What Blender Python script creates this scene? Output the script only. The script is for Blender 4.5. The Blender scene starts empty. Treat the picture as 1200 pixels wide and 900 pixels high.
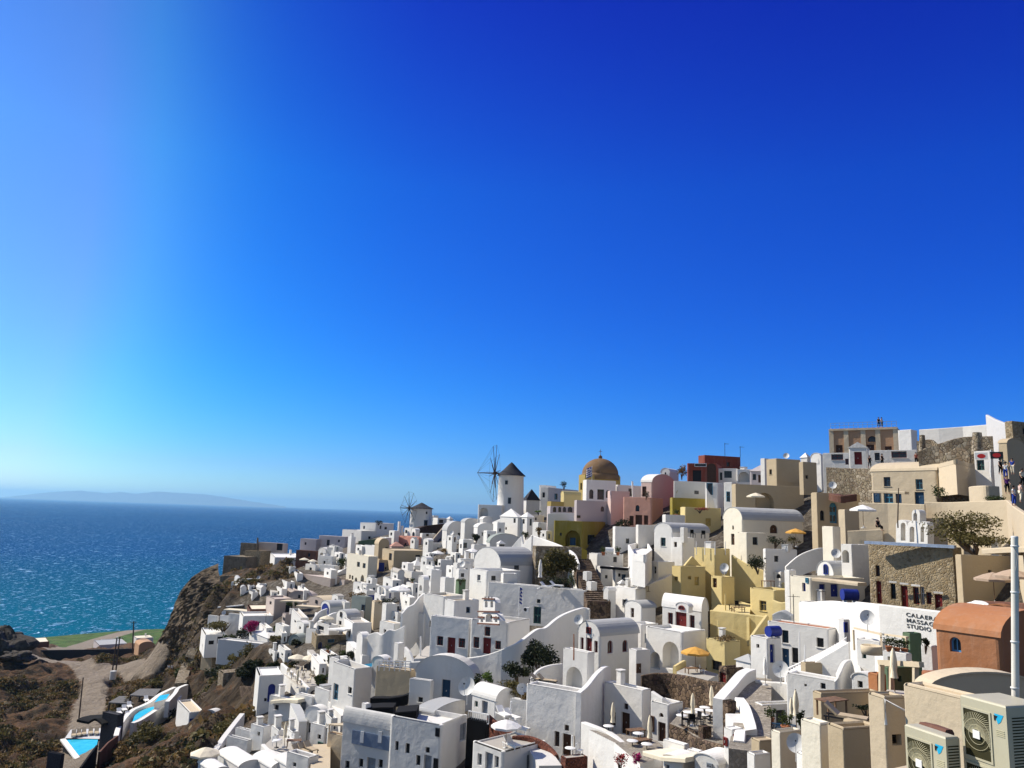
SKY_AIR, SKY_DUST, SKY_OZ, SKY_STR = 1.0, .3, 4.0, .107
SKY_POW = ((2.4, 1.6), (2.0, 7.8), (.95, 8.6))
SKY_EL = [(0, (3.0,.95,1)), (.05, (2.6,.72,1)), (.16, (1.3,.82,1)), (.4, (.5,.95,1)), (.62, (.15,.28,.85))]
SKY_GLOW = [(.36, (0,0,0)), (.5, (0,.15,.05)), (.6, (.2,.6,.2)), (.71, (1.5,2.3,.7)), (.85, (3.6,4.0,1.6)), (.97, (14,13,9))]
EXPO = 0.4; SEA_B1 = 3; SEA_B2 = .35; SEA_SPEC = .0; SUN_E = 5.0; SEA_R = (.3, .3, .0); SEA_GUST = 24.0
SEA_IOR = 1.12; SEA_GR = .33; SEA_GM = .6
HAZE_D = 3.6e-5
import bpy, bmesh, math, random
import numpy as np
from mathutils import Vector as V, Matrix
R = math.radians
random.seed(7)
SC = bpy.context.scene
COL = SC.collection
# ------------------------------------------------------------------ camera model (photo is 1200 x 900)
F = 901.0; PITCH = R(9.58); ROLL = R(2.0)
CAM = V((0, 0, 100.0))
_f = V((0, math.cos(PITCH), math.sin(PITCH)))
_r0 = V((1, 0, 0)); _u0 = V((0, -math.sin(PITCH), math.cos(PITCH)))
_r = _r0*math.cos(ROLL) + _u0*math.sin(ROLL)
_u = -_r0*math.sin(ROLL) + _u0*math.cos(ROLL)
def ray(px, py):
    d = _f + _r*((px-600)/F) + _u*((450-py)/F)
    return d/d.y
def pt(px, py, D): return CAM + ray(px, py)*D
def ptz(px, py, z):
    d = ray(px, py); return CAM + d*((z-CAM.z)/d.z)
def proj(P):
    q = V(P)-CAM; k = q.dot(_f)
    return 600+F*q.dot(_r)/k, 450-F*q.dot(_u)/k
def along(P, dirn, px):            # how far from P along dirn until the picture column px
    m = _r - _f*((px-600)/F); q = P-CAM
    return -q.dot(m)/dirn.dot(m)
def rise(P, py):                   # height above P that shows at picture row py
    m = _u - _f*((450-py)/F); q = P-CAM
    return -q.dot(m)/m.z
# ------------------------------------------------------------------ ground heights
CTRL = [  # column, row, distance ahead
 (0,900,150),(60,895,148),(110,885,138),(180,895,122),(240,895,100),(300,899,84),(380,899,76),(450,899,71),(530,899,66),(600,899,64),
 (680,899,60),(750,899,58),(830,899,53),(900,899,46),(950,899,34),(1000,899,24),(1050,899,17),(1100,899,13.5),(1180,899,10.5),
 (0,860,185),(60,845,195),(0,815,232),(60,800,252),(100,825,205),(110,795,245),(140,778,265),(100,778,270),(60,775,275),(20,772,275),(180,778,250),(220,780,225),
 (150,850,160),(200,845,152),(225,815,172),(250,850,128),(270,820,140),(300,800,134),(330,790,130),(240,790,190),
 (178,768,245),(205,772,233),(235,775,218),(200,726,243),(214,692,246),(232,674,249),(224,738,226),(245,745,196),(240,702,226),(262,676,243),(275,690,205),(300,675,248),(340,669,250),
 (300,760,142),(340,770,132),(380,740,140),(330,715,172),(380,700,172),(420,700,160),(430,660,195),(380,665,208),(330,680,200),(430,625,258),(490,612,245),(460,645,205),
 (380,800,112),(350,830,102),(330,860,94),(400,770,122),(440,780,112),(420,830,96),(420,870,82),(490,860,80),
 (470,720,132),(500,690,142),(520,650,165),(540,620,192),(570,640,158),(600,595,182),(640,600,178),(560,680,135),(600,700,115),(520,765,97),(575,765,95),(620,770,90),
 (640,720,106),(680,700,112),(560,800,86),(600,820,80),(640,880,71),(700,870,70),(700,790,82),(740,800,80),(690,740,98),(760,770,88),(740,700,108),(760,660,125),
 (700,655,135),(690,645,142),(720,585,170),(660,600,172),(760,600,150),(790,650,122),(800,700,105),(820,760,88),(860,740,92),(850,690,106),(850,650,118),(840,600,138),(840,570,152),
 (780,830,70),(830,830,67),(850,790,74),(880,870,55),(880,800,68),(910,840,60),(930,790,68),(900,750,82),(930,700,92),(900,640,112),(950,650,104),(960,600,116),(900,590,124),(960,560,125),(1010,545,124),
 (950,740,78),(990,700,80),(1000,760,64),(970,800,56),(980,840,40),(1040,790,46),(1050,840,26),(1080,800,36),(1120,815,29),(1150,800,28),(1190,810,22),
 (1030,715,73),(1080,725,68),(1110,715,70),(1150,700,64),(1190,690,56),(1060,630,88),(1000,630,95),(1100,630,84),(1170,620,80),(1060,600,98),(1120,590,96),(1060,550,120),(1110,540,122),(1160,560,92),(1190,590,70),(1190,520,118),
 # beyond the village
 (60,768,300),(120,768,300),(160,766,310),(60,762,420),(150,760,410),(30,752,520),(100,748,520),(200,742,540),(30,745,600),(180,735,605),
]
EXTRA = [  # world points: x, y, z
 (-60,700,-8),(-300,700,-8),(-500,620,-6),(100,500,-5),(300,700,-5),(-420,420,2),(40,330,60),(150,260,112),(220,180,118),(300,300,105),(120,205,112),(20,225,100),
 (0,-5,96),(-30,-5,80),(40,-10,101),(12,6,97.2),(6,6,96.6),(-110,90,50),(-160,160,58),(-190,260,66),(-240,330,40),(60,70,103.5),(90,110,112),(-60,60,62),(-60,0,62),(-20,30,79),(-5,20,86),(70,20,102),(-40,290,62),(-80,275,70),
]
_C = np.array([tuple(pt(*c)) for c in CTRL] + EXTRA, dtype=float)
_n = len(_C)
def _kern(a, b): return np.sqrt(((a[:, None, :2]-b[None, :, :2])**2).sum(-1)+4.0)
_A = np.zeros((_n+3, _n+3)); _A[:_n, :_n] = _kern(_C, _C) - 0.6*np.eye(_n)
_A[:_n, _n] = 1; _A[:_n, _n+1:] = _C[:, :2]; _A[_n:, :_n] = _A[:_n, _n:].T
_W = np.linalg.solve(_A, np.concatenate([_C[:, 2], [0, 0, 0]]))
def ground(xy):
    xy = np.asarray(xy, dtype=float).reshape(-1, 2); out = np.empty(len(xy))
    for i in range(0, len(xy), 20000):
        q = xy[i:i+20000]
        out[i:i+20000] = _kern(q, _C) @ _W[:_n] + _W[_n] + q @ _W[_n+1:]
    return out
def gz(x, y): return float(ground([(x, y)])[0])
_DS = np.geomspace(6, 700, 900)
def hit(px, py):                   # distance at which the view ray meets the ground
    d = ray(px, py)
    z = CAM.z + d.z*_DS
    g = ground(np.stack([d.x*_DS, _DS], 1))
    i = np.nonzero(z < g)[0]
    return float(_DS[i[0]]) if len(i) else 600.0
# ------------------------------------------------------------------ object helpers
def link(o): COL.objects.link(o); return o
def tag(o, label=None, cat=None, group=None, kind=None):
    if label: o['label'] = label
    if cat: o['category'] = cat
    if group: o['group'] = group
    if kind: o['kind'] = kind
    return o
def empty(name, loc, label, cat, group=None, rz=0):
    o = bpy.data.objects.new(name, None); o.empty_display_size = .3
    o.location = loc; o.rotation_euler = (0, 0, rz)
    return tag(link(o), label, cat, group)
class MB:
    """collects faces of one mesh object"""
    def __init__(s): s.v = []; s.f = []; s.m = []; s.sm = []
    def face(s, pts, mi=0, smooth=False):
        b = len(s.v); s.v += [tuple(p) for p in pts]; s.f.append(tuple(range(b, b+len(pts)))); s.m.append(mi); s.sm.append(smooth)
    def mesh(s, vs, fs, mi=0, smooth=False):
        b = len(s.v); s.v += [tuple(p) for p in vs]
        for f in fs: s.f.append(tuple(b+i for i in f)); s.m.append(mi); s.sm.append(smooth)
    def box(s, c, d, rz=0, mi=0, tilt=None):
        M = Matrix.Rotation(rz, 3, 'Z')
        if tilt is not None: M = M @ tilt
        c = V(c); hx, hy, hz = d[0]/2, d[1]/2, d[2]/2
        vs = [c + M @ V((x*hx, y*hy, z*hz)) for z in (-1, 1) for y in (-1, 1) for x in (-1, 1)]
        s.mesh(vs, [(0,2,3,1),(4,5,7,6),(0,1,5,4),(2,6,7,3),(0,4,6,2),(1,3,7,5)], mi)
    def bar(s, a, b, w, h=None, mi=0):
        a, b = V(a), V(b); h = h or w; d = (b-a)
        if d.length < 1e-6: return
        d.normalize(); up = V((0,0,1)) if abs(d.z) < .95 else V((1,0,0))
        x = d.cross(up).normalized(); y = x.cross(d)
        vs = [p + x*(i*w/2) + y*(j*h/2) for p in (a, b) for j in (-1, 1) for i in (-1, 1)]
        s.mesh(vs, [(0,1,3,2),(4,6,7,5),(0,4,5,1),(2,3,7,6),(0,2,6,4),(1,5,7,3)], mi)
    def tube(s, pts, rad, n=8, mi=0, cap=True, smooth=True):
        pts = [V(p) for p in pts]; rad = rad if isinstance(rad, (list, tuple)) else [rad]*len(pts)
        rings = []
        for i, p in enumerate(pts):
            d = (pts[min(i+1, len(pts)-1)]-pts[max(i-1, 0)])
            d = d.normalized() if d.length > 1e-9 else V((0,0,1))
            up = V((0,0,1)) if abs(d.z) < .9 else V((1,0,0))
            x = d.cross(up).normalized(); y = x.cross(d)
            rings.append([p + (x*math.cos(2*math.pi*k/n) + y*math.sin(2*math.pi*k/n))*rad[i] for k in range(n)])
        vs = [q for r in rings for q in r]; fs = []
        for i in range(len(rings)-1):
            for k in range(n):
                k2 = (k+1) % n; fs.append((i*n+k, (i+1)*n+k, (i+1)*n+k2, i*n+k2))
        s.mesh(vs, fs, mi, smooth)
        if cap: s.face(rings[0], mi); s.face(rings[-1][::-1], mi)
    def lathe(s, c, prof, n=24, mi=0, smooth=True, cap=False):      # prof: (radius, z)
        c = V(c); vs = []; fs = []
        for r, z in prof:
            for k in range(n):
                a = 2*math.pi*k/n; vs.append(c + V((r*math.cos(a), r*math.sin(a), z)))
        for i in range(len(prof)-1):
            for k in range(n):
                k2 = (k+1) % n; fs.append((i*n+k, i*n+k2, (i+1)*n+k2, (i+1)*n+k))
        s.mesh(vs, fs, mi, smooth)
        if cap: s.face(vs[-n:], mi)
    def build(s, name, mats, parent=None, origin=None, merge=False):
        if not isinstance(mats, (list, tuple)): mats = [mats]
        me = bpy.data.meshes.new(name)
        o = V(origin) if origin is not None else (V(parent.location) if (parent is not None and parent.parent is None) else V((0,0,0)))
        if parent is not None and parent.parent is not None: o = V(parent.parent.location)
        rz = 0.0
        root = parent
        while root is not None and root.parent is not None: root = root.parent
        if root is not None: rz = root.rotation_euler.z
        Mi = Matrix.Rotation(-rz, 3, 'Z')
        me.from_pydata([Mi @ (V(v)-o) for v in s.v], [], s.f)
        for m in mats: me.materials.append(M[m] if isinstance(m, str) else m)
        me.polygons.foreach_set('material_index', s.m); me.polygons.foreach_set('use_smooth', s.sm)
        if merge:
            bm = bmesh.new(); bm.from_mesh(me); bmesh.ops.remove_doubles(bm, verts=bm.verts, dist=1e-4)
            bmesh.ops.recalc_face_normals(bm, faces=bm.faces); bm.to_mesh(me); bm.free()
        ob = bpy.data.objects.new(name, me)
        if parent is not None: ob.parent = parent
        else: ob.location = o
        return link(ob)
def copy_tree(o, parent=None):
    c = o.copy(); COL.objects.link(c)
    if parent is not None: c.parent = parent
    for ch in list(o.children): copy_tree(ch, c)
    return c
def put(proto, used, loc, rz, label, group=None, scale=1.0):
    o = copy_tree(proto) if used[0] else proto
    used[0] = True
    o.location = loc; o.rotation_euler = (0, 0, rz); o.scale = (scale,)*3
    o['label'] = label
    if group: o['group'] = group
    return o
# ------------------------------------------------------------------ materials
M = {}
def newmat(name):
    m = bpy.data.materials.new(name); m.use_nodes = True; nt = m.node_tree
    b = nt.nodes['Principled BSDF']; b.inputs['Roughness'].default_value = .85
    b.inputs['Specular IOR Level'].default_value = .25
    M[name] = m; return m, nt, b
def N(nt, typ, **kw):
    n = nt.nodes.new(typ)
    for k, v in kw.items():
        if k in n.inputs: n.inputs[k].default_value = v
        else: setattr(n, k, v)
    return n
def ramp(nt, fac, stops):
    n = nt.nodes.new('ShaderNodeValToRGB'); e = n.color_ramp.elements
    while len(e) < len(stops): e.new(.5)
    for i, (p, c) in enumerate(stops):
        e[i].position = p; e[i].color = (*c, 1) if len(c) == 3 else c
    nt.links.new(fac, n.inputs[0]); return n
def mixc(nt, fac, a, b, mode='MIX'):
    n = nt.nodes.new('ShaderNodeMix'); n.data_type = 'RGBA'; n.blend_type = mode
    for s, v in ((n.inputs[0], fac), (n.inputs[6], a), (n.inputs[7], b)):
        if isinstance(v, (int, float)): s.default_value = v
        elif isinstance(v, tuple): s.default_value = (*v, 1)
        else: nt.links.new(v, s)
    return n.outputs[2]
def plaster(name, col, stain=.5, rough=.9, scale=1.0, bump=.25, dirt=(.45,.40,.33)):
    m, nt, b = newmat(name); L = nt.links.new
    g = N(nt, 'ShaderNodeNewGeometry')
    n1 = N(nt, 'ShaderNodeTexNoise', Scale=.45*scale, Detail=6.0, Roughness=.65); L(g.outputs['Position'], n1.inputs['Vector'])
    mp = N(nt, 'ShaderNodeMapping'); mp.inputs['Scale'].default_value = (1.6, 1.6, .18); L(g.outputs['Position'], mp.inputs['Vector'])
    n2 = N(nt, 'ShaderNodeTexNoise', Scale=1.1*scale, Detail=5.0, Roughness=.7); L(mp.outputs[0], n2.inputs['Vector'])
    r1 = ramp(nt, n1.outputs['Fac'], [(.42, (0,0,0)), (.72, (1,1,1))])
    r2 = ramp(nt, n2.outputs['Fac'], [(.52, (0,0,0)), (.75, (1,1,1))])
    mu = N(nt, 'ShaderNodeMath', operation='MULTIPLY_ADD'); L(r1.outputs[0], mu.inputs[0]); mu.inputs[1].default_value = .45*stain
    m2 = N(nt, 'ShaderNodeMath', operation='MULTIPLY'); L(r2.outputs[0], m2.inputs[0]); m2.inputs[1].default_value = .6*stain
    L(m2.outputs[0], mu.inputs[2])
    oi = N(nt, 'ShaderNodeObjectInfo')
    hv = N(nt, 'ShaderNodeHueSaturation'); hv.inputs['Color'].default_value = (*col, 1)
    vr = N(nt, 'ShaderNodeMapRange'); L(oi.outputs['Random'], vr.inputs[0]); vr.inputs[3].default_value = .82; vr.inputs[4].default_value = 1.04
    L(vr.outputs[0], hv.inputs['Value'])
    c = mixc(nt, mu.outputs[0], hv.outputs[0], tuple(a*b_ for a, b_ in zip(col, (.62,.56,.48))) if dirt is None else tuple(.5*a+.5*d for a, d in zip(col, dirt)))
    L(c, b.inputs['Base Color']); b.inputs['Roughness'].default_value = rough
    n3 = N(nt, 'ShaderNodeTexNoise', Scale=7.0, Detail=6.0, Roughness=.6); L(g.outputs['Position'], n3.inputs['Vector'])
    bp = N(nt, 'ShaderNodeBump', Strength=bump, Distance=.06); L(n3.outputs['Fac'], bp.inputs['Height']); b2 = N(nt, 'ShaderNodeBump', Strength=.45, Distance=.16); n4 = N(nt, 'ShaderNodeTexNoise', Scale=.9, Detail=3.0, Roughness=.5); L(g.outputs['Position'], n4.inputs['Vector']); L(n4.outputs['Fac'], b2.inputs['Height']); L(bp.outputs[0], b2.inputs['Normal']); L(b2.outputs[0], b.inputs['Normal'])
    return m
def plain(name, col, rough=.6, metal=0.0, var=.12, scale=3.0, emit=0):
    m, nt, b = newmat(name); L = nt.links.new
    g = N(nt, 'ShaderNodeNewGeometry')
    n1 = N(nt, 'ShaderNodeTexNoise', Scale=scale, Detail=5.0, Roughness=.65); L(g.outputs['Position'], n1.inputs['Vector'])
    r1 = ramp(nt, n1.outputs['Fac'], [(.35, tuple(c*(1-var) for c in col)), (.65, tuple(min(1, c*(1+var)) for c in col))])
    L(r1.outputs[0], b.inputs['Base Color']); b.inputs['Roughness'].default_value = rough; b.inputs['Metallic'].default_value = metal
    return m
def stone(name, cols, scale=3.0, mortar=(.36,.33,.28), mort=.06, bump=.8):
    m, nt, b = newmat(name); L = nt.links.new
    g = N(nt, 'ShaderNodeNewGeometry')
    nz = N(nt, 'ShaderNodeTexNoise', Scale=2.0, Detail=3.0); L(g.outputs['Position'], nz.inputs['Vector'])
    ad = N(nt, 'ShaderNodeVectorMath', operation='MULTIPLY_ADD'); L(nz.outputs['Color'], ad.inputs[0]); ad.inputs[1].default_value = (.25,.25,.25); L(g.outputs['Position'], ad.inputs[2])
    vo = N(nt, 'ShaderNodeTexVoronoi', Scale=scale); L(ad.outputs[0], vo.inputs['Vector'])
    ve = N(nt, 'ShaderNodeTexVoronoi', Scale=scale, feature='DISTANCE_TO_EDGE'); L(ad.outputs[0], ve.inputs['Vector'])
    sp = N(nt, 'ShaderNodeSeparateColor'); L(vo.outputs['Color'], sp.inputs[0])
    rc = ramp(nt, sp.outputs[0], [(i/(len(cols)-1), c) for i, c in enumerate(cols)])
    n2 = N(nt, 'ShaderNodeTexNoise', Scale=.5, Detail=6.0, Roughness=.7); L(g.outputs['Position'], n2.inputs['Vector'])
    r2 = ramp(nt, n2.outputs['Fac'], [(.3, (.75,.75,.75)), (.7, (1.2,1.2,1.2))])
    c0 = mixc(nt, 1.0, rc.outputs[0], r2.outputs[0], 'MULTIPLY')
    re = ramp(nt, ve.outputs['Distance'], [(0, (1,1,1)), (mort, (0,0,0))])
    c = mixc(nt, re.outputs[0], c0, mortar)
    L(c, b.inputs['Base Color']); b.inputs['Roughness'].default_value = .95
    rb = ramp(nt, ve.outputs['Distance'], [(0, (0,0,0)), (mort*2.2, (1,1,1))])
    bp = N(nt, 'ShaderNodeBump', Strength=bump, Distance=.12); L(rb.outputs[0], bp.inputs['Height']); L(bp.outputs[0], b.inputs['Normal'])
    return m
def leafmat(name, cols, trans=.25):
    m, nt, b = newmat(name); L = nt.links.new
    g = N(nt, 'ShaderNodeNewGeometry')
    rc = ramp(nt, g.outputs['Random Per Island'], [(i/(len(cols)-1), c) for i, c in enumerate(cols)])
    L(rc.outputs[0], b.inputs['Base Color']); b.inputs['Roughness'].default_value = .7
    tr = N(nt, 'ShaderNodeBsdfTranslucent'); L(rc.outputs[0], tr.inputs[0])
    mx = N(nt, 'ShaderNodeMixShader'); mx.inputs[0].default_value = trans
    out = nt.nodes['Material Output']; L(b.outputs[0], mx.inputs[1]); L(tr.outputs[0], mx.inputs[2]); L(mx.outputs[0], out.inputs[0])
    return m
plaster('white', (.79,.77,.725), dirt=(.45,.43,.40)); plaster('white_old', (.72,.70,.66), stain=.9); plaster('cream', (.80,.74,.60)); plaster('beige', (.50,.40,.26), stain=.4)
plaster('sand', (.60,.495,.345), stain=.35); plaster('pinkish', (.60,.50,.46), stain=.3); plaster('yellow', (.67,.545,.255), stain=.4)
plaster('ochre', (.42,.31,.09), stain=.5); plaster('olive', (.31,.24,.035), stain=.5); plaster('pink', (.58,.31,.235), stain=.3); plaster('rose', (.62,.46,.41), stain=.2)
plaster('orange', (.40,.165,.068), stain=.6); plaster('redwall', (.24,.055,.035), stain=.5); plaster('tan', (.55,.33,.19), stain=.25); plaster('blueplaster', (.16,.21,.30), stain=.2)
plaster('dome_brown', (.21,.125,.06), stain=.35); plaster('greyroof', (.42,.43,.43), stain=.7); plaster('deck', (.46,.43,.38), stain=.7); plaster('brown_panel', (.14,.06,.04), stain=.3)
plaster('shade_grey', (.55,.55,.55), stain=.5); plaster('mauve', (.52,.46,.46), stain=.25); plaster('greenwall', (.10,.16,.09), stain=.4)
stone('drystone', [(.05,.035,.025),(.12,.08,.05),(.20,.14,.09),(.08,.05,.04)], 2.6, (.05,.04,.03), .05)
stone('ruin', [(.27,.20,.11),(.36,.28,.17),(.20,.145,.08),(.42,.34,.23)], 3.8, (.30,.26,.18), .08, .5)
stone('fort', [(.13,.105,.075),(.18,.15,.11),(.10,.085,.065)], 1.2, (.15,.13,.10), .06, .5)
stone('redstone', [(.16,.05,.03),(.22,.08,.05),(.11,.04,.03)], 4.5, (.08,.04,.03), .05)
stone('rubble', [(.30,.25,.17),(.20,.15,.10),(.38,.33,.25)], 2.2, (.12,.10,.07), .05)
stone('cobble', [(.32,.28,.22),(.24,.21,.17),(.38,.34,.28)], 4.0, (.20,.18,.15), .05, .4)
for nm, c in dict(r=(.16,.018,.016), b=(.015,.03,.22), g=(.025,.09,.08), k=(.015,.015,.018), w=(.75,.74,.72), t=(.05,.20,.30), n=(.075,.035,.02), l=(.08,.28,.55), p=(.25,.28,.32), y=(.45,.33,.10), d=(.05,.055,.06), e=(.02,.06,.12), o=(.30,.33,.36)).items():
    plain('paint_'+nm, c, .5, var=.15)
plain('metal', (.45,.46,.47), .35, .8); plain('galv', (.60,.60,.58), .5); plain('darkmetal', (.03,.03,.032), .5, .3); plain('wood', (.17,.10,.055), .7, var=.35, scale=6); plain('oldwood', (.07,.05,.04), .8, var=.3, scale=6)
plain('canvas', (.74,.66,.50), .9, var=.06); plain('canvas_white', (.80,.78,.74), .9, var=.05); plain('canvas_brown', (.40,.30,.22), .9, var=.06); plain('edge_blue', (.30,.38,.52), .8, var=.2); plain('canvas_orange', (.62,.33,.07), .9, var=.08); plain('blackcloth', (.006,.006,.007), 1.0); plain('thatch', (.045,.028,.022), 1.0, var=.5, scale=9)
plain('terracotta', (.34,.13,.06), .8); plain('plastic_white', (.78,.77,.74), .4, var=.04); plain('slate', (.035,.035,.042), .9, var=.4, scale=6); plain('cushion', (.45,.36,.24), .9); plain('bluecloth', (.02,.05,.30), .8)
plain('bark', (.09,.065,.045), .95, var=.35, scale=8); plain('soilbed', (.09,.065,.04), 1, var=.3, scale=4); plain('skin', (.42,.25,.17), .6, var=.05); plain('hairdark', (.02,.014,.01), .7); plain('cord', (.3,.3,.3), .6)
plain('purple', (.10,.02,.16), .7); plain('red_sign', (.50,.03,.03), .5); plain('rust', (.30,.12,.06), .8, var=.3)
leafmat('leaf', [(.02,.035,.012),(.05,.075,.02),(.085,.10,.03),(.04,.055,.015)]); leafmat('leaf_dark', [(.012,.018,.01),(.025,.035,.014),(.045,.05,.02)])
leafmat('leaf_olive', [(.06,.055,.015),(.12,.10,.03),(.17,.14,.05),(.08,.075,.02)]); leafmat('leaf_dry', [(.20,.12,.045),(.27,.18,.07),(.12,.08,.03),(.07,.055,.02)]); leafmat('bougain', [(.30,.012,.10),(.42,.02,.16),(.20,.008,.07)])
leafmat('leaf_bright', [(.06,.11,.015),(.10,.16,.03),(.13,.18,.04)]); leafmat('flower_red', [(.30,.02,.02),(.42,.04,.05),(.03,.05,.02)])
def _glass():
    m, nt, b = newmat('glass'); L = nt.links.new
    g = N(nt, 'ShaderNodeNewGeometry'); n = N(nt, 'ShaderNodeTexNoise', Scale=1.5); L(g.outputs['Position'], n.inputs['Vector'])
    r = ramp(nt, n.outputs['Fac'], [(.3, (.008,.010,.014)), (.7, (.03,.035,.04))]); L(r.outputs[0], b.inputs['Base Color'])
    b.inputs['Roughness'].default_value = .12; b.inputs['Specular IOR Level'].default_value = .5
    m, nt, b = newmat('poolwater'); L = nt.links.new
    g = N(nt, 'ShaderNodeNewGeometry'); n = N(nt, 'ShaderNodeTexNoise', Scale=1.2, Detail=3.0); L(g.outputs['Position'], n.inputs['Vector'])
    r = ramp(nt, n.outputs['Fac'], [(.3, (.02,.42,.62)), (.7, (.06,.55,.70))]); L(r.outputs[0], b.inputs['Base Color'])
    bp = N(nt, 'ShaderNodeBump', Strength=.2, Distance=.05); L(n.outputs['Fac'], bp.inputs['Height']); L(bp.outputs[0], b.inputs['Normal']); b.inputs['Roughness'].default_value = .1
    m, nt, b = newmat('poolgreen'); b.inputs['Base Color'].default_value = (.02,.16,.14,1); b.inputs['Roughness'].default_value = .15
    L = nt.links.new; n = N(nt, 'ShaderNodeTexNoise', Scale=3.0); bp = N(nt, 'ShaderNodeBump', Strength=.2, Distance=.03); L(n.outputs['Fac'], bp.inputs['Height']); L(bp.outputs[0], b.inputs['Normal'])
    m, nt, b = newmat('haze'); nt.nodes.remove(b); v = N(nt, 'ShaderNodeVolumePrincipled'); v.inputs['Color'].default_value = (.33,.68,1,1); v.inputs['Density'].default_value = .00003; v.inputs['Anisotropy'].default_value = .3
    nt.links.new(v.outputs[0], nt.nodes['Material Output'].inputs['Volume'])
_glass()
# ------------------------------------------------------------------ camera, sun, sky
cd = bpy.data.cameras.new('camera'); cam = link(bpy.data.objects.new('camera', cd)); SC.camera = cam
cd.sensor_fit = 'HORIZONTAL'; cd.sensor_width = 36; cd.lens = 36*F/1200; cd.clip_start = .2; cd.clip_end = 120000
cam.matrix_world = Matrix(((_r.x,_u.x,-_f.x,CAM.x),(_r.y,_u.y,-_f.y,CAM.y),(_r.z,_u.z,-_f.z,CAM.z),(0,0,0,1)))
SUN_AZ, SUN_EL = R(-66), R(41)                 # azimuth from straight ahead, negative = left
sd = V((math.sin(SUN_AZ)*math.cos(SUN_EL), math.cos(SUN_AZ)*math.cos(SUN_EL), math.sin(SUN_EL)))
ld = bpy.data.lights.new('sun', 'SUN'); ld.energy = SUN_E; ld.angle = R(.53); ld.color = (1, .92, .79)
lo = link(bpy.data.objects.new('sun', ld)); lo.rotation_euler = sd.to_track_quat('Z', 'Y').to_euler(); lo.location = (-200, 50, 300)
w = bpy.data.worlds.new('World'); SC.world = w; w.use_nodes = True; nt = w.node_tree; L = nt.links.new
bg = nt.nodes['Background']
sky = N(nt, 'ShaderNodeTexSky', sky_type='NISHITA'); sky.sun_disc = False; sky.sun_elevation = SUN_EL; sky.sun_rotation = SUN_AZ
sky.altitude = 100; sky.air_density = SKY_AIR; sky.dust_density = SKY_DUST; sky.ozone_density = SKY_OZ
pre = N(nt, 'ShaderNodeVectorMath', operation='SCALE'); pre.inputs['Scale'].default_value = .12; L(sky.outputs[0], pre.inputs[0])
sp = N(nt, 'ShaderNodeSeparateXYZ'); L(pre.outputs[0], sp.inputs[0]); cb = N(nt, 'ShaderNodeCombineXYZ')
for i, (pw, gn) in enumerate(SKY_POW):
    p = N(nt, 'ShaderNodeMath', operation='POWER'); L(sp.outputs[i], p.inputs[0]); p.inputs[1].default_value = pw
    q = N(nt, 'ShaderNodeMath', operation='MULTIPLY'); L(p.outputs[0], q.inputs[0]); q.inputs[1].default_value = gn; L(q.outputs[0], cb.inputs[i])
tc = N(nt, 'ShaderNodeTexCoord'); se = N(nt, 'ShaderNodeSeparateXYZ'); L(tc.outputs['Generated'], se.inputs[0])
el = ramp(nt, se.outputs[2], SKY_EL); sk = mixc(nt, 1.0, cb.outputs[0], el.outputs[0], 'MULTIPLY')
dt = N(nt, 'ShaderNodeVectorMath', operation='DOT_PRODUCT'); L(tc.outputs['Generated'], dt.inputs[0]); dt.inputs[1].default_value = tuple(V((math.sin(R(-80))*math.cos(R(12)), math.cos(R(-80))*math.cos(R(12)), math.sin(R(12)))))
gl = ramp(nt, dt.outputs['Value'], SKY_GLOW); gl.color_ramp.interpolation = 'B_SPLINE'
ge = ramp(nt, se.outputs[2], [(0, (1.25,1,1)), (.12, (1.2,1,1)), (.5, (.55,1.12,.9))]); gl2 = mixc(nt, 1.0, gl.outputs[0], ge.outputs[0], 'MULTIPLY')
sk = mixc(nt, 1.0, sk, gl2, 'ADD')
bk = ramp(nt, se.outputs[1], [(0, (1,1,1)), (.12, (0,0,0))])       # unseen half of the sky behind the viewer, set paler as fill light
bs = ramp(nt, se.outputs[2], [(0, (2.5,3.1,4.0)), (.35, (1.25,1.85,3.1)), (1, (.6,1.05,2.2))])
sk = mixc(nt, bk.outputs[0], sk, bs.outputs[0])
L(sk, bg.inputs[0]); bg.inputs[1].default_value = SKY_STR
SC.view_settings.view_transform = 'Standard'; SC.view_settings.look = 'None'; SC.view_settings.gamma = 1; SC.view_settings.exposure = EXPO
SC.view_settings.use_curve_mapping = False
SC.cycles.max_bounces = 8; SC.cycles.volume_bounces = 0; SC.cycles.diffuse_bounces = 4
SC.cycles.sample_clamp_indirect = 6; SC.cycles.use_denoising = True
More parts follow.
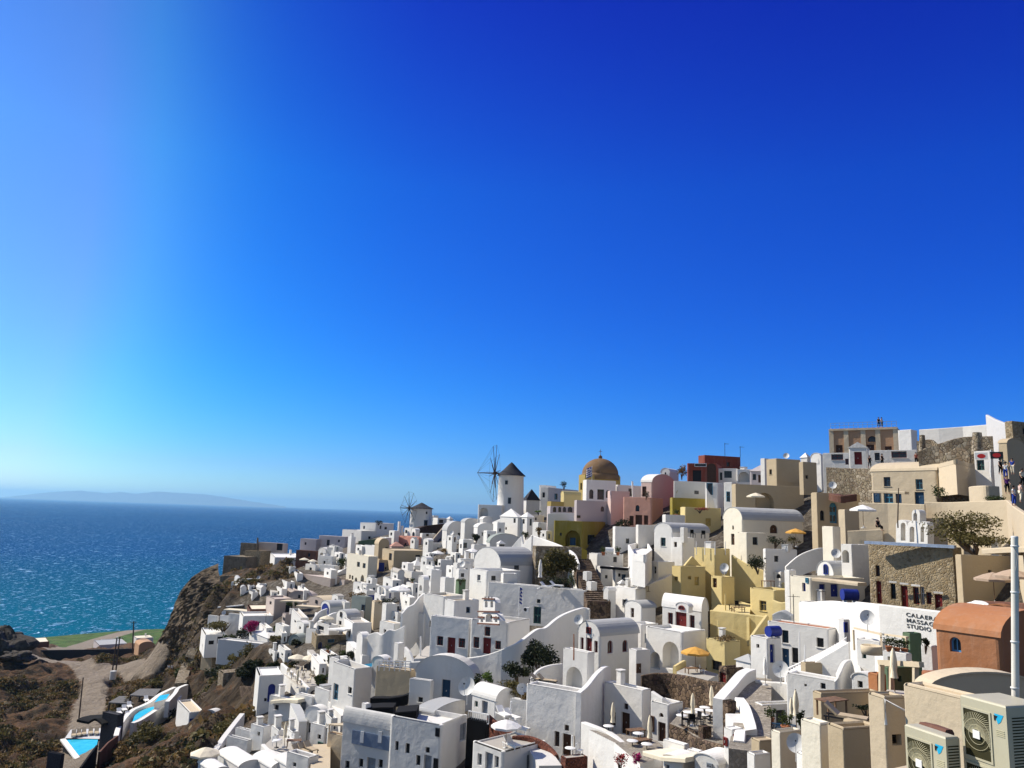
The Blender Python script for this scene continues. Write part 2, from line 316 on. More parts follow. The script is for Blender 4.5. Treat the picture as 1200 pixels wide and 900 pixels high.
# ------------------------------------------------------------------ sea
def make_sea():
    mb = MB(); rs = [0] + list(np.geomspace(300, 57000, 28)); n = 96
    vs = [(0, 0, 0)]; fs = []
    for r in rs[1:]:
        for k in range(n): vs.append((r*math.cos(2*math.pi*k/n), r*math.sin(2*math.pi*k/n), 0))
    for k in range(n): fs.append((0, 1+k, 1+(k+1) % n))
    for i in range(len(rs)-2):
        for k in range(n):
            k2 = (k+1) % n; a = 1+i*n; fs.append((a+k, a+n+k, a+n+k2, a+k2))
    mb.mesh(vs, fs)
    m, nt, b = newmat('seawater'); L = nt.links.new
    g = N(nt, 'ShaderNodeNewGeometry')
    n0 = N(nt, 'ShaderNodeTexNoise', Scale=.0016, Detail=4.0); L(g.outputs['Position'], n0.inputs['Vector'])
    cd_ = N(nt, 'ShaderNodeCameraData')
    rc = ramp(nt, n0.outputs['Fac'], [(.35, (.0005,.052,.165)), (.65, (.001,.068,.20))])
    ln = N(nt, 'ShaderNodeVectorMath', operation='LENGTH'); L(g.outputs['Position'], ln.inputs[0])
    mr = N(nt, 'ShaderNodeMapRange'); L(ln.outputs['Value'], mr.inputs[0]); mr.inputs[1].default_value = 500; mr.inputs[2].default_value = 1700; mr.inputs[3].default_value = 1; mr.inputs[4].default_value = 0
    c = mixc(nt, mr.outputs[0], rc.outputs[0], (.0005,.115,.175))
    L(c, b.inputs['Base Color']); b.inputs['Roughness'].default_value = .18; b.inputs['IOR'].default_value = SEA_IOR; b.inputs['Specular IOR Level'].default_value = SEA_SPEC
    mp = N(nt, 'ShaderNodeMapping'); mp.inputs['Rotation'].default_value = (0,0,R(25)); mp.inputs['Scale'].default_value = (1, .45, 1); L(g.outputs['Position'], mp.inputs['Vector'])
    a1 = N(nt, 'ShaderNodeTexNoise', Scale=.035, Detail=6.0, Roughness=.62); L(mp.outputs[0], a1.inputs['Vector'])
    a2 = N(nt, 'ShaderNodeTexNoise', Scale=.30, Detail=5.0, Roughness=.6); L(mp.outputs[0], a2.inputs['Vector'])
    b1 = N(nt, 'ShaderNodeBump', Strength=1.0, Distance=SEA_B1); L(a1.outputs['Fac'], b1.inputs['Height'])
    b2 = N(nt, 'ShaderNodeBump', Strength=1.0, Distance=SEA_B2); L(a2.outputs['Fac'], b2.inputs['Height']); L(b1.outputs[0], b2.inputs['Normal'])
    # gusts: ruffled patches of short steep waves that catch the sun
    acc = None
    for sc, th in ((.30, .57), (.11, .58), (.04, .61)):
        q = N(nt, 'ShaderNodeTexNoise', Scale=sc, Detail=4.0, Roughness=.75); L(mp.outputs[0], q.inputs['Vector'])
        rr = ramp(nt, q.outputs['Fac'], [(th, (0,0,0)), (th+.05, (1,1,1))])
        if acc is None: acc = rr.outputs[0]
        else: acc = mixc(nt, 1.0, acc, rr.outputs[0], 'LIGHTEN')
    am = N(nt, 'ShaderNodeMath', operation='MULTIPLY_ADD'); L(acc, am.inputs[0]); am.inputs[1].default_value = SEA_GUST; am.inputs[2].default_value = 1.0
    hm = N(nt, 'ShaderNodeMath', operation='MULTIPLY'); L(a2.outputs['Fac'], hm.inputs[0]); L(am.outputs[0], hm.inputs[1]); L(hm.outputs[0], b2.inputs['Height'])
    L(b2.outputs[0], b.inputs['Normal'])
    for nm, lo_, hi_ in (('Roughness', SEA_R[0], SEA_R[1]), ('Specular IOR Level', SEA_SPEC, SEA_R[2])):
        mr = N(nt, 'ShaderNodeMapRange'); L(acc, mr.inputs[0]); mr.inputs[3].default_value = lo_; mr.inputs[4].default_value = hi_; L(mr.outputs[0], b.inputs[nm])
    gs = N(nt, 'ShaderNodeBsdfGlossy', Roughness=SEA_GR); gs.inputs['Color'].default_value = (.62,.85,1,1); L(b2.outputs[0], gs.inputs['Normal'])
    mf = N(nt, 'ShaderNodeMath', operation='MULTIPLY'); L(acc, mf.inputs[0]); mf.inputs[1].default_value = SEA_GM; mf.operation = 'MULTIPLY_ADD'; mf.inputs[2].default_value = .02
    mx = N(nt, 'ShaderNodeMixShader'); L(mf.outputs[0], mx.inputs[0]); L(b.outputs[0], mx.inputs[1]); L(gs.outputs[0], mx.inputs[2]); L(mx.outputs[0], nt.nodes['Material Output'].inputs[0])
    tag(mb.build('sea', 'seawater'), kind='structure')
make_sea()
def make_hills():
    random.seed(3)
    prof = [(0,583),(30,577),(60,571),(95,567.5),(125,572),(142,569),(160,572),(188,567),(215,570),(240,571),(268,577),(300,585),(335,593)]
    D = 42000; mb = MB(); nx, ny = 120, 14; vs = []; fs = []
    for i in range(nx+1):
        px = 335*i/nx
        for a, b in zip(prof, prof[1:]):
            if a[0] <= px <= b[0]: t = (px-a[0])/(b[0]-a[0]); py = a[1]*(1-t)+b[1]*t; break
        P = pt(px, py, D); h = max(0, P.z)*.62 + random.uniform(-8, 8)
        for j in range(ny+1):
            s = j/ny*2-1; y = D+s*3200
            prof_h = h*(1-abs(s)**1.4) + random.uniform(-14, 14)*(1-abs(s))
            vs.append((P.x*y/D, y, prof_h-3))
    for i in range(nx):
        for j in range(ny): a = i*(ny+1)+j; fs.append((a, a+ny+1, a+ny+2, a+1))
    mb.mesh(vs, fs, 0, True); plain('farland', (.17,.16,.14), 1, var=.25, scale=.003)
    tag(mb.build('hills', 'farland'), kind='structure')
make_hills()
# ------------------------------------------------------------------ hillside: one sheet
def wpoly(pxs): return np.array([tuple(pt(x, y, hit(x, y)))[:2] for x, y in pxs])
def inpoly(P, poly):
    x, y = P[:, 0], P[:, 1]; c = np.zeros(len(P), bool); j = len(poly)-1
    for i in range(len(poly)):
        xi, yi = poly[i]; xj, yj = poly[j]
        k = ((yi > y) != (yj > y)) & (x < (xj-xi)*(y-yi)/(yj-yi+1e-12)+xi); c ^= k; j = i
    return c
def segdist(P, path):
    d = np.full(len(P), 1e9)
    for a, b in zip(path, path[1:]):
        ab = b-a; t = np.clip(((P-a)@ab)/(ab@ab+1e-9), 0, 1); d = np.minimum(d, np.linalg.norm(P-(a+t[:, None]*ab), axis=1))
    return d
def vnoise(P, s, seed=0):
    q = P/s; i = np.floor(q).astype(int); f = q-i; f = f*f*(3-2*f)
    def h(a, b): 
        n = np.sin(a*127.1+b*311.7+seed*17.3)*43758.5453; return n-np.floor(n)
    x, y = i[:, 0], i[:, 1]
    return (h(x,y)*(1-f[:,0])+h(x+1,y)*f[:,0])*(1-f[:,1])+(h(x,y+1)*(1-f[:,0])+h(x+1,y+1)*f[:,0])*f[:,1]
def fbm(P, s, o=4, seed=0):
    r = 0; a = 1; t = 0
    for k in range(o): r = r+a*(vnoise(P, s, seed+k)-.5); t += a; a *= .55; s *= .48
    return r/t
ROADS = [([(100,899),(98,870),(102,840),(108,815),(113,795),(125,782),(150,777),(182,777)], 3.2), ([(113,795),(98,780),(85,776)], 3), ([(85,776),(40,768)], 3), ([(72,764),(95,757),(120,749),(150,740.5),(165,737)], 6)]
WORLD_ROADS = [(np.array([tuple(pt(x, y, hit(x, y)))[:2] for x, y in p]), wd) for p, wd in ROADS]
VB = [(345,674),(315,678),(296,690),(264,712),(250,748),(262,766),(292,778),(330,776),(345,795),(318,815),(290,845),(262,872),(240,899)]
_vb = [pt(x, y, hit(x, y)) for x, y in VB]
VILLAGE = np.array([(p.x, p.y) for p in _vb] + [(-30, 40), (-30, -40), (400, -40), (400, 420), (-20, 420), (-60, 290), (-75, 256)])
def landuse(P):
    vil = inpoly(P, VILLAGE).astype(float)
    e = segdist(P, np.array([(p.x, p.y) for p in _vb])); vil = np.where(vil > 0, np.clip(e/3, 0, 1), 0)
    road = np.zeros(len(P))
    for path, wd in WORLD_ROADS: road = np.maximum(road, np.clip(1.6-segdist(P, path)/wd, 0, 1))
    field = np.clip((P[:, 1]-395)/25, 0, 1)
    return vil, road, field
def height(P):
    vil, road, field = landuse(P); z = ground(P)
    e = segdist(P, np.array([(p.x, p.y) for p in _vb])); z = z - 2.6*vil*np.clip((e-2)/16, 0, 1)
    wild = (1-vil)*(1-field)
    g = np.gradient
    z = z + wild*(1-.85*road)*(fbm(P, 24, 5, 1)*11 + fbm(P, 7, 4, 9)*6 - .9)
    return z, vil, road, field
def make_terrain():
    az = np.radians(np.concatenate([np.linspace(-75, -40, 60)[:-1], np.linspace(-40, 40, 560), np.linspace(40, 75, 40)[1:]]))
    rr = np.concatenate([np.geomspace(2.5, 60, 110)[:-1], np.linspace(60, 310, 420)[:-1], np.linspace(310, 640, 70)]); A, Q = np.meshgrid(az, rr, indexing='ij')
    P = np.stack([(Q*np.sin(A)).ravel(), (Q*np.cos(A)).ravel()], 1)
    z, vil, road, field = height(P)
    nr = len(rr); vs = np.concatenate([P, z[:, None]], 1); fs = []
    na = len(az)
    I = (np.arange(na-1)[:, None]*nr + np.arange(nr-1)[None, :]).ravel()
    fs = np.stack([I, I+1, I+nr+1, I+nr], 1)
    me = bpy.data.meshes.new('hillside'); me.from_pydata(vs.tolist(), [], fs[:, ::-1].tolist())
    at = me.color_attributes.new('landuse', 'FLOAT_COLOR', 'POINT')
    at.data.foreach_set('color', np.stack([vil, road, field, np.ones(len(z))], 1).ravel())
    me.polygons.foreach_set('use_smooth', [True]*len(fs))
    m, nt, b = newmat('earth'); L = nt.links.new
    g = N(nt, 'ShaderNodeNewGeometry'); va = N(nt, 'ShaderNodeVertexColor', layer_name='landuse'); sp = N(nt, 'ShaderNodeSeparateColor'); L(va.outputs[0], sp.inputs[0])
    n1 = N(nt, 'ShaderNodeTexNoise', Scale=.11, Detail=9.0, Roughness=.7); L(g.outputs['Position'], n1.inputs['Vector'])
    n2 = N(nt, 'ShaderNodeTexNoise', Scale=.9, Detail=8.0, Roughness=.7); L(g.outputs['Position'], n2.inputs['Vector'])
    scrub = ramp(nt, n1.outputs['Fac'], [(.30, (.035,.024,.014)), (.46, (.11,.058,.026)), (.58, (.17,.092,.042)), (.72, (.06,.052,.022))])
    s2 = ramp(nt, n2.outputs['Fac'], [(.3, (.5,.5,.5)), (.7, (1.4,1.4,1.4))])
    scr = mixc(nt, 1.0, scrub.outputs[0], s2.outputs[0], 'MULTIPLY')
    # cliff rock: strata
    mp = N(nt, 'ShaderNodeMapping'); mp.inputs['Scale'].default_value = (.6, .6, .16); L(g.outputs['Position'], mp.inputs['Vector'])
    n3 = N(nt, 'ShaderNodeTexNoise', Scale=.6, Detail=10.0, Roughness=.72, Distortion=.6); L(mp.outputs[0], n3.inputs['Vector'])
    rock = ramp(nt, n3.outputs['Fac'], [(.30, (.02,.014,.009)), (.46, (.06,.042,.026)), (.58, (.12,.086,.052)), (.75, (.045,.032,.02))])
    sn = N(nt, 'ShaderNodeSeparateXYZ'); L(g.outputs['True Normal'], sn.inputs[0])
    rs = ramp(nt, sn.outputs[2], [(.76, (1,1,1)), (.9, (0,0,0))])
    c = mixc(nt, rs.outputs[0], scr, rock.outputs[0])
    dust = ramp(nt, n2.outputs['Fac'], [(.3, (.24,.19,.14)), (.7, (.36,.30,.23))])
    fl = ramp(nt, n1.outputs['Fac'], [(.38, (.06,.06,.016)), (.47, (.055,.125,.018)), (.55, (.10,.165,.03)), (.60, (.13,.12,.04)), (.66, (.04,.08,.015))])
    c = mixc(nt, sp.outputs[2], c, fl.outputs[0])
    rn = N(nt, 'ShaderNodeMath', operation='MULTIPLY_ADD'); L(n2.outputs['Fac'], rn.inputs[0]); rn.inputs[1].default_value = .8; L(sp.outputs[1], rn.inputs[2])
    rr_ = ramp(nt, rn.outputs[0], [(.75, (0,0,0)), (1.0, (1,1,1))])
    c = mixc(nt, rr_.outputs[0], c, dust.outputs[0])
    pav = ramp(nt, n2.outputs['Fac'], [(.3, (.06,.048,.035)), (.5, (.15,.125,.095)), (.7, (.34,.31,.26))])
    c = mixc(nt, sp.outputs[0], c, pav.outputs[0])
    L(c, b.inputs['Base Color']); b.inputs['Roughness'].default_value = 1
    bp = N(nt, 'ShaderNodeBump', Strength=.9, Distance=.5); L(n2.outputs['Fac'], bp.inputs['Height'])
    b3 = N(nt, 'ShaderNodeBump', Strength=1.0, Distance=2.0); L(n3.outputs['Fac'], b3.inputs['Height']); L(bp.outputs[0], b3.inputs['Normal'])
    L(b3.outputs[0], b.inputs['Normal'])
    me.materials.append(m)
    return tag(link(bpy.data.objects.new('hillside', me)), kind='structure')
make_terrain()

def make_haze():
    mb = MB(); S_ = 60000.0; mb.box((0, 0, (HAZE_TOP-1)/2), (2*S_, 2*S_, HAZE_TOP+1)); o = mb.build('haze', 'haze'); o['kind'] = 'stuff'; o['label'] = 'thin sea haze over the whole coast'
    M['haze'].node_tree.nodes['Principled Volume'].inputs['Density'].default_value = HAZE_D
HAZE_TOP = 560.0
if HAZE_D: make_haze()

def make_cliff():
    from mathutils import noise
    G = [[(177,773,246),(185,750,246.5),(199,724,247),(212,693,249),(230,673,251),(256,660,252)],[(190,776,240),(195,752,240.5),(206,728,241.5),(219,698,244),(236,679,247),(256,668,249)],[(206,778,234),(208,755,234.5),(215,733,236),(227,705,239),(241,688,242),(258,676,245)],
         [(222,779,227),(222,758,227.5),(227,738,229.5),(236,714,233),(248,697,237),(262,684,241)],[(238,779,219),(236,760,219.5),(239,742,222),(246,722,226),(256,706,231),(268,694,236)],[(250,776,211),(249,765,212),(250,750,215),(255,735,219),(263,720,224),(274,706,230)]]
    P = [[pt(x, y, d-2.2) for x, y, d in c] for c in G]; nu, nv = 110, 110; vs = []
    def cat(a, t):
        n = len(a)-1; i = min(int(t*n), n-1); f = t*n-i; p = [a[max(i-1,0)], a[i], a[i+1], a[min(i+2,n)]]
        return .5*((2*p[1])+(p[2]-p[0])*f+(2*p[0]-5*p[1]+4*p[2]-p[3])*f*f+(3*p[1]-p[0]-3*p[2]+p[3])*f**3)
    for i in range(nu+1):
        for j in range(nv+1):
            row = [cat(c, j/nv) for c in P]; q = cat(row, i/nu)
            s = V((q.x*.16, q.y*.16, q.z*.05)); e = min(1, 8*min(i/nu, 1-i/nu)+.25)*min(1, 6*(1-j/nv)+.1)
            d = noise.ridged_multi_fractal(s, 1.0, 2.1, 6, 1.0, 2.0)-1.1 + .7*noise.fractal(q*.35, .9, 2.2, 6)
            q = q + V((-.35, -.9, .15))*(d*2.1*e); vs.append(q)
    fs = [(i*(nv+1)+j, (i+1)*(nv+1)+j, (i+1)*(nv+1)+j+1, i*(nv+1)+j+1) for i in range(nu) for j in range(nv)]
    mb = MB(); mb.mesh(vs, fs, 0, False)
    m, nt, b = newmat('cliffrock'); L = nt.links.new
    g = N(nt, 'ShaderNodeNewGeometry'); mp = N(nt, 'ShaderNodeMapping'); mp.inputs['Scale'].default_value = (.35, .35, .09); L(g.outputs['Position'], mp.inputs['Vector'])
    n = N(nt, 'ShaderNodeTexNoise', Scale=1.0, Detail=10.0, Roughness=.7, Distortion=.4); L(mp.outputs[0], n.inputs['Vector'])
    r = ramp(nt, n.outputs['Fac'], [(.3, (.035,.026,.018)), (.45, (.10,.075,.048)), (.58, (.20,.15,.095)), (.72, (.08,.06,.04))]); L(r.outputs[0], b.inputs['Base Color']); b.inputs['Roughness'].default_value = 1
    n2 = N(nt, 'ShaderNodeTexNoise', Scale=1.6, Detail=8.0, Roughness=.7); L(g.outputs['Position'], n2.inputs['Vector']); bp = N(nt, 'ShaderNodeBump', Strength=1.0, Distance=.6); L(n2.outputs['Fac'], bp.inputs['Height']); L(bp.outputs[0], b.inputs['Normal'])
    tag(mb.build('cliff', 'cliffrock', origin=P[0][0]), kind='structure')
make_cliff()
# ------------------------------------------------------------------ houses
DETAIL = 135.0     # beyond this distance an opening is one mesh
WARN = []; RC = [.05]
def opening(parent, face, px, py, w, h, kind, col, wall_m, MBw, far):
    """one door, window or niche set in a face. face = (T, s_dir, n, W, zb, ze). returns hole (s0,s1,z0,z1) or None"""
    T, sdir, n, W, zb, ze = face
    def fp(x, y):
        d = ray(x, y); k = (T-CAM).dot(n)/d.dot(n); return CAM + d*k
    a = fp(px-w/2, py); b = fp(px+w/2, py); t = fp(px, py-h/2); bt = fp(px, py+h/2)
    s0, s1 = sorted(((a-T).dot(sdir), (b-T).dot(sdir))); z1, z0 = t.z, bt.z
    inside = s0 > RC[0]+.03 and s1 < W-RC[0]-.03 and z1 < ze-.05 and z0 > zb+.02
    arch = kind in 'aAo'; proud = not inside
    if s1-s0 > W*1.2 or s1-s0 < .02: WARN.append(('opening', px, py, round(s0,1), round(s1,1), round(W,1))); return None
    dep = -.06 if proud else (.24 if kind in 'dwaA' else 1.3)
    base = T.copy(); base.z = 0
    def Q(s, z, d): return base + sdir*s + V((0, 0, z)) - n*d
    wd, ht = s1-s0, z1-z0; r = wd/2; cx = (s0+s1)/2
    arc = []
    if arch:
        rz = min(r, ht*.6); arc = [(cx-r*math.cos(math.pi*i/10), z1-rz+rz*math.sin(math.pi*i/10)) for i in range(11)]
    outline = [(s0, z0)] + (arc if arch else [(s0, z1), (s1, z1)]) + [(s1, z0)]
    if not proud:
        # reveals
        for p, q in zip(outline, outline[1:]+outline[:1]): MBw.face([Q(*p, 0), Q(*q, 0), Q(*q, dep), Q(*p, dep)])
        if arch:
            for i in range(10):
                c = (s0, z1) if i < 5 else (s1, z1); MBw.face([Q(*c, 0), Q(*arc[i], 0), Q(*arc[i+1], 0)])
    hole = None if proud else (s0, s1, z0, z1)
    if kind == 'o':
        MBw.face([Q(p[0], p[1], dep) for p in outline]); return hole
    door = kind in 'dA'; pm = 'paint_'+col
    f = MB(); fw = min(.09, wd*.16); d0 = dep+.0 if not proud else .0
    fr = dep-.05; pn = dep-.01
    inn = [(cx+(s-cx)*(1-2*fw/wd), (z0 if door and z == z0 else z0+fw+(z-z0)*(1-2*fw/ht))) for s, z in outline]
    k = len(outline)
    glassy = (not door) or col in 'gt'
    if far:
        f.face([Q(*p, pn) for p in outline], 1 if glassy else 0)
        for i in range(k):
            j = (i+1) % k
            if not (door and i == k-1): f.face([Q(*outline[i], fr), Q(*outline[j], fr), Q(*inn[j], fr), Q(*inn[i], fr)])
        f.build('door' if door else 'window', [pm, 'glass'], parent)
        return hole
    for i in range(k):
        j = (i+1) % k
        if door and i == k-1: continue
        f.face([Q(*outline[i], fr), Q(*outline[j], fr), Q(*inn[j], fr), Q(*inn[i], fr)])
        f.face([Q(*inn[i], fr), Q(*inn[j], fr), Q(*inn[j], pn+.01), Q(*inn[i], pn+.01)])
        if proud: f.face([Q(*outline[i], fr), Q(*outline[j], fr), Q(*outline[j], .0), Q(*outline[i], .0)])
    if door:
        nb = 2 if wd > .7 else 1
        for b_ in range(nb):
            x0 = s0+fw+(wd-2*fw)*b_/nb+.02; x1 = s0+fw+(wd-2*fw)*(b_+1)/nb-.02
            for (u0, u1) in ((.08, .46), (.54, .95)):
                za, zb_ = z0+ht*u0, z0+(ht-fw)*u1*(1 if not arch else .86)
                f.face([Q(x0+.05, za, pn-.012), Q(x1-.05, za, pn-.012), Q(x1-.05, zb_, pn-.012), Q(x0+.05, zb_, pn-.012)], 1 if col in 'gt' else 0)
        f.face([Q(*p, pn) for p in outline])
        do = f.build('door', [pm, 'glass'], parent)
        hb = MB(); hb.box(Q(s1-fw-.09 if nb == 1 else cx+.05, z0+1.0 if ht > 1.4 else z0+ht/2, pn-.05), (.05, .05, .14)); hb.build('handle', 'metal', do)
    else:
        f.face([Q(cx-.025, z0+fw*.5, fr+.01), Q(cx+.025, z0+fw*.5, fr+.01), Q(cx+.025, z1-fw*.5, fr+.01), Q(cx-.025, z1-fw*.5, fr+.01)])
        zm = z0+ht*.62
        if not arch: f.face([Q(s0+fw*.5, zm-.02, fr+.012), Q(s1-fw*.5, zm-.02, fr+.012), Q(s1-fw*.5, zm+.02, fr+.012), Q(s0+fw*.5, zm+.02, fr+.012)])
        wo = f.build('window', pm, parent)
        p = MB(); p.face([Q(*q, pn) for q in outline]); p.build('pane', 'glass', wo)
        if wd > .6 and not proud and ht < 2:
            sl = MB(); sl.box(Q(cx, z0-.03, -.03), (wd+.16, .12, .06), math.atan2(sdir.y, sdir.x)); sl.build('sill', wall_m, wo)
    return hole
def wallgrid(mb, face, holes):
    T, sdir, n, W, zb, ze = face; base = T.copy(); base.z = 0
    rc = RC[0]; ss = sorted({rc, W-rc} | {h[0] for h in holes} | {h[1] for h in holes}); zs = sorted({zb, ze} | {h[2] for h in holes} | {h[3] for h in holes})
    for i in range(len(ss)-1):
        for j in range(len(zs)-1):
            cs, cz = (ss[i]+ss[i+1])/2, (zs[j]+zs[j+1])/2
            if any(h[0] < cs < h[1] and h[2] < cz < h[3] for h in holes): continue
            mb.face([base+sdir*s+V((0,0,z)) for s, z in ((ss[i],zs[j]),(ss[i+1],zs[j]),(ss[i+1],zs[j+1]),(ss[i],zs[j+1]))])
USED_D = {}
def H(label, xl, xc, xr, yt, yb, ops='', yaw=None, D=None, dep=None, roof='flat', crown=None, mat='white', rmat=None, name='white_house', cat='house', par=.35, fd=8.0, group=None, dd=0, wL=None):
    """a house from its nearest vertical corner: columns of left end, corner, right end; rows of wall top and foot"""
    if D is None: D = hit(xc, yb) + dd
    phi = math.atan2((xc-600)/F, 1)
    if yaw is None: yaw = (max(24, min(66, math.degrees(phi)+38)) if (xc-xl) >= (xr-xc)*.8 else 70)
    if 35 < yaw < 62: yaw += 8
    th = R(yaw)
    T = pt(xc, yt, D); ul = V((-math.cos(th), math.sin(th), 0)); vr = V((math.sin(th), math.cos(th), 0))
    wl = along(T, ul, xl) if wL is None else wL
    wr = along(T, vr, xr) if (xr > xc+.5 and dep is None) else dep
    if wl <= 0 or wl > 40 or (wr is not None and (wr <= 0 or wr > 40)): WARN.append((label, 'wl', round(wl,1), 'wr', wr))
    wl = min(max(wl, .6), 40); wr = min(max(wr if wr else 5, .6), 40)
    ze = T.z; zb_vis = T.z + rise(T, yb); zb = zb_vis - fd
    if roof in ('flat', 'deck') and par: pass
    nl = -vr; nr = -ul                          # outward normals of the left and right faces
    root = empty(name, (T.x, T.y, zb_vis), label, cat, group)
    FL = (T, ul, nl, wl, zb, ze); FR = (T, vr, nr, wr, zb, ze)
    RC[0] = min(.30, .07*min(wl, wr)); rc = RC[0]
    far = D > DETAIL; mb = MB(); hl, hr = [], []
    if not ops and cat == 'house' and fd >= 4:     # plain walls get a few small openings
        rn = random.Random(int(xl*31+yt*17)); hv = yb-yt; fl_, fr_ = xc-xl, xr-xc; s_ = max(2.0, min(7.0, 1.05*F/D*.85)); tk = []
        if fl_ > 4*s_*.7 and hv > s_*2.6 and rn.random() < .75: tk.append('Lw%.1f,%.1f,%.1f,%.1f,%s' % (xc-fl_*rn.uniform(.3, .7), yt+hv*rn.uniform(.35, .5), s_*.75, s_*1.1, rn.choice('kkegn')))
        if dep is None and fr_ > 4*s_*.7 and hv > s_*2.6 and rn.random() < .6: tk.append('Rw%.1f,%.1f,%.1f,%.1f,%s' % (xc+fr_*rn.uniform(.3, .7), yt+hv*rn.uniform(.3, .45), s_*.7, s_*1.0, rn.choice('kkenp')))
        ops = ';'.join(tk)
    for tok in ops.split(';'):
        tok = tok.strip()
        if not tok: continue
        fc, kind = tok[0], tok[1]; q = tok[2:].split(','); col = q[4] if len(q) > 4 else ('k' if kind in 'wa' else 'n')
        h = opening(root, FL if fc == 'L' else FR, *[float(v) for v in q[:4]], kind, col, mat, mb, far)
        if h: (hl if fc == 'L' else hr).append(h)
    rd = par if roof == 'flat' else 0
    zt = ze - (.07 if rd else 0)
    wallgrid(mb, (T, ul, nl, wl, zb, zt), hl); wallgrid(mb, (T, vr, nr, wr, zb, zt), hr)
    P = [T, T+vr*wr, T+vr*wr+ul*wl, T+ul*wl]
    def at(i, z, ins=0):
        p = P[i].copy(); s = {0:(1,1),1:(1,-1),2:(-1,-1),3:(-1,1)}[i]
        return V((p.x, p.y, z)) + ul*(ins*s[0]) + vr*(ins*s[1])
    def loop(z, ins=0):                        # rounded outline at one height
        out = []
        for i in range(4):
            r = max(.015, rc-ins*.6); c = at(i, z, ins+r); d0, d1 = [(-ul, -vr), (vr, -ul), (ul, vr), (-vr, ul)][i]
            for k in range(4):
                q = math.pi/2*k/3; out.append(c + d0*(r*math.cos(q)) + d1*(r*math.sin(q)))
        return out
    def skinloops(m_, l0, l1, skip=()):
        n_ = len(l0)
        for k in range(n_):
            if k in skip: continue
            m_.face([l0[k], l0[(k+1) % n_], l1[(k+1) % n_], l1[k]])
    skinloops(mb, loop(zb), loop(zt), (15, 3))
    rf = MB(); rm = rmat or mat
    if roof == 'flat' and rd:
        pt_ = min(.28, wl*.2, wr*.2)
        prof = [(0, zt), (.025, ze-.02), (.08, ze), (pt_-.06, ze), (pt_, ze-.05), (pt_, ze-rd)]
        for (i0, z0), (i1, z1) in zip(prof, prof[1:]): skinloops(mb, loop(z0, i0), loop(z1, i1))
        rf.face(loop(ze-rd, pt_))
        ro = rf.build('roof', rm, root)
    elif roof in ('vl', 'vr'):                  # barrel vault; gable on the left or on the right face
        if roof == 'vl': g0, gd, gw, ax, al = T, ul, wl, vr, wr
        else: g0, gd, gw, ax, al = T, vr, wr, ul, wl
        mid = g0+gd*(gw/2); rz = rise(V((mid.x, mid.y, ze)), crown) if crown else gw/2
        rz = max(.2, rz); n_ = 14
        arc = [(gw/2-gw/2*math.cos(math.pi*i/n_), rz*math.sin(math.pi*i/n_)) for i in range(n_+1)]
        def G(s, z, a): q = g0+gd*s+ax*a; return V((q.x, q.y, ze+z))
        for a in (0, al): mb.face([G(s, z, a) for s, z in arc])
        out = [(gw/2-(gw/2+.06)*math.cos(math.pi*i/n_), (rz+.06)*math.sin(math.pi*i/n_)+.0) for i in range(n_+1)]
        for i in range(n_):
            rf.face([G(*out[i], -.05), G(*out[i+1], -.05), G(*out[i+1], al+.05), G(*out[i], al+.05)], 0, True)
            for a in (-.05, al+.05): rf.face([G(*arc[i], a), G(*arc[i+1], a), G(*out[i+1], a), G(*out[i], a)], 0)
        rf.build('vault_roof', rm, root)
    elif roof == 'dome':
        c = (P[0]+P[2])/2; rr = min(wl, wr)/2*.96; rz = rise(V((c.x, c.y, ze)), crown) if crown else rr
        rf.face([at(i, ze+.004) for i in range(4)])
        rf.lathe((c.x, c.y, ze+.002), [(rr*math.cos(math.pi/2*i/12), rz*math.sin(math.pi/2*i/12)) for i in range(13)], 32)
        rf.build('dome_roof', rm, root)
    elif roof in ('shed', 'hip'):
        c = (P[0]+P[2])/2; rz = rise(V((c.x, c.y, ze)), crown) if crown else 1.0
        tip = V((c.x, c.y, ze+rz))
        for a in range(4): rf.face([at(a, ze, -.12), at((a+1) % 4, ze, -.12), tip])
        rf.build('roof', rm, root)
    mb.build('wall', mat, root, merge=False)
    USED_D[label] = D
    return root
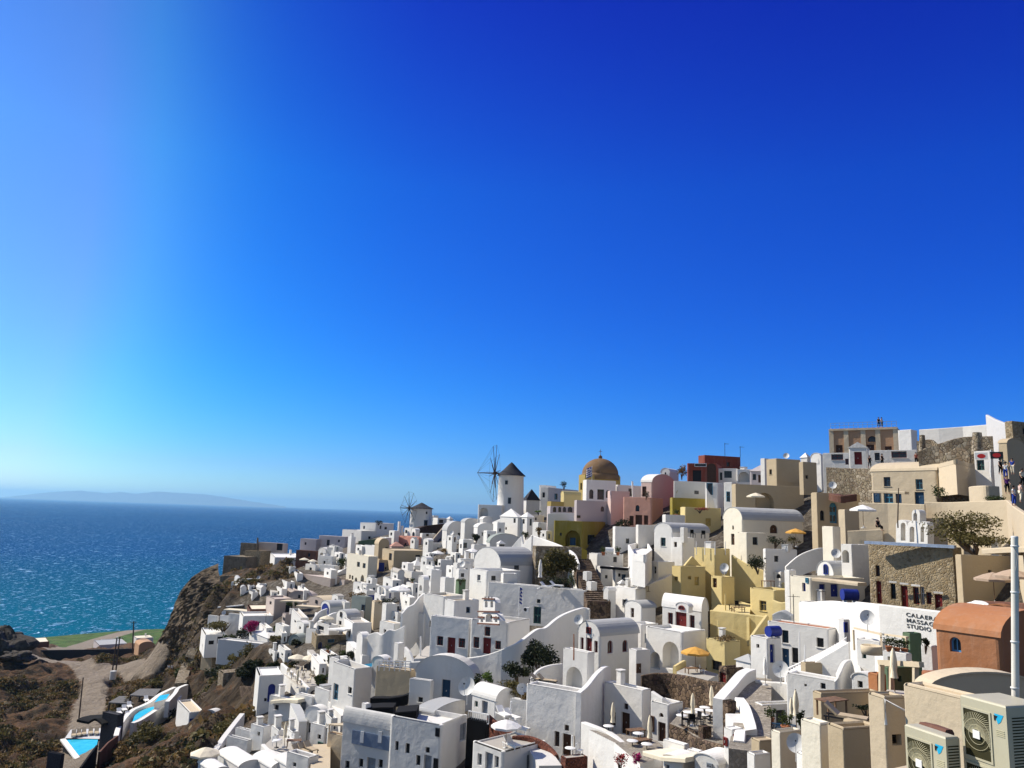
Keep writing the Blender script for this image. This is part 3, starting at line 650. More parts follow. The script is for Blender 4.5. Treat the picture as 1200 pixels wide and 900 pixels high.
# ------------------------------------------------------------------ free walls, terraces, steps
def smooth_pts(p, k=5):
    out = []
    for i in range(len(p)-1):
        a, b, c, d = p[max(i-1, 0)], p[i], p[i+1], p[min(i+2, len(p)-1)]
        for j in range(k):
            t = j/k; out.append(.5*((2*b)+(c-a)*t+(2*a-5*b+4*c-d)*t*t+(3*b-a-3*c+d)*t**3))
    return out+[p[-1]]
def WALL(label, pts, drop=None, yb=None, D=None, D2=None, th=.35, mat='white', name='garden_wall', cat='wall', sm=True, base=None, fd=4, group=None):
    """a wall whose top runs through picture points; each depth from its foot row (yb) on the ground or given"""
    n = len(pts); P = []
    for i, q in enumerate(pts):
        if len(q) > 2: d = q[2]
        elif D is not None: d = D + ((D2 if D2 is not None else D)-D)*i/max(1, n-1)
        else: d = hit(q[0], yb[i] if isinstance(yb, (list, tuple)) else (yb if yb else q[1]+drop))
        P.append(pt(q[0], q[1], d))
    zb = []
    for i, q in enumerate(pts):
        y = yb[i] if isinstance(yb, (list, tuple)) else yb
        zb.append(P[i].z + (rise(P[i], y) if y else (-(base or 3))) - fd)
    if sm and n > 2:
        Z = smooth_pts([V((0, 0, z)) for z in zb]); P = smooth_pts(P); zb = [z.z for z in Z]
    mb = MB(); n = len(P); rows = []
    for i in range(n):
        t = P[min(i+1, n-1)]-P[max(i-1, 0)]; t.z = 0; t.normalize(); nn = V((-t.y, t.x, 0))
        if nn.dot(P[i]-CAM) < 0: nn = -nn
        a = P[i]; r = min(.08, th*.3)
        rows.append([V((a.x, a.y, min(zb[i], a.z-.3))), a-V((0,0,r)), a+nn*r*.6+V((0,0,0)), a+nn*(th-r*.6), a+nn*th-V((0,0,r)), V((a.x, a.y, min(zb[i], a.z-.3)))+nn*th])
    for i in range(n-1):
        for k in range(5): mb.face([rows[i][k], rows[i+1][k], rows[i+1][k+1], rows[i][k+1]], 0, False)
    for e in (rows[0], rows[-1]): mb.face(e)
    return tag(mb.build(name, mat, origin=P[0]), label, cat, group)
def PLAT(label, poly, D=None, yb=None, drop=3.0, mat='deck', wmat='white', rim=0, rw=.25, name='terrace', cat='terrace', z=None, openrim=(), group=None, dd=0):
    """a level slab whose top outline is the picture polygon; height from the first corner's distance"""
    if z is None: z = pt(*poly[0], (D if D is not None else hit(poly[0][0], yb if yb else poly[0][1]) + dd)).z
    P = [ptz(x, y, z) for x, y in poly]; c = sum(P, V())/len(P)
    area = sum(P[i].x*P[(i+1) % len(P)].y-P[(i+1) % len(P)].x*P[i].y for i in range(len(P)))
    if area < 0: P = P[::-1]
    if max((p-c).length for p in P) > 40: WARN.append((label, 'plat big', round(max((p-c).length for p in P))))
    root = empty(name, (c.x, c.y, z), label, cat, group)
    f = MB(); f.face(P); f.build('paving', mat, root)
    b = MB(); n = len(P)
    for i in range(n):
        a, q = P[i], P[(i+1) % n]; b.face([a-V((0,0,drop)), q-V((0,0,drop)), q-V((0,0,.004)), a-V((0,0,.004))])
    b.build('retaining_wall', wmat, root)
    if rim:
        r = MB()
        for i in range(n):
            if i in openrim: continue
            a, q = P[i], P[(i+1) % n]; t = (q-a)
            if t.length < .2: continue
            t.normalize(); r.box((a+q)/2+V((-t.y, t.x, 0))*(rw/2-.02)+V((0,0,rim/2)), ((q-a).length-.02, rw, rim), math.atan2(t.y, t.x))
        r.build('parapet', wmat, root)
    return root
def STEPS(label, a, b, width, n, mat='white_old', wallmat=None, name='steps', cat='steps', drop=2.0):
    """a flight rising from picture point a (x, y, distance) to b"""
    A, B = pt(*a), pt(*b); h = V((B.x-A.x, B.y-A.y, 0)); L_ = h.length; t = h.normalized(); s = V((-t.y, t.x, 0)); mb = MB()
    for i in range(n):
        p = A+t*(L_*i/n); q = A+t*(L_*(i+1)/n); z = A.z+(B.z-A.z)*(i+1)/n
        vs = [p-s*width/2, p+s*width/2, q+s*width/2, q-s*width/2]
        top = [V((v.x, v.y, z)) for v in vs]; bot = [V((v.x, v.y, A.z+(B.z-A.z)*i/n-drop)) for v in vs]
        mb.face(top); 
        for k in range(4): mb.face([bot[k], bot[(k+1) % 4], top[(k+1) % 4], top[k]])
    return tag(mb.build(name, mat, origin=A), label, cat)
# ------------------------------------------------------------------ plants
def leaves(mb, c, rx, ry, rz, n, size, mi=0, seed=0, lump=7, fill=.55):
    """leaf faces spread through clumps of an uneven crown"""
    rnd = random.Random(seed); c = V(c)
    cl = []
    for k in range(lump):
        a = rnd.uniform(0, 6.283); e = rnd.uniform(-.95, 1); q = rnd.uniform(.3, .75)
        cl.append((V((rx*q*math.cos(a)*math.cos(e), ry*q*math.sin(a)*math.cos(e), rz*q*math.sin(e))), rnd.uniform(.32, .6)))
    for i in range(n):
        o, s = rnd.choice(cl)
        d = V((rnd.gauss(0,1), rnd.gauss(0,1), rnd.gauss(0,1))); d.normalize(); q = rnd.random()**.4
        p = c + o + V((d.x*rx*s*q, d.y*ry*s*q, d.z*rz*s*q))
        t = V((rnd.gauss(0,1), rnd.gauss(0,1), rnd.gauss(0,.6)+.15)).normalized(); b = t.cross(V((rnd.gauss(0,1), rnd.gauss(0,1), rnd.gauss(0,1)))).normalized()
        l = size*rnd.uniform(.6, 1.4); w = l*.45
        mb.face([p-t*l/2, p+b*w/2, p+t*l/2, p-b*w/2], mi)
NB = [0]
def bush(label, px, py, wpx, hpx, D=None, mat='leaf', name='shrub', cat='shrub', n=700, depth=None, stem=True, group=None, size=None, dz=0):
    """a shrub whose picture centre is (px, py)"""
    NB[0] += 1
    if D is None: D = hit(px, py+hpx/2)
    c = pt(px, py, D); k = D/F; rx, rz = wpx*k/2, hpx*k/2; ry = depth or rx
    root = empty(name, (c.x, c.y, c.z-rz), label, cat, group)
    mb = MB(); leaves(mb, c, rx, ry, rz, n, size or min(.55, max(.2, .3*min(rx, rz))), 0, NB[0]*13+5, lump=9)
    mb.build('crown', mat, root)
    st = MB(); rnd = random.Random(NB[0])
    b0 = V((c.x, c.y, c.z-rz-.4))
    for j in range(5):
        e = c + V((rnd.uniform(-.5,.5)*rx, rnd.uniform(-.5,.5)*ry, rnd.uniform(-.2,.4)*rz)); m = (b0+e)/2 + V((rnd.uniform(-.1,.1)*rx, 0, 0))
        st.tube([b0, m, e], [.05*rx+.02, .035*rx+.015, .008], 5)
    st.build('stem', 'bark', root)
    return root
# ------------------------------------------------------------------ windmill and domes
def windmill(label, cl, cr, yt, yb, apex, hub, Rpx, az, D, nb=10, rmat='slate', ops=()):
    k = D/F; c = pt((cl+cr)/2, yb, D); r = (cr-cl)/2*k; h = rise(c, yt)
    root = empty('windmill', tuple(c), label, 'windmill')
    mb = MB(); mb.lathe(c, [(r*1.10, -3), (r*1.06, 0), (r, h-.25), (r+.06, h-.2), (r+.06, h)], 36); mb.build('tower', 'white', root)
    ha = rise(c, apex); rf = MB(); rf.lathe(c+V((0,0,h)), [(r*1.16, -.05), (r*1.12, .12), (r*.62, (ha-h)*.45), (r*.2, (ha-h)*.86), (.06, ha-h), (.0, ha-h)], 28, smooth=False); rf.build('cone_roof', rmat, root)
    for px, py, w_, h_, col in ops:
        f = MB(); p = pt(px, py, D); dx = p.x-c.x; q = c+V((dx, -math.sqrt(max(.01, (r*1.03)**2-dx*dx)), p.z-c.z)); a = math.atan2(dx, -(q.y-c.y))
        f.box(q, (w_*k, .22, h_*k), a); wo = f.build('window' if h_ < 6 else 'door', 'paint_'+col, root)
        g = MB(); g.box(q+V((math.sin(a)*.12, -math.cos(a)*.12, 0)), (w_*k*.72, .04, h_*k*.8), a); g.build('pane', 'glass', wo)
    hb = pt(*hub, D); ax = V((math.sin(R(az)), math.cos(R(az)), 0)); cc = V((c.x, c.y, c.z+rise(c, hub[1])))
    hb = cc + ax*max(r+1.0, abs(along(cc, ax, hub[0])))
    Rm = Rpx*k; tip = hb + ax*Rm*.62
    a_ = MB(); a_.tube([cc-ax*.5, hb, tip], [.2, .18, .07], 8); a_.tube([hb-ax*.35, hb+ax*.35], .42, 10); a_.build('axle', 'oldwood', root)
    sx = ax.cross(V((0,0,1))).normalized(); wh = MB(); st = MB(); tips = []
    for i in range(nb):
        t = 2*math.pi*(i+.25)/nb; d = sx*math.cos(t)+V((0,0,1))*math.sin(t); e = hb+d*Rm; tips.append(e)
        wh = MB(); wh.tube([hb, hb+d*Rm*.5, e], [.1, .075, .05], 6)
        if i % 2 == 0: wh.bar(hb+d*Rm*.12+ax*.1, hb+d*Rm*.55+ax*.1, .13, .06)
        wh.build('sail_arm', 'oldwood', root)
        st.bar(e, tip, .025)
    for i in range(nb): st.bar(tips[i], tips[(i+1) % nb], .025)
    st.build('stay_wires', 'oldwood', root)
    return root
# ------------------------------------------------------------------ small furniture prototypes (built at the origin, then placed)
def proto_open_umbrella(mat='canvas'):
    root = empty('umbrella', (0,0,0), '', 'umbrella')
    p = MB(); p.tube([(0,0,0),(0,0,2.5)], .03, 8); p.build('pole', 'wood', root)
    c = MB(); n = 8; tip = V((0,0,2.65)); rim = [V((1.5*math.cos(2*math.pi*k/n), 1.5*math.sin(2*math.pi*k/n), 2.08)) for k in range(n)]
    for k in range(n):
        a, b = rim[k], rim[(k+1) % n]; m = (a+b)/2+V((0,0,.03)); ia, ib = a.lerp(tip, .5)+V((0,0,.05)), b.lerp(tip, .5)+V((0,0,.05))
        c.face([tip, ia, ib]); c.face([ia, a, m, b, ib]); c.face([a, a-V((0,0,.18)), b-V((0,0,.18)), b, m])
    c.build('canopy', mat, root)
    for k in range(n):
        r_ = MB(); r_.bar(V((0,0,2.6)), rim[k]-V((0,0,.03)), .025); r_.build('rib', 'wood', root)
    b = MB(); b.lathe((0,0,0), [(.28,0),(.28,.07),(.05,.1),(.05,.3)], 16, cap=True); b.build('base', 'shade_grey', root)
    return root
def proto_closed_umbrella(mat='canvas'):
    root = empty('parasol', (0,0,0), '', 'parasol')
    p = MB(); p.tube([(0,0,0),(0,0,2.75)], .03, 8); p.build('pole', 'wood', root)
    c = MB(); vs = []; n = 16
    prof = [(.03,2.7),(.09,2.5),(.15,2.1),(.17,1.7),(.13,1.45),(.16,1.2),(.19,1.05)]
    for r_, z in prof:
        for k in range(n): q = r_*(1.18 if k % 2 else .8); vs.append((q*math.cos(2*math.pi*k/n), q*math.sin(2*math.pi*k/n), z))
    c.mesh(vs, [(i*n+k, i*n+(k+1) % n, (i+1)*n+(k+1) % n, (i+1)*n+k) for i in range(len(prof)-1) for k in range(n)], 0, True); c.build('folded_canopy', mat, root)
    b = MB(); b.lathe((0,0,0), [(.28,0),(.28,.07),(.05,.1),(.05,.3)], 16, cap=True); b.build('base', 'shade_grey', root)
    return root
def proto_chair(mat='wood', seat='canvas'):
    root = empty('chair', (0,0,0), '', 'chair')
    s = MB(); s.box((0,0,.45), (.46,.46,.06)); s.build('seat', seat, root)
    b = MB(); b.box((0,.22,.72), (.46,.05,.42), 0, 0, Matrix.Rotation(R(-8), 3, 'X')); b.build('backrest', seat, root)
    for x in (-.2,.2):
        for y in (-.2,.2): l = MB(); l.bar((x,y,0), (x,y,.44 if y < 0 else .9), .045); l.build('leg', mat, root)
    return root
def proto_lounger(mat='wood', seat='canvas'):
    root = empty('sun_lounger', (0,0,0), '', 'lounger')
    s = MB(); s.box((0,.1,.36), (.64,1.3,.1)); s.build('mattress', seat, root)
    b = MB(); b.box((0,.98,.60), (.64,.72,.1), 0, 0, Matrix.Rotation(R(40), 3, 'X')); b.build('backrest', seat, root)
    f = MB(); f.box((-.33,.35,.28), (.05,1.9,.07)); f.box((.33,.35,.28), (.05,1.9,.07)); f.build('frame', mat, root)
    for x in (-.3,.3):
        for y in (-.45,1.2): l = MB(); l.bar((x,y,0), (x,y,.27), .06); l.build('leg', mat, root)
    return root
def proto_table(mat='plastic_white'):
    root = empty('table', (0,0,0), '', 'table')
    s = MB(); s.lathe((0,0,0), [(0,.71),(.42,.71),(.44,.73),(.42,.75),(0,.75)], 20); s.build('tabletop', mat, root)
    l = MB(); l.tube([(0,0,.05),(0,0,.71)], .035, 8); l.build('pedestal', 'darkmetal', root)
    b = MB(); b.lathe((0,0,0), [(.25,0),(.25,.03),(.04,.06)], 16); b.build('base', 'darkmetal', root)
    return root
def proto_bigtable(mat='wood'):
    root = empty('table', (0,0,0), '', 'table')
    s = MB(); s.box((0,0,.73), (1.5,.8,.05)); s.build('tabletop', mat, root)
    for x in (-.66,.66):
        for y in (-.32,.32): l = MB(); l.bar((x,y,0), (x,y,.70), .07); l.build('leg', mat, root)
    return root
def proto_dish():
    root = empty('satellite_dish', (0,0,0), '', 'satellite dish')
    d = MB(); vs = []; n = 24; rings = 5
    T = Matrix.Rotation(R(62), 3, 'X')
    for i in range(rings+1):
        q = i/rings
        for k in range(n): vs.append(T @ V((.5*q*math.cos(2*math.pi*k/n), .55*q*math.sin(2*math.pi*k/n), .16*q*q)) + V((0,0,1.0)))
    fs = [(i*n+k, i*n+(k+1) % n, (i+1)*n+(k+1) % n, (i+1)*n+k) for i in range(rings) for k in range(n)]
    d.mesh(vs, fs, 0, True); d.build('reflector', 'galv', root)
    a = MB(); f_ = T @ V((0,0,.55)) + V((0,0,1.0)); a.bar(T @ V((0,-.5,.15)) + V((0,0,1.0)), f_, .025); a.build('feed_arm', 'galv', root)
    l = MB(); l.tube([f_-V((0,-.05,0)), f_+V((0,-.06,.02))], .045, 8); l.build('receiver', 'darkmetal', root)
    m = MB(); m.tube([(0,.05,0),(0,.05,1.0)], .03, 8); m.build('mast', 'galv', root)
    return root
def proto_pot(mat='terracotta'):
    root = empty('potted_plant', (0,0,0), '', 'plant')
    p = MB(); p.lathe((0,0,0), [(.17,0),(.26,.38),(.29,.40),(.29,.45),(.24,.45),(.22,.38),(0,.38)], 18); p.build('pot', mat, root)
    c = MB(); leaves(c, (0,0,.85), .45,.45,.5, 220, .17, 0, 5); c.build('foliage', 'leaf', root)
    return root
def proto_tank(mat='paint_b'):
    root = empty('water_tank', (0,0,0), '', 'water tank')
    p = MB(); p.tube([(-.55,0,.55),(.55,0,.55)], .42, 18); p.build('barrel', mat, root)
    for x in (-.35,.35): l = MB(); l.box((x,0,.08), (.08,.7,.16)); l.build('cradle', 'galv', root)
    return root
def proto_ac():
    root = empty('air_conditioner', (0,0,0), '', 'air conditioner')
    p = MB(); p.box((0,0,.3), (.8,.3,.56)); p.build('casing', 'plastic_white', root)
    g = MB(); g.lathe((0,0,0), [(.0,0),(.23,0)], 20); 
    for i in range(len(g.v)): x, y, z = g.v[i]; g.v[i] = (x-.12, -.156, y+.3)
    g.build('fan_grille', 'darkmetal', root)
    f = MB(); f.box((-.3,0,.01), (.06,.3,.03)); f.box((.3,0,.01), (.06,.3,.03)); f.build('feet', 'galv', root)
    return root
PROTO = {}
def place(kind, label, px, py, D=None, rz=0, scale=1.0, group=None, z=None):
    """copies of one furniture prototype; (px, py) is where its foot stands"""
    fns = dict(umb=lambda: proto_open_umbrella(), umbw=lambda: proto_open_umbrella('canvas_white'), umbo=lambda: proto_open_umbrella('canvas_orange'), umbt=lambda: proto_open_umbrella('canvas_brown'), par=proto_closed_umbrella, parw=lambda: proto_closed_umbrella('canvas_white'),
        chair=proto_chair, chairw=lambda: proto_chair('plastic_white', 'plastic_white'), chairb=lambda: proto_chair('darkmetal', 'blackcloth'), lounge=proto_lounger, loungew=lambda: proto_lounger('plastic_white', 'canvas_white'), loungek=lambda: proto_lounger('darkmetal', 'cushion'), table=proto_table, tableb=proto_bigtable,
        dish=proto_dish, pot=proto_pot, tank=proto_tank, tankw=lambda: proto_tank('plastic_white'), ac=proto_ac)
    if kind not in PROTO: PROTO[kind] = (fns[kind](), [False])
    P = ptz(px, py, z) if z is not None else pt(px, py, D if D is not None else hit(px, py))
    o = put(*PROTO[kind], tuple(P), rz, label, group, scale)
    if (P-CAM).length > 125 and kind not in ('umb', 'umbw', 'umbo', 'par', 'parw'): pass
    return o
def antenna(label, px, yb, yt, D, arms=4, name='antenna'):
    a = pt(px, yb, D); h = rise(a, yt); root = empty(name, tuple(a), label, 'antenna')
    p = MB(); p.tube([a-V((0,0,.5)), a+V((0,0,h))], .045, 6); p.build('mast', 'darkmetal', root)
    if arms:
        b = MB(); b.bar(a+V((-.1,0,h*.92)), a+V((.9,.2,h*.92)), .05)
        for i in range(arms): x = .2*i; b.bar(a+V((x,-.35,h*.92)), a+V((x+.02,.45,h*.92)), .04)
        b.build('aerial', 'darkmetal', root)
    return root
def pole(label, px0, py0, px1, py1, D, r=.06, mat='oldwood', name='post', cat='post', D1=None, cross=0):
    a, b = pt(px0, py0, D), pt(px1, py1, D1 or D)
    root = empty(name, tuple(a), label, cat)
    p = MB(); p.tube([a-V((0,0,.6)), a, b], [r, r, r*.75], 10); p.build('shaft', mat, root)
    if cross:
        for i in range(cross):
            c = MB(); q = b-V((0,0,.5+i*.9)); c.bar(q-V((1.1,.3,0)), q+V((1.1,.3,0)), .12)
            c.build('crossarm', mat, root)
            for s in (-.9, -.4, .4, .9): k = MB(); k.tube([q+V((s,s*.27,.06)), q+V((s,s*.27,.3))], .05, 6); k.build('insulator', 'shade_grey', root)
    return root
def flag(label, px, py, yt, D, w, h, side=1):
    a = pt(px, py, D); H_ = rise(a, yt); root = empty('flag', tuple(a), label, 'flag')
    p = MB(); p.tube([a, a+V((0,0,H_))], .035, 8); p.build('flagpole', 'plastic_white', root)
    f = MB(); n = 10; top = a.z+H_-.1
    def q(i, z): s = i/n*w; return V((a.x+side*s*.75, a.y+.12*math.sin(i*1.3), z-.35*s))
    for j in range(9):
        z1, z0 = top-h*j/9, top-h*(j+1)/9
        for i in range(n):
            col = 0 if j % 2 == 0 else 1
            if j < 5 and i < 4: col = 1 if (j == 2 or i in (1, 2) and False) else 0
            if j < 5 and i in (1,) : col = 1
            f.face([q(i, z0), q(i+1, z0), q(i+1, z1), q(i, z1)], col)
    f.build('cloth', ['bluecloth', 'canvas_white'], root)
    return root
# ------------------------------------------------------------------ people
def skin(name, verts, edges, rad, mat, parent, sub=1, root_i=0):
    me = bpy.data.meshes.new(name); me.from_pydata([tuple(v) for v in verts], edges, []); me.materials.append(M[mat])
    o = link(bpy.data.objects.new(name, me)); o.parent = parent
    md = o.modifiers.new('skin', 'SKIN'); md.use_smooth_shade = True
    sv = me.skin_vertices[0].data
    for i, r_ in enumerate(rad): sv[i].radius = (r_, r_) if not isinstance(r_, tuple) else r_
    sv[root_i].use_root = True
    s = o.modifiers.new('sub', 'SUBSURF'); s.levels = sub; s.render_levels = sub
    return o
def person(label, px, py, D, rz=0, shirt='plastic_white', legs='bluecloth', hair='hairdark', sit=False, s=1.0, z=None, hat=None):
    P = ptz(px, py, z) if z is not None else pt(px, py, D); root = empty('person', tuple(P), label, 'person', None, rz); root.scale = (s,)*3
    if sit:
        kz, hz = .46, .50; J = dict(hip=(0,0,hz), kl=(.1,-.44,kz), kr=(-.1,-.44,kz), fl=(.1,-.48,.05), fr=(-.1,-.48,.05))
    else: hz = .92; J = dict(hip=(0,0,hz), kl=(.11,-.06,.49), kr=(-.11,.05,.49), fl=(.12,0.02,.05), fr=(-.12,.14,.06))
    c = hz
    J.update(wa=(0,.01,c+.16), ch=(0,.01,c+.36), nk=(0,0,c+.54), hd=(0,-.03,c+.66), top=(0,-.02,c+.78), sl=(.17,.01,c+.46), sr=(-.17,.01,c+.46), el=(.25,.0,c+.2), er=(-.25,.0,c+.2), hl=(.22,-.2,c+.02), hr=(-.24,-.14,c-.02), hlp=(.09,0,c-.02), hrp=(-.09,0,c-.02), tl=(J['fl'][0],J['fl'][1]-.17,.03), tr=(J['fr'][0],J['fr'][1]-.17,.03), gl=(.21,-.28,c-.03), gr=(-.24,-.22,c-.08))
    ks = list(J); ix = {k: i for i, k in enumerate(ks)}
    E = [('hip','wa'),('wa','ch'),('ch','nk'),('nk','hd'),('hd','top'),('ch','sl'),('ch','sr'),('sl','el'),('el','hl'),('hl','gl'),('sr','er'),('er','hr'),('hr','gr'),('hip','hlp'),('hip','hrp'),('hlp','kl'),('kl','fl'),('fl','tl'),('hrp','kr'),('kr','fr'),('fr','tr')]
    rd = dict(hip=.13,wa=.12,ch=.14,nk=.055,hd=.10,top=.07,sl=.06,sr=.06,el=.045,er=.045,hl=.03,hr=.03,gl=.03,gr=.03,hlp=.1,hrp=.1,kl=.06,kr=.06,fl=.045,fr=.045,tl=.035,tr=.035)
    skin('body', [J[k] for k in ks], [(ix[a], ix[b]) for a, b in E], [rd[k] for k in ks], 'skin', root, 2, ix['hip'])
    up = ['wa','hip','ch','sl','sr','mel','mer']; K = dict(J); K['mel'] = tuple((V(J['sl'])+V(J['el']))/2); K['mer'] = tuple((V(J['sr'])+V(J['er']))/2); K['hip'] = (0,0,c+.02)
    skin('shirt', [K[k] for k in up], [(0,1),(0,2),(2,3),(2,4),(3,5),(4,6)], [.14,.15,.165,.085,.085,.075,.075], shirt, root, 2, 0)
    lo = ['hip','hlp','hrp','kl','kr','al','ar']; K['al'] = tuple(V(J['kl']).lerp(V(J['fl']), .7)); K['ar'] = tuple(V(J['kr']).lerp(V(J['fr']), .7)); K['hip'] = J['hip']
    skin('trousers', [K[k] for k in lo], [(0,1),(0,2),(1,3),(2,4),(3,5),(4,6)], [.145,.115,.115,.08,.08,.065,.065], legs, root, 2, 0)
    h = MB(); hc = V(J['hd'])+V((0,.03,.05))
    vs, fs, n = [], [], 14
    for i in range(8):
        e = -.35+1.92*i/7
        for k in range(n): a = 2*math.pi*k/n; q = .118*math.cos(e); vs.append(hc+V((q*math.cos(a), q*math.sin(a)*1.1+(.03 if math.sin(a) < 0 and e < .3 else 0), .125*math.sin(e))))
    h.mesh(vs, [(i*n+k, i*n+(k+1) % n, (i+1)*n+(k+1) % n, (i+1)*n+k) for i in range(7) for k in range(n)], 0, True)
    ob = bpy.data.objects.new('hair', bpy.data.meshes.new('hair')); ob.data.from_pydata([tuple(v) for v in h.v], [], h.f); ob.data.materials.append(M[hat or hair]); ob.parent = root; link(ob); ob.data.polygons.foreach_set('use_smooth', [True]*len(h.f))
    if hat: ob.name = 'hat'
    f = MB(); nose = V(J['hd'])+V((0,-.105,.0))
    f.box(nose, (.03,.04,.045)); f.box(nose+V((.04,.012,.035)), (.03,.015,.014), 0, 1); f.box(nose+V((-.04,.012,.035)), (.03,.015,.014), 0, 1); f.box(nose+V((0,.012,-.05)), (.05,.015,.012), 0, 2)
    ob = bpy.data.objects.new('face', bpy.data.meshes.new('face')); ob.data.from_pydata(f.v, [], f.f)
    for m in ('skin','hairdark','rust'): ob.data.materials.append(M[m])
    ob.data.polygons.foreach_set('material_index', f.m); ob.parent = root; link(ob)
    return root
# ================================================================== skyline, centre
windmill('tall white windmill with dark pointed roof above the village', 583.5, 612.5, 557.5, 592, 541.7, (580,555), 34, -80, 180, 10, 'slate', [(593.5,566,3.2,4.5,'d'),(597,587,3.6,7,'d')])
windmill('shorter white windmill with low grey cone roof near the sea', 480.5, 505, 596, 620, 589, (480.5,596), 19, -125, 245, 10, 'slate', [(501,601,1.6,2.6,'d'),(500,613,4.5,7,'e')])
H('white terrace block with two open arches under the tall windmill', 560, 588, 612, 592, 607, 'Lo567,600,10,10;Lo581.7,601,12.5,11', D=176, yaw=22, par=.9)
H('small white house with steep dark roof beside the tall windmill', 612.5, 617, 633, 586, 596, '', D=183, roof='hip', crown=573, rmat='slate', yaw=60)
H('white flat house with green window left of the brown dome', 633, 643, 678, 571, 590, 'Rw651.7,582,4,7,g;Rw671,581,4,5,d;Lw637,580,3,6,d', D=186, yaw=30)
H('low white house with rounded roof behind the tall windmill', 632, 640, 652, 568.5, 580, '', D=196, yaw=30)
bush('dark palm-like shrub on the white roof left of the dome', 661, 567.5, 11, 9, 188, 'leaf_dark', n=260)
# church with the brown dome
D0 = 172
ch = H('ochre church with big brown dome and a cross on top', 678, 686, 727.5, 556, 600, 'Lw681,570,2,8,d', D=D0, yaw=58, mat='ochre', par=0, roof='none', name='domed_church', cat='church')
T_ = pt(703.3, 556.3, D0+5); k_ = (D0+5)/F; dm = MB()
rr_ = 21.2*k_; hz_ = rise(T_, 537.2)
dm.lathe(T_, [(rr_*1.06, -1.2), (rr_*1.06, -.1), (rr_*1.03, 0)] + [(rr_*math.cos(math.pi/2*i/16), hz_*math.sin(math.pi/2*i/16)) for i in range(17)], 48); dmo = dm.build('dome', 'dome_brown', ch)
lt = MB(); lt.lathe(T_+V((0,0,hz_-.05)), [(.42,0),(.42,.35),(.5,.4),(.12,.8),(0,.85)], 12); lt.bar(T_+V((0,0,hz_+.7)), T_+V((0,0,hz_+2.1)), .09); lt.bar(T_+V((-.4,0,hz_+1.6)), T_+V((.4,0,hz_+1.6)), .09); lt.build('cross', 'dome_brown', dmo)
cn = MB(); c_ = T_-V((0,0,.25))
H('white upper storey with arched openings in front of the brown dome', 683, 687.5, 722, 562, 588, 'Ra693,579,5,11;Rd704,579.5,8,12,g;Ra712.5,579,5,9', D=163, yaw=74)
flag('small blue and white flag in front of the brown dome', 693.5, 566, 546, 160, 1.5, 2.0, -1)
H('yellow vaulted house with lit end below the dome', 657, 661, 681, 580, 594, '', D=168, yaw=62, mat='yellow', roof='vl', crown=575.5, rmat='yellow', name='yellow_house')
H('low ochre house with flat tan roof below the tall windmill', 641, 646, 661, 587.5, 603, '', D=166, yaw=55, mat='ochre', name='yellow_house')
H('mauve house with a row of dark openings between pillars', 641, 645, 674, 593, 612, 'Ra650,597,4,6;Ra656,597,3.5,6;Ra661.5,597,4,6;Ra668,597,5,6', D=160, yaw=72, mat='mauve', name='mauve_house')
WALL('grey white curved wall above the ochre arch house', [(642,602),(655,601),(673,601.5)], D=156, base=3)
H('mauve house with one oval window below the dome', 673, 676, 716, 586, 614, 'Ra706,596.5,4,6,d;Rw678,605.5,4,3', D=158, yaw=74, mat='mauve', name='mauve_house')
H('plain mauve house block left of the pink house', 712, 716, 738, 575, 604, '', D=158, yaw=74, mat='rose', name='mauve_house')
H('white house with thin chimney between the dome and the pink house', 719, 724, 752, 568, 582, 'Rd739,577,5,9,g', D=166, yaw=58)
pole('thin white chimney post left of the rose vaulted house', 742, 583, 741, 564, 160, .22, 'white', 'chimney', 'chimney')
H('pink house with arched window above dark doors', 730, 764, 777.5, 583, 619, 'La747,595.5,4.6,7.5;Ld740,610,5,11,n;Ld748.5,609.5,8,12,n;Ld757,609.5,5,11,n', D=150, yaw=33, mat='pink', rmat='beige', name='pink_house')
H('rose house with arched end wall on top of the pink house', 751, 764, 790.5, 565, 590, 'Ld755,576,5,12,n', D=157, yaw=38, mat='rose', roof='vr', crown=556, rmat='white_old', name='rose_house')
bush('dark potted greenery on the terrace of the pink house', 757, 579, 12, 9, 149.5, 'leaf_dark', n=200)
bush('dark climbing shrub in front of the pink house', 731, 614, 22, 17, 151, 'leaf_dark', n=420)
H('small white vaulted chapel behind the rose house', 774, 785, 795.5, 554, 562, 'La780,555,1.6,3', D=166, yaw=35, roof='vl', crown=548.5, name='white_chapel', cat='chapel')
H('ochre arched house under the mauve houses with blue window', 649, 682.5, 720, 611, 646, 'Lo671,633,18,23;Lw657,626,2.5,3.5;Rw693,632.5,9,11.5,e;Ld671,637,7,14,e', D=147, yaw=25, mat='olive', rmat='pinkish', name='ochre_house')
WALL('olive retaining wall with curved end beside the ochre arch house', [(667,639.5),(676,640),(688,645)], D=140, yb=656, mat='olive')
# ================================================================== skyline, right of centre
H('dark red house with flat overhanging roof on the ridge', 818, 826, 868, 533, 560, '', D=158, yaw=74, mat='redwall', rmat='redwall', name='red_house', par=.5)
H('red brick front with arched door and white sign on the ridge', 805, 840, 846, 543, 568, 'Ld816.7,557.5,10,13,k;LA834,554,10.5,22,n;Lw821,545,14,4,w', D=151, yaw=22, mat='redwall', name='red_house')
H('pale blue house front beside the red brick house', 840, 864, 868, 549, 568, 'Lw853,556,9,8,g;Ld845,558,3,9,g', D=152, yaw=24, mat='white')
bush('brown dry bush beside the red house', 799, 551, 14, 18, 158, 'leaf_dry', n=380)
antenna('tall thin antenna on the dark red roof', 849.5, 533, 519, 158); antenna('second antenna at the right end of the red roof', 867.5, 533, 523, 157, 3)
WALL('white parapet wall below the red house', [(790,563.5),(806,564),(828,565),(846,566)], D=146, base=2.5)
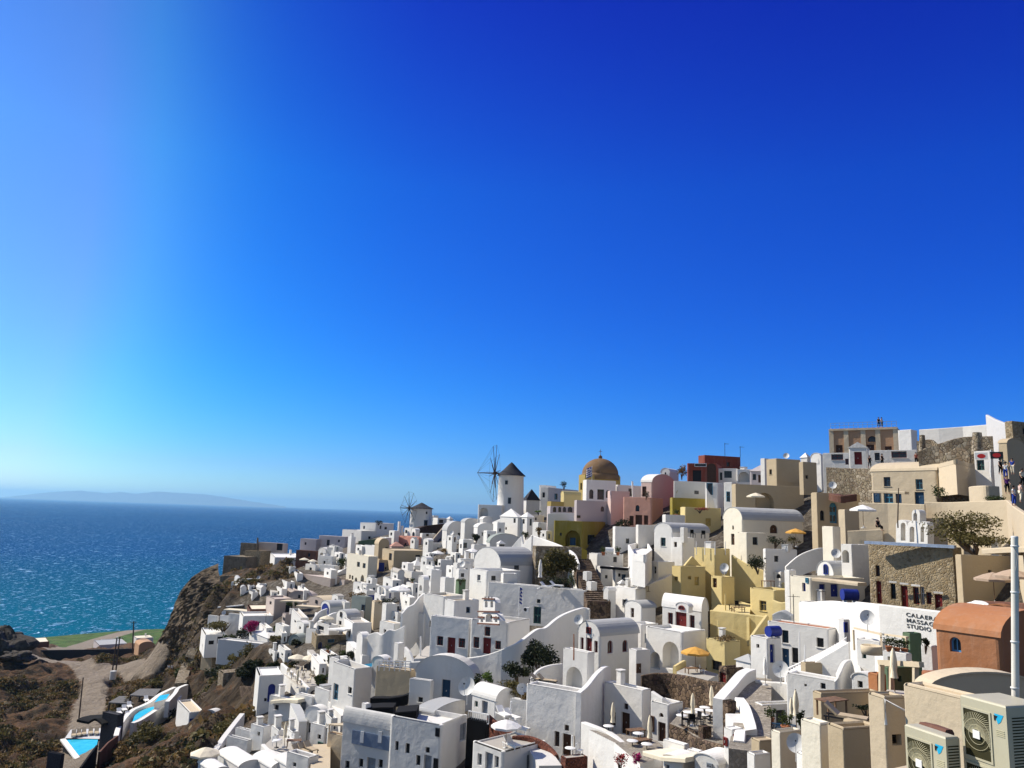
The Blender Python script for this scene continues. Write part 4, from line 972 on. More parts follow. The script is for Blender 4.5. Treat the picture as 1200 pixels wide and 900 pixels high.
H('teal door house in blue shade below the red house', 826, 841, 848, 566, 590, 'Ld832,573,7,14,t', D=140, yaw=30)
H('white gate tower with lit left side below the red house', 848, 858, 866, 565, 598, 'Rd853,582,4,12,t', D=134, yaw=38)
H('white arch wall with teal opening on the ridge', 863, 881, 884, 550, 570, 'Lo871.7,559,13,12', D=149, yaw=24)
H('mauve gabled house right of the white ridge arch', 879, 898, 903, 552, 570, 'Lw884,559,4,7;Ld891,561,5,9,n', D=147, yaw=30, mat='mauve', roof='shed', crown=545, name='mauve_house')
H('beige house with deep shaded balcony on the ridge', 897.5, 910, 938.5, 537, 570, 'Lw903,553,3,6;Ro924,557,25,17', D=128, yaw=72, mat='beige', name='beige_house')
H('small white box house behind the beige ridge house', 891, 896, 910, 537, 560, '', D=142, yaw=50)
H('wide beige house with big arched recess below the ridge', 857, 862, 942, 567, 602, 'Ro896,587,22,19', D=122, yaw=80, mat='beige', name='beige_house')
place('umb', 'straw coloured umbrella inside the beige arched recess', 886, 597, D=118, scale=.95)
H('yellow olive vaulted house with red flower rail below the red house', 785, 788, 834, 583, 600, 'Rw816,577,5,4', D=142, yaw=76, mat='olive', roof='flat', name='yellow_house')
H('olive rounded house behind the flower rail', 790, 793, 828, 578, 590, '', D=146, yaw=76, mat='olive', roof='vr', crown=569, rmat='olive', name='yellow_house')
H('yellow house wall with tan door below the flower rail', 797, 803, 845, 594, 628, 'Rd830,612,6,9,y', D=134, yaw=76, mat='yellow', name='yellow_house')
bush('row of red flowers on the yellow terrace rail', 820, 596, 26, 5, 133, 'flower_red', n=260, name='flower_bed', cat='flowers', depth=.5, size=.2)
WALL('white zigzag stair wall below the red house', [(828,572),(836,585),(838,594)], D=137, base=3, sm=False)
# ================================================================== upper right
mn = H('tan mansion with pale pilasters and arched window above the white gate', 972.5, 1050, 1055, 500, 533, 'La1022,514.5,10,7;Ld983.5,526,8,9,n;Ld1020,526,9,10,n;Ld1041,527,8,8,n', D=126, yaw=34, mat='tan', name='mansion', cat='mansion', par=.4)
_T = pt(1050, 500, 126); _ul = V((-math.cos(R(34)), math.sin(R(34)), 0)); _nl = V((-math.sin(R(34)), -math.cos(R(34)), 0)); _wd = along(_T, _ul, 972.5)
for u in (.01, .27, .49, .75, .98):
    m_ = MB(); m_.box(_T+_ul*(_wd*u)+_nl*.05-V((0,0,3.2)), (.75, .16, 6.2), R(-34)); m_.build('pilaster', 'sand', mn)
m_ = MB(); m_.box(_T+_ul*_wd*.5+_nl*.12-V((0,0,.28)), (_wd+.3, .3, .28), R(-34)); m_.build('cornice', 'sand', mn)
m_ = MB()
for i in range(15): q = _T+_ul*(_wd*i/14)+V((.2,.2,.0)); m_.tube([q, q+V((0,0,.95))], .03, 5)
for h_ in (.5, .95): m_.bar(_T+V((.2,.2,h_)), _T+_ul*_wd+V((.2,.2,h_)), .05)
m_.build('roof_railing', 'metal', mn)
H('white gate house with triangular top and dark red door before the mansion', 994.5, 1016, 1019, 524.5, 547, 'Ld1005.6,537,9,15,r', D=116, yaw=34, roof='none', name='gate_house', cat='gate')
pd = MB(); a_, b_ = pt(1016.5, 524.6, 115.9), pt(994, 524.6, 116.3+6); 
_gt = pt(1016, 524.5, 116); _gu = V((-math.cos(R(34)), math.sin(R(34)), 0)); _gw = along(_gt, _gu, 994.5); _gm = _gt+_gu*_gw/2; _gh = rise(_gm, 518); _gn = V((math.sin(R(34)), math.cos(R(34)), 0))
pd.mesh([_gt-_gn*.1-_gu*.15, _gt+_gu*(_gw+.15)-_gn*.1, _gm+V((0,0,_gh))-_gn*.1, _gt+_gn*1.2-_gu*.15, _gt+_gu*(_gw+.15)+_gn*1.2, _gm+V((0,0,_gh))+_gn*1.2], [(0,1,2),(3,5,4),(0,2,5,3),(1,4,5,2),(0,3,4,1)])
_po = pd.build('pediment', 'white', [o for o in COL.objects if o.name.startswith('gate_house')][0])
H('white forecourt wall with red panel windows left of the mansion gate', 964, 995, 996, 530.5, 548, 'Lw981,535.5,14,7,r;Lw992.5,541,4,7,r', D=117.5, yaw=34, par=.25, dep=.5, name='forecourt_wall', cat='wall')
H('white forecourt wall with lattice opening right of the mansion gate', 1018, 1074, 1076, 527, 547, 'Lw1053.5,532.5,18,8,r;Lw1028,535,6,9,k', D=112, yaw=34, par=.25, dep=.6, name='forecourt_wall', cat='wall')
H('white sloped house block right of the mansion', 1052, 1068, 1075, 503, 530, '', D=120, yaw=45)
H('tiny white gabled chapel on the ridge left of the mansion', 938, 946, 950, 536, 545, '', D=130, yaw=50, roof='shed', crown=530.5, name='white_chapel', cat='chapel')
H('small white vault with open arch left of the mansion', 950, 962, 965, 536, 548, 'Lo956,540,7,7', D=126, yaw=46, roof='vl', crown=531)
WALL('long bare white wall of panels on the top right ridge', [(1077,503.5,112),(1100,502,110),(1128,500,108),(1157,497.5,105)], base=5, sm=False)
WALL('tall grey slanted wall at the top right', [(1155,486,104),(1164,491,100),(1179,497,94)], base=7, sm=False, mat='shade_grey')
WALL('low ruined rubble wall under the white panel wall', [(1074,517,104),(1090,515,103),(1098,520,102),(1112,516,101),(1130,512,100),(1163,511,98)], base=4, mat='rubble', name='ruined_wall')
WALL('dark ruined rubble wall in front of the ruin', [(1076,529,98),(1095,522,97),(1108,531,96),(1122,524,95),(1136,530,94)], base=4, mat='rubble', name='ruined_wall')
pole('broken stone pillar standing in the ruin', 1081, 533, 1080.5, 510, 100, .45, 'rubble', 'stone_pillar', 'pillar'); pole('wide broken stone pillar below the white panel wall', 1145.5, 527, 1145, 507, 97, .7, 'rubble', 'stone_pillar', 'pillar')
H('pale rubble stone house at the top right corner', 1177, 1186, 1212, 493, 535, '', D=86, yaw=70, mat='ruin', name='stone_house')
H('ochre sloped roof house below the top right stone house', 1170, 1180, 1200, 519, 535, '', D=84, yaw=66, mat='beige', roof='vr', crown=514, name='beige_house')
H('flat grey shop hut with pale shutter in the street', 1098, 1122, 1131, 531, 547, 'Lw1112,539,14,10,w', D=97, yaw=42, mat='rubble', name='shop_hut', cat='shop')
H('shop front with teal awning and white post beside the street', 1141, 1160, 1166, 528, 552, 'Ld1149,545,9,12,g', D=90, yaw=48, mat='white_old', name='shop_building', cat='shop')
H('dark open shop front at the right of the street', 1163, 1176, 1192, 529, 556, 'Ro1184,545,12,16', D=86, yaw=68, mat='shade_grey', name='shop_building', cat='shop')
for lb, x_, y_, d_, bm_ in (('white shop board with a red oval over the street', 1150, 534.5, 88, 'plastic_white'), ('dark shop board with a red oval over the street', 1168, 533.5, 84, 'darkmetal')):
    p_ = pt(x_, y_, d_); so = empty('shop_sign', tuple(p_), lb, 'sign'); k_ = d_/F
    m_ = MB(); m_.box(p_, (13*k_, .12, 8*k_), R(-35)); m_.build('board', bm_, so)
    n_ = V((-math.sin(R(35)), -math.cos(R(35)), 0)); t_ = V((math.cos(R(35)), -math.sin(R(35)), 0)); m_ = MB()
    m_.face([p_+n_*.07+t_*(4.2*k_*math.cos(a*math.pi/12))+V((0,0,2.6*k_*math.sin(a*math.pi/12))) for a in range(24)]); m_.build('emblem', 'red_sign', so)
    m_ = MB(); m_.bar(p_-n_*.06, p_-n_*1.4, .06); m_.build('bracket', 'metal', so)
pole('white painted post at the street shops', 1161, 553, 1161, 527, 85, .09, 'plastic_white')
WALL('coarse rubble retaining wall below the mansion gate', [(968,547.5,113),(1000,549,110),(1033,549,106)], base=6, mat='rubble', sm=False, name='retaining_wall')
H('beige tower block with one small window on the ridge', 936, 941, 957, 541, 572, 'Rw945.5,559,3,4', fd=1, D=118, yaw=72, mat='beige', name='beige_house')
H('beige house with arched teal door below the rubble wall', 950, 957, 1008, 577, 625, 'RA976.7,601,9,24,t;Ra963.5,604,5,12', D=104, yaw=76, mat='beige', name='beige_house')
WALL('ragged brown awning over the arched teal door', [(971,578,103),(985,581,101),(1004,579,101)], base=.5, fd=.4, mat='brown_panel', th=1.6, name='awning', cat='awning')
H('curved beige block right of the arched teal door', 982, 990, 1007, 597, 624, '', D=97, yaw=60, mat='sand', name='beige_house')
H('beige cave house with blue shutters and rounded roof', 1020, 1098, 1138, 551, 593, 'Lw1039.5,564.5,8,11,e;Lw1077,567.5,8.5,12,t;Ld1027.5,582,7,13,e;Ld1041,582.5,11,14,t;Ld1053,583,7,13,e;Ld1077.5,584,11,15,e;Rw1127,581,6,8', D=96, yaw=44, mat='sand', name='beige_house', roof='vr', crown=541)
WALL('thin beige canopy slab over the blue cave doors', [(1018,574.5,95),(1040,575,93.5),(1060,576,92)], base=.12, fd=.05, th=1.3, mat='sand', sm=False, name='canopy', cat='canopy')
PLAT('broad beige roof terrace above the cave house', [(1097,549),(1120,543.5),(1150,551),(1168,556),(1168,566),(1137,571)], D=97, drop=3.5, mat='sand', wmat='sand', rim=.5)
WALL('round beige wall below the street', [(1135,570.5,86),(1142,569.5,84),(1155,569,82),(1171,570,82)], base=4, mat='sand')
bush('green shrub beside the street wall', 1163, 585, 26, 13, 80, 'leaf', n=500)
bush('small tree by the beige cave house', 1100, 577, 18, 22, 90, 'leaf', n=260)
WALL('beige terrace wall below the blue cave doors', [(1006,589,90),(1040,589.5,88),(1083,591,85)], base=4, mat='sand', sm=False)
WALL('long beige garden wall above the big shrub', [(1083,588,86),(1110,588.5,84),(1150,587,80),(1179,586,77)], base=6, mat='sand')
WALL('lit beige street wall at the right edge', [(1179,586,77),(1188,594,66),(1200,602,57),(1215,612,48)], base=5, mat='sand')
bush('big olive green shrub spreading over the beige wall', 1132, 618, 96, 42, 70, 'leaf_olive', n=2600, depth=2.6, size=.26)
bush('low olive growth beneath the big olive green shrub', 1142, 634, 84, 22, 68, 'leaf_olive', n=1500, depth=2.0, size=.26)
# bell tower
def bell_tower(label, D, cols, th, mat='white'):
    """cols: (x0, x1, ytop, ybot, [(cx, cy, w, h)]) blocks of the tower wall, each pierced by arches"""
    x0 = min(c[0] for c in cols); yb = max(c[3] for c in cols); o = pt(x0, yb, D); root = empty('bell_tower', tuple(o), label, 'bell tower')
    a = R(70); t = V((math.cos(a), -math.sin(a), 0)); n = V((-math.sin(a), -math.cos(a), 0))
    def Q(x, y, d=0):
        r_ = ray(x, y); k = (o-CAM).dot(n)/r_.dot(n); return CAM+r_*k-n*d
    for (l, r, yt, yb_, arches) in cols:
        mb = MB(); m = 12; mid = (l+r)/2; w_ = (r-l)/2
        for side in (0, th):
            # left and right piers and the fill round each arch, column strip by strip
            xs = sorted({l, r} | {x for cx, cy, w, h in arches for x in (cx-w/2, cx+w/2)} | {cx-w/2+w*i/m for cx, cy, w, h in arches for i in range(m+1)} | {l+(r-l)*i/m for i in range(m+1)})
            top = lambda x: yt + (w_-math.sqrt(max(0, w_*w_-(x-mid)**2)))*.95
            for xa, xb in zip(xs, xs[1:]):
                xm = (xa+xb)/2; cut = [c for c in arches if c[0]-c[2]/2 < xm < c[0]+c[2]/2]
                if cut:
                    cx, cy, w, h = cut[0]
                    ar = lambda x: cy-h/2 + (w/2-math.sqrt(max(0, (w/2)**2-(x-cx)**2)))
                    mb.face([Q(xa, top(xa), side), Q(xb, top(xb), side), Q(xb, ar(xb), side), Q(xa, ar(xa), side)])
                    if cy+h/2 < yb_-.3: mb.face([Q(xa, cy+h/2, side), Q(xb, cy+h/2, side), Q(xb, yb_, side), Q(xa, yb_, side)])
                    if side: mb.face([Q(xa, ar(xa)), Q(xb, ar(xb)), Q(xb, ar(xb), th), Q(xa, ar(xa), th)])
                else: mb.face([Q(xa, top(xa), side), Q(xb, top(xb), side), Q(xb, yb_, side), Q(xa, yb_, side)])
                if side: mb.face([Q(xa, top(xa)), Q(xb, top(xb)), Q(xb, top(xb), th), Q(xa, top(xa), th)])
        for cx, cy, w, h in arches:
            for x in (cx-w/2, cx+w/2): mb.face([Q(x, cy-h/2+w/2), Q(x, cy+h/2), Q(x, cy+h/2, th), Q(x, cy-h/2+w/2, th)])
        for x in (l, r): mb.face([Q(x, top(x)), Q(x, yb_), Q(x, yb_, th), Q(x, top(x), th)])
        mb.build('arch_wall', mat, root)
        for cx, cy, w, h in arches:
            if h < 18:
                k = D/F; b = MB(); p = Q(cx, cy-h*.12, th*.5); b.lathe(p, [(.04,.30*w*k),(.12*w*k,.28*w*k),(.17*w*k,.05*w*k),(.26*w*k,-.18*w*k)], 12); b.build('bell', 'darkmetal', root)
    return root
bell_tower('white bell tower with four arches above the stone ruin', 86, [(1050,1063,609,645,[(1058.3,623,5.5,21)]), (1063,1078,610,645,[(1068.7,626,5.5,18)]), (1078,1087,611,645,[(1080.8,626,4.0,18)]), (1068.5,1078,597,613,[(1072.5,607,4.4,12)])], .9)
place('umbw', 'pale umbrella on the terrace beside the seated man', 1012, 619, D=80, scale=.9)
person('person in dark clothes seated on the beige terrace', 1029, 622, 78, .4, 'blackcloth', 'blackcloth', sit=True)
WALL('low beige terrace wall below the seated person', [(993,622,90),(1015,621,89),(1034,620,88)], base=3, mat='sand', sm=False)
WALL('rubble wall end left of the bell tower', [(1033,618,89),(1042,614,88.5),(1051,612,88)], base=4, mat='rubble', name='retaining_wall')
H('cream tower block with lit side below the arched teal door', 963, 976, 985, 617, 652, '', D=92, yaw=55, mat='cream')
pole('thin wooden post beside the bell tower', 1052, 612, 1053, 572, 84, .07, 'oldwood')
place('dish', 'small satellite dish under the rubble retaining wall', 976, 578, D=103, rz=-.35)
# people in the street
for lb, x_, y_, d_, sh, lg, rz in (('person in white shirt and blue skirt walking up the street', 1179, 561, 80, 'plastic_white', 'bluecloth', 2.6), ('person in dark top at the street shop door', 1173, 556, 84, 'blackcloth', 'blackcloth', .4), ('person in red top further up the street', 1192, 549, 86, 'rust', 'blackcloth', 1.2),
    ('person in blue top standing by the dark shop', 1187, 556, 82, 'bluecloth', 'canvas', -.8), ('person in white shirt leaning at the street wall', 1189, 593, 66, 'plastic_white', 'bluecloth', .7), ('person in pink shirt above the street wall', 1197, 589, 65, 'rose', 'canvas', 1.5), ('person in purple top beside the street wall', 1181, 579, 73, 'purple', 'blackcloth', -.3), ('person in pale shirt at the right edge of the street', 1199, 571, 72, 'canvas', 'blackcloth', .2),
    ('person in dark coat on the mansion roof terrace', 1030, 501, 128, 'blackcloth', 'blackcloth', 0), ('person in grey shirt on the mansion roof terrace', 1033.5, 501, 128.6, 'shade_grey', 'blackcloth', .5), ('person in dark clothes at the mansion forecourt wall', 1034, 546, 109, 'blackcloth', 'blackcloth', .4), ('person in dark red clothes near the mansion forecourt', 1074, 545, 104, 'redwall', 'blackcloth', -.4), ('person in black below the mansion gate', 1019.5, 548, 110, 'blackcloth', 'blackcloth', 0)):
    person(lb, x_, y_, d_, rz, sh, lg)
# ================================================================== stone ruin and the orange house
st = H('tall bare stone house with pale blue roof edge and red doors', 1017, 1117, 1127, 641.5, 722, 'Lw1028.5,669,5,13,n;Ld1030,694,6,26,r;Lw1046.7,693,6,18,k;Ld1060,699,8,25,r;Lw1073.5,698,7,20,r;Lw1088.5,701,6,14,r;Ld1100,707,9,21,r;Lw1081,698,5,21,w', D=72, yaw=48, mat='ruin', name='stone_house', par=.3, rmat='greyroof')
_T = pt(1117, 641.5, 72); _a = R(48); _ul = V((-math.cos(_a), math.sin(_a), 0)); _nl = V((-math.sin(_a), -math.cos(_a), 0)); _wd = along(_T, _ul, 1017)
m_ = MB(); m_.box(_T+_ul*_wd/2+_nl*.05+V((0,0,.06)), (_wd+.4, .6, .28), -_a); m_.build('roof_edge', 'edge_blue', st)
for x_, y_, w_ in ((1046.7,682,9), (1060,684,10), (1073.5,686,10), (1100,694.5,10)):
    d_ = ray(x_, y_); q = CAM+d_*((_T-CAM).dot(_nl)/d_.dot(_nl)); m_ = MB(); m_.box(q+_nl*.05, (w_*.08, .14, .16), -_a); m_.build('lintel', 'white_old', st)
H('shaded beige house wall right of the stone house', 1119, 1126, 1192, 650, 712, 'Rd1160,672,4,8,n', D=67, yaw=84, mat='beige', name='beige_house', par=.2)
WALL('lit beige roof slab at the right edge', [(1150,643,61),(1180,641,57),(1210,640,54)], base=.3, fd=.1, th=4, mat='sand', sm=False, name='roof_slab', cat='roof')
place('umbt', 'brown beige umbrella on the terrace right of the stone house', 1166, 708, D=57, scale=.85); place('umbt', 'brown beige umbrella partly behind the near white post', 1190, 706, D=54, scale=.85)
WALL('dark red terrace rail under the brown umbrellas', [(1150,704,58),(1175,705,55),(1205,707,52)], base=2, mat='brown_panel', sm=False)
org = H('terracotta orange house with arched blue shuttered window', 1095, 1172, 1187, 747.5, 792, 'La1119.5,755.5,13,17.5,l', D=36, yaw=47, mat='orange', roof='vr', crown=716, dep=5.5, rmat='orange', name='orange_house')
H('small rounded orange roof behind the orange house', 1155, 1184, 1190, 717, 735, 'La1166,714,6,4,w', D=44, yaw=47, mat='orange', roof='vl', crown=709, name='orange_house')
WALL('white rounded wall fin left of the orange house top', [(1136,712,47),(1140,704,47),(1150,706,46),(1155,714,45)], base=2)
# white wall with the lettering
WALL('long white wall with dark capital lettering below the stone house', [(1002,705,61),(1030,708,57),(1062,711.7,55),(1104,716.6,52.4)], base=6, sm=False, name='lettered_wall', fd=4)
def lettering(lines, label):
    a = V(pt(1062, 711.7, 55)); b = V(pt(1104, 716.6, 52.4)); t = b-a; t.z = 0; t.normalize(); n = V((t.y, -t.x, 0))
    if n.dot(a-CAM) > 0: n = -n
    wl = [o for o in COL.objects if o.name.startswith('lettered_wall')][0]
    for s, (x, y, h, wd) in lines:
        d_ = ray(x, y); P = CAM+d_*((a-CAM).dot(n)/d_.dot(n)) + n*.02; E = ray(x+wd, y+wd*.11); e = CAM+E*((a-CAM).dot(n)/E.dot(n)); ln = (e-P).length
        cu = bpy.data.curves.new('lettering', 'FONT'); cu.body = s; cu.size = 1; cu.extrude = .02; cu.offset = .006; cu.space_character = 1.15
        ob = bpy.data.objects.new('lettering', cu); link(ob); bpy.context.view_layer.update()
        sx = ln/ob.dimensions.x; sy = (h*54/F)/.72
        me = bpy.data.meshes.new_from_object(ob); bpy.data.objects.remove(ob); me.materials.clear(); me.materials.append(M['paint_d'])
        o = bpy.data.objects.new('lettering', me); o.parent = wl; link(o)
        rot = Matrix((( t.x, 0, n.x, 0), (t.y, 0, n.y, 0), (0, 1, 0, 0), (0, 0, 0, 1)))
        o.matrix_local = Matrix.Translation(P-V(wl.location)) @ rot @ Matrix.Diagonal((sx, sy, 1, 1))
lettering([('CALAERA', (1062, 722, 4.4, 37)), ('MASSAGE', (1062.5, 728.7, 4.4, 36)), ('STUDIO', (1063, 735.2, 4.4, 28))], '')
# ================================================================== right of centre, middle rows
H('long cream house with blue grey barrel roof and lit round gable', 847, 870, 942, 609, 650, 'Ld858.7,632,4,13,n;La859,618,2,5;RA906.7,620,9,10', D=111, yaw=72, roof='vl', crown=594.5, mat='cream', rmat='greyroof', name='vaulted_house')
H('cream annex with one square window before the long barrel roof', 864, 875, 900, 624, 656, 'Rw885,634,6,9', D=105, yaw=68, mat='cream', name='cream_house')
H('plain grey white terrace block under the dark terrace bushes', 894, 897, 934, 643, 676, '', D=101, yaw=78)
bush('dark green shrubs along the terrace of the barrel roofed house', 908, 633, 26, 12, 103, 'leaf_dark', n=500); bush('ochre green shrub under the orange umbrella', 931, 634, 18, 12, 102.5, 'leaf_olive', n=320)
place('umbo', 'orange umbrella on the terrace of the barrel roofed house', 933, 641, D=102, scale=.9)
bush('dark shrub filling the corner below the cream annex', 888, 660, 24, 18, 101, 'leaf_dark', n=600)
H('white houselet with small dark windows below the grey terrace block', 907, 915, 927, 670, 690, 'Ra912,675,4,5;Rw922,679,4,6', D=100, yaw=60)
WALL('white curved wall sweeping up to the cream tower block', [(921,664),(935,652),(950,645),(966,642),(985,648)], D=98, base=1.6, fd=1)
H('white arched mass with deep niche left of the stone house', 985, 998, 1018, 638, 676, 'Lo991,652,8,15', D=86, yaw=52)
H('white blue shuttered house with round gable and grey barrel roof', 957, 977, 1017, 674, 690, 'La968,667,5,12,b', D=88, yaw=64, roof='vl', crown=657.5, rmat='greyroof', name='vaulted_house')
H('cream terrace house with two blue doors below the round gable', 925, 950, 1014, 677, 712, 'Lw942,688,4,10,b;Lw946,680,3,6,t;Rd963.6,691,7,13,b;Rd978,692,9,15,b', D=82, yaw=70, mat='cream', name='cream_house')
WALL('thin beige awning over the blue doors', [(951,677,80),(980,680,78),(1005,683,76)], base=.15, fd=.05, th=1.4, mat='sand', name='awning', cat='awning', sm=False)
place('tank', 'blue covered tank beside the cream terrace house', 996, 706, D=76, scale=1.3)
place('dish', 'satellite dish left of the white arched niche', 980, 660, D=86, rz=-.35)
H('small white chimney house with blue window at the cream terrace edge', 919, 925, 933, 668, 692, 'Rw928,678,3,5,b', D=86, yaw=62)
# yellow cluster
H('yellow tower block with railed roof deck', 813, 838, 856, 643, 680, '', D=106, yaw=48, mat='yellow', rmat='deck', name='yellow_house', par=.15)
for x_, n_ in ((816,'left'), (826,''), (838,''), (850,'')): pole('slim pale deck post on the yellow tower roof', x_, 645, x_, 634.5, 105.5+abs(838-x_)*.12, .06, 'plastic_white')['group'] = 'posts on the yellow tower deck'
for i_, (x_, y_, r_) in enumerate(((812,630,.3), (824,631,-.4))): place('chairb', ('dark chair on the white vault roof above the yellow tower, left one', 'dark chair on the white vault roof above the yellow tower, right one')[i_], x_, y_, D=112, rz=r_, scale=1.2)
H('small yellow house with tiny windows left of the yellow tower', 787, 798, 827, 664, 698, 'Lw792,678,5,5,y;Rw808,677,4,4,y;Rd816.5,681,5,10,y', D=102, yaw=56, mat='yellow', name='yellow_house')
WALL('sloped yellow gable wall above the small yellow house', [(799,668,104),(806,659,105),(812,652,106),(819,660,107),(827,668,108)], base=3, mat='yellow', sm=False)
H('yellow porch house with dark doorway under the yellow tower', 833, 846, 861, 676, 700, 'Ld837.5,683,5,11,n', D=100, yaw=52, mat='yellow', name='yellow_house')
place('dish', 'satellite dish on the yellow porch roof', 849, 676, D=101, rz=-.35, scale=1.1)
WALL('sloping lit yellow wall descending right from the yellow tower', [(857,650,107),(866,656,106),(885,665,104),(906,673,102),(916,683,100),(919,694,99)], base=5, mat='yellow', fd=6)
H('yellow garden house with brown window and pebbled roof', 878, 908, 934, 692, 727, 'Lw894,710,8,12,y', D=93, yaw=50, mat='yellow', rmat='cobble', name='yellow_house', par=.3)
place('tableb', 'brown table on the pebbled yellow roof', 900, 688, D=96, rz=.3)
WALL('curved yellow wall ramp right of the yellow garden house', [(905,703,92),(915,706,91),(927,703,90),(934,698,89)], base=3, mat='yellow')
pole('pale post on the shaded yellow terrace', 850, 716, 850, 696, 94, .09, 'yellow'); place('tableb', 'white topped table on the shaded yellow terrace', 865, 719, D=93, rz=.2)
place('chairb', 'dark chair at the white table on the yellow terrace', 857, 718, D=94.5, rz=1.2); place('chairb', 'second dark chair behind the white table on the yellow terrace', 864, 713, D=96, rz=2.6)
PLAT('shaded yellow terrace floor with the white table', [(834,716),(878,724),(880,708),(850,700)], D=93, drop=3, mat='yellow', wmat='yellow')
WALL('broad yellow retaining wall crossed by a diagonal shadow', [(832,715,91),(860,718,89),(885,721,87.5),(899,722.5,86.5)], base=4.5, mat='yellow', sm=False, name='retaining_wall')
WALL('slanted lit yellow wing wall at the end of the retaining wall', [(900,721,86.5),(891,733,84.5),(882,746,82.5)], base=3, mat='yellow', sm=False)
H('yellow box house with pebble garden roof and dark window', 827, 850, 868, 752, 790, 'Lw840,780,12,11', D=81, yaw=50, mat='yellow', rmat='cobble', name='yellow_house', par=.25)
bush('dry low plants on the pebble garden roof of the yellow box house', 848, 747, 34, 8, 82, 'leaf_dry', n=350)
pole('short pale post in the pebble garden', 842.5, 748, 842, 727, 84, .09, 'yellow')
H('white cave house with dark red doors and sweeping rounded roof', 776, 822, 830, 717, 744, 'Lw785.5,726,6,16,r;Ld798,727.5,13,20,r;Lw811,729,6,16,r', D=89, yaw=42, roof='vr', crown=701)
H('white gabled dormer over the dark red doors', 792, 807, 812, 712, 717.3, 'La799,712,7,5,r', D=88.2, yaw=42, roof='vl', crown=706, fd=.1, name='dormer')
H('white house with a tall deep arch and cream side wall', 756, 800, 828, 741, 788, 'Lo786,768,19,32;Lo768,774,11,20', D=83, yaw=42, mat='white')
place('umbo', 'orange umbrella on the small terrace beside the yellow box house', 815, 789, D=79, scale=.95)
place('tableb', 'wooden table under the orange umbrella', 812, 792, D=78, rz=.3); place('chairw', 'white chair at the table under the orange umbrella', 823, 791, D=78, rz=1.3)
PLAT('small terrace with the orange umbrella', [(793,787),(830,797),(842,790),(808,780)], D=78.5, drop=3, mat='deck')
WALL('low yellow wall left of the orange umbrella', [(792,781,80),(800,776,81),(804,774,82)], base=2, mat='yellow', sm=False)
H('white vaulted house with narrow window beside the tall deep arch', 732, 752, 769, 713, 736, 'Ld741,718,4,11,n', D=97, yaw=50, roof='vl', crown=704, rmat='greyroof', name='vaulted_house')
H('white box house with pale door under the narrow window vault', 736, 752, 772, 732, 772, 'Rd757.5,748,4,11,p', D=90, yaw=46)
WALL('white swooping wall climbing to the yellow houses', [(746,702,108),(752,690,109),(765,683,110),(778,678,111),(787,673,112)], base=5)
H('white turret with dark slit window below the twin vault house', 764, 771, 791, 658, 684, 'Ld767.5,668,3,8,k', D=112, yaw=60)
H('white house with tall vault gable and flat lower wing', 766, 788, 832, 624, 664, 'Lw777,635,6,10,g', D=119, yaw=44, roof='vl', crown=612.5, rmat='greyroof', name='vaulted_house')
H('flat white wing with small window beside the tall vault gable', 786, 800, 814, 630, 666, 'Lw791.5,638,3.5,6,n', D=115.5, yaw=44)
H('white chimney block on the flat wing', 797, 801.5, 806, 618, 632, '', D=115, yaw=44, fd=.5, name='chimney', cat='chimney')
H('plain grey white house roof above the tall vault gable', 776, 780, 803, 603, 620, '', D=132, yaw=76, mat='white_old')
H('tall white wall house in diagonal blue shadow beside the ochre house', 718, 721, 748, 617, 655, '', D=142, yaw=78, par=.25)
H('plain pale house wall below the pink house', 745, 748, 769, 615, 650, '', D=140, yaw=78, mat='white_old')
PLAT('white many sided terrace tub below the pink house', [(736,645),(746,642),(760,643),(764,652),(756,659),(741,657)], D=130, drop=3, rim=.9, mat='white')
H('white house with black awning line and tiny window above the steps', 699, 704, 722, 664, 688, 'Rw710.5,676,3,4', D=123, yaw=76)
H('blue shaded small house with dark door right of the black awning', 718, 721, 739, 665, 688, 'Rd731,678,5,10,e;Rw726,674,3,4', D=121, yaw=76)
WALL('black awning strip over the tiny window', [(703,663.5,121.5),(735,666,120)], base=.25, fd=.1, th=1.2, mat='blackcloth', sm=False, name='awning', cat='awning')
H('white terrace block with pots under the ochre arch house', 690, 700, 731, 649, 668, '', D=130, yaw=74, rmat='deck', par=.6)
for i_, (x_, y_, k_, l_) in enumerate(((714,650,'tankw','white water tank on the terrace under the ochre house'), (724,651,'pot','potted plant at the right end of the terrace under the ochre house'), (707,651,'pot','potted plant at the left of the white water tank'))): place(k_, l_, x_, y_, D=128, scale=1.2)
STEPS('dark stone steps climbing between white walls', (702,706,101), (681,655,130), 3.0, 26, 'drystone')
H('white gate pillar left of the dark stone steps', 683, 688, 694, 670, 698, '', D=113, yaw=45, par=.1); H('lower white gate pillar beside the dark stone steps', 687, 693, 700, 682, 706, '', D=107, yaw=45, par=.1)
H('white lit house block right of the dark stone steps', 720, 745, 757, 690, 728, '', D=101, yaw=50)
H('white rounded block at the foot of the dark stone steps', 707, 713, 722, 693, 716, '', D=102, yaw=45, roof='vl', crown=688)
H('white vaulted house with dark opening below the terrace tub', 737, 748, 768, 671, 696, 'Ld744,681,5,13,k', D=112, yaw=54, roof='vl', crown=661, rmat='white_old', name='vaulted_house')
place('table', 'white table before the dark opening vault', 760, 693, D=109)
H('white little gabled hut before the terrace tub', 724, 727, 735, 684, 698, '', D=111, yaw=60, roof='shed', crown=679, name='white_hut', cat='hut')
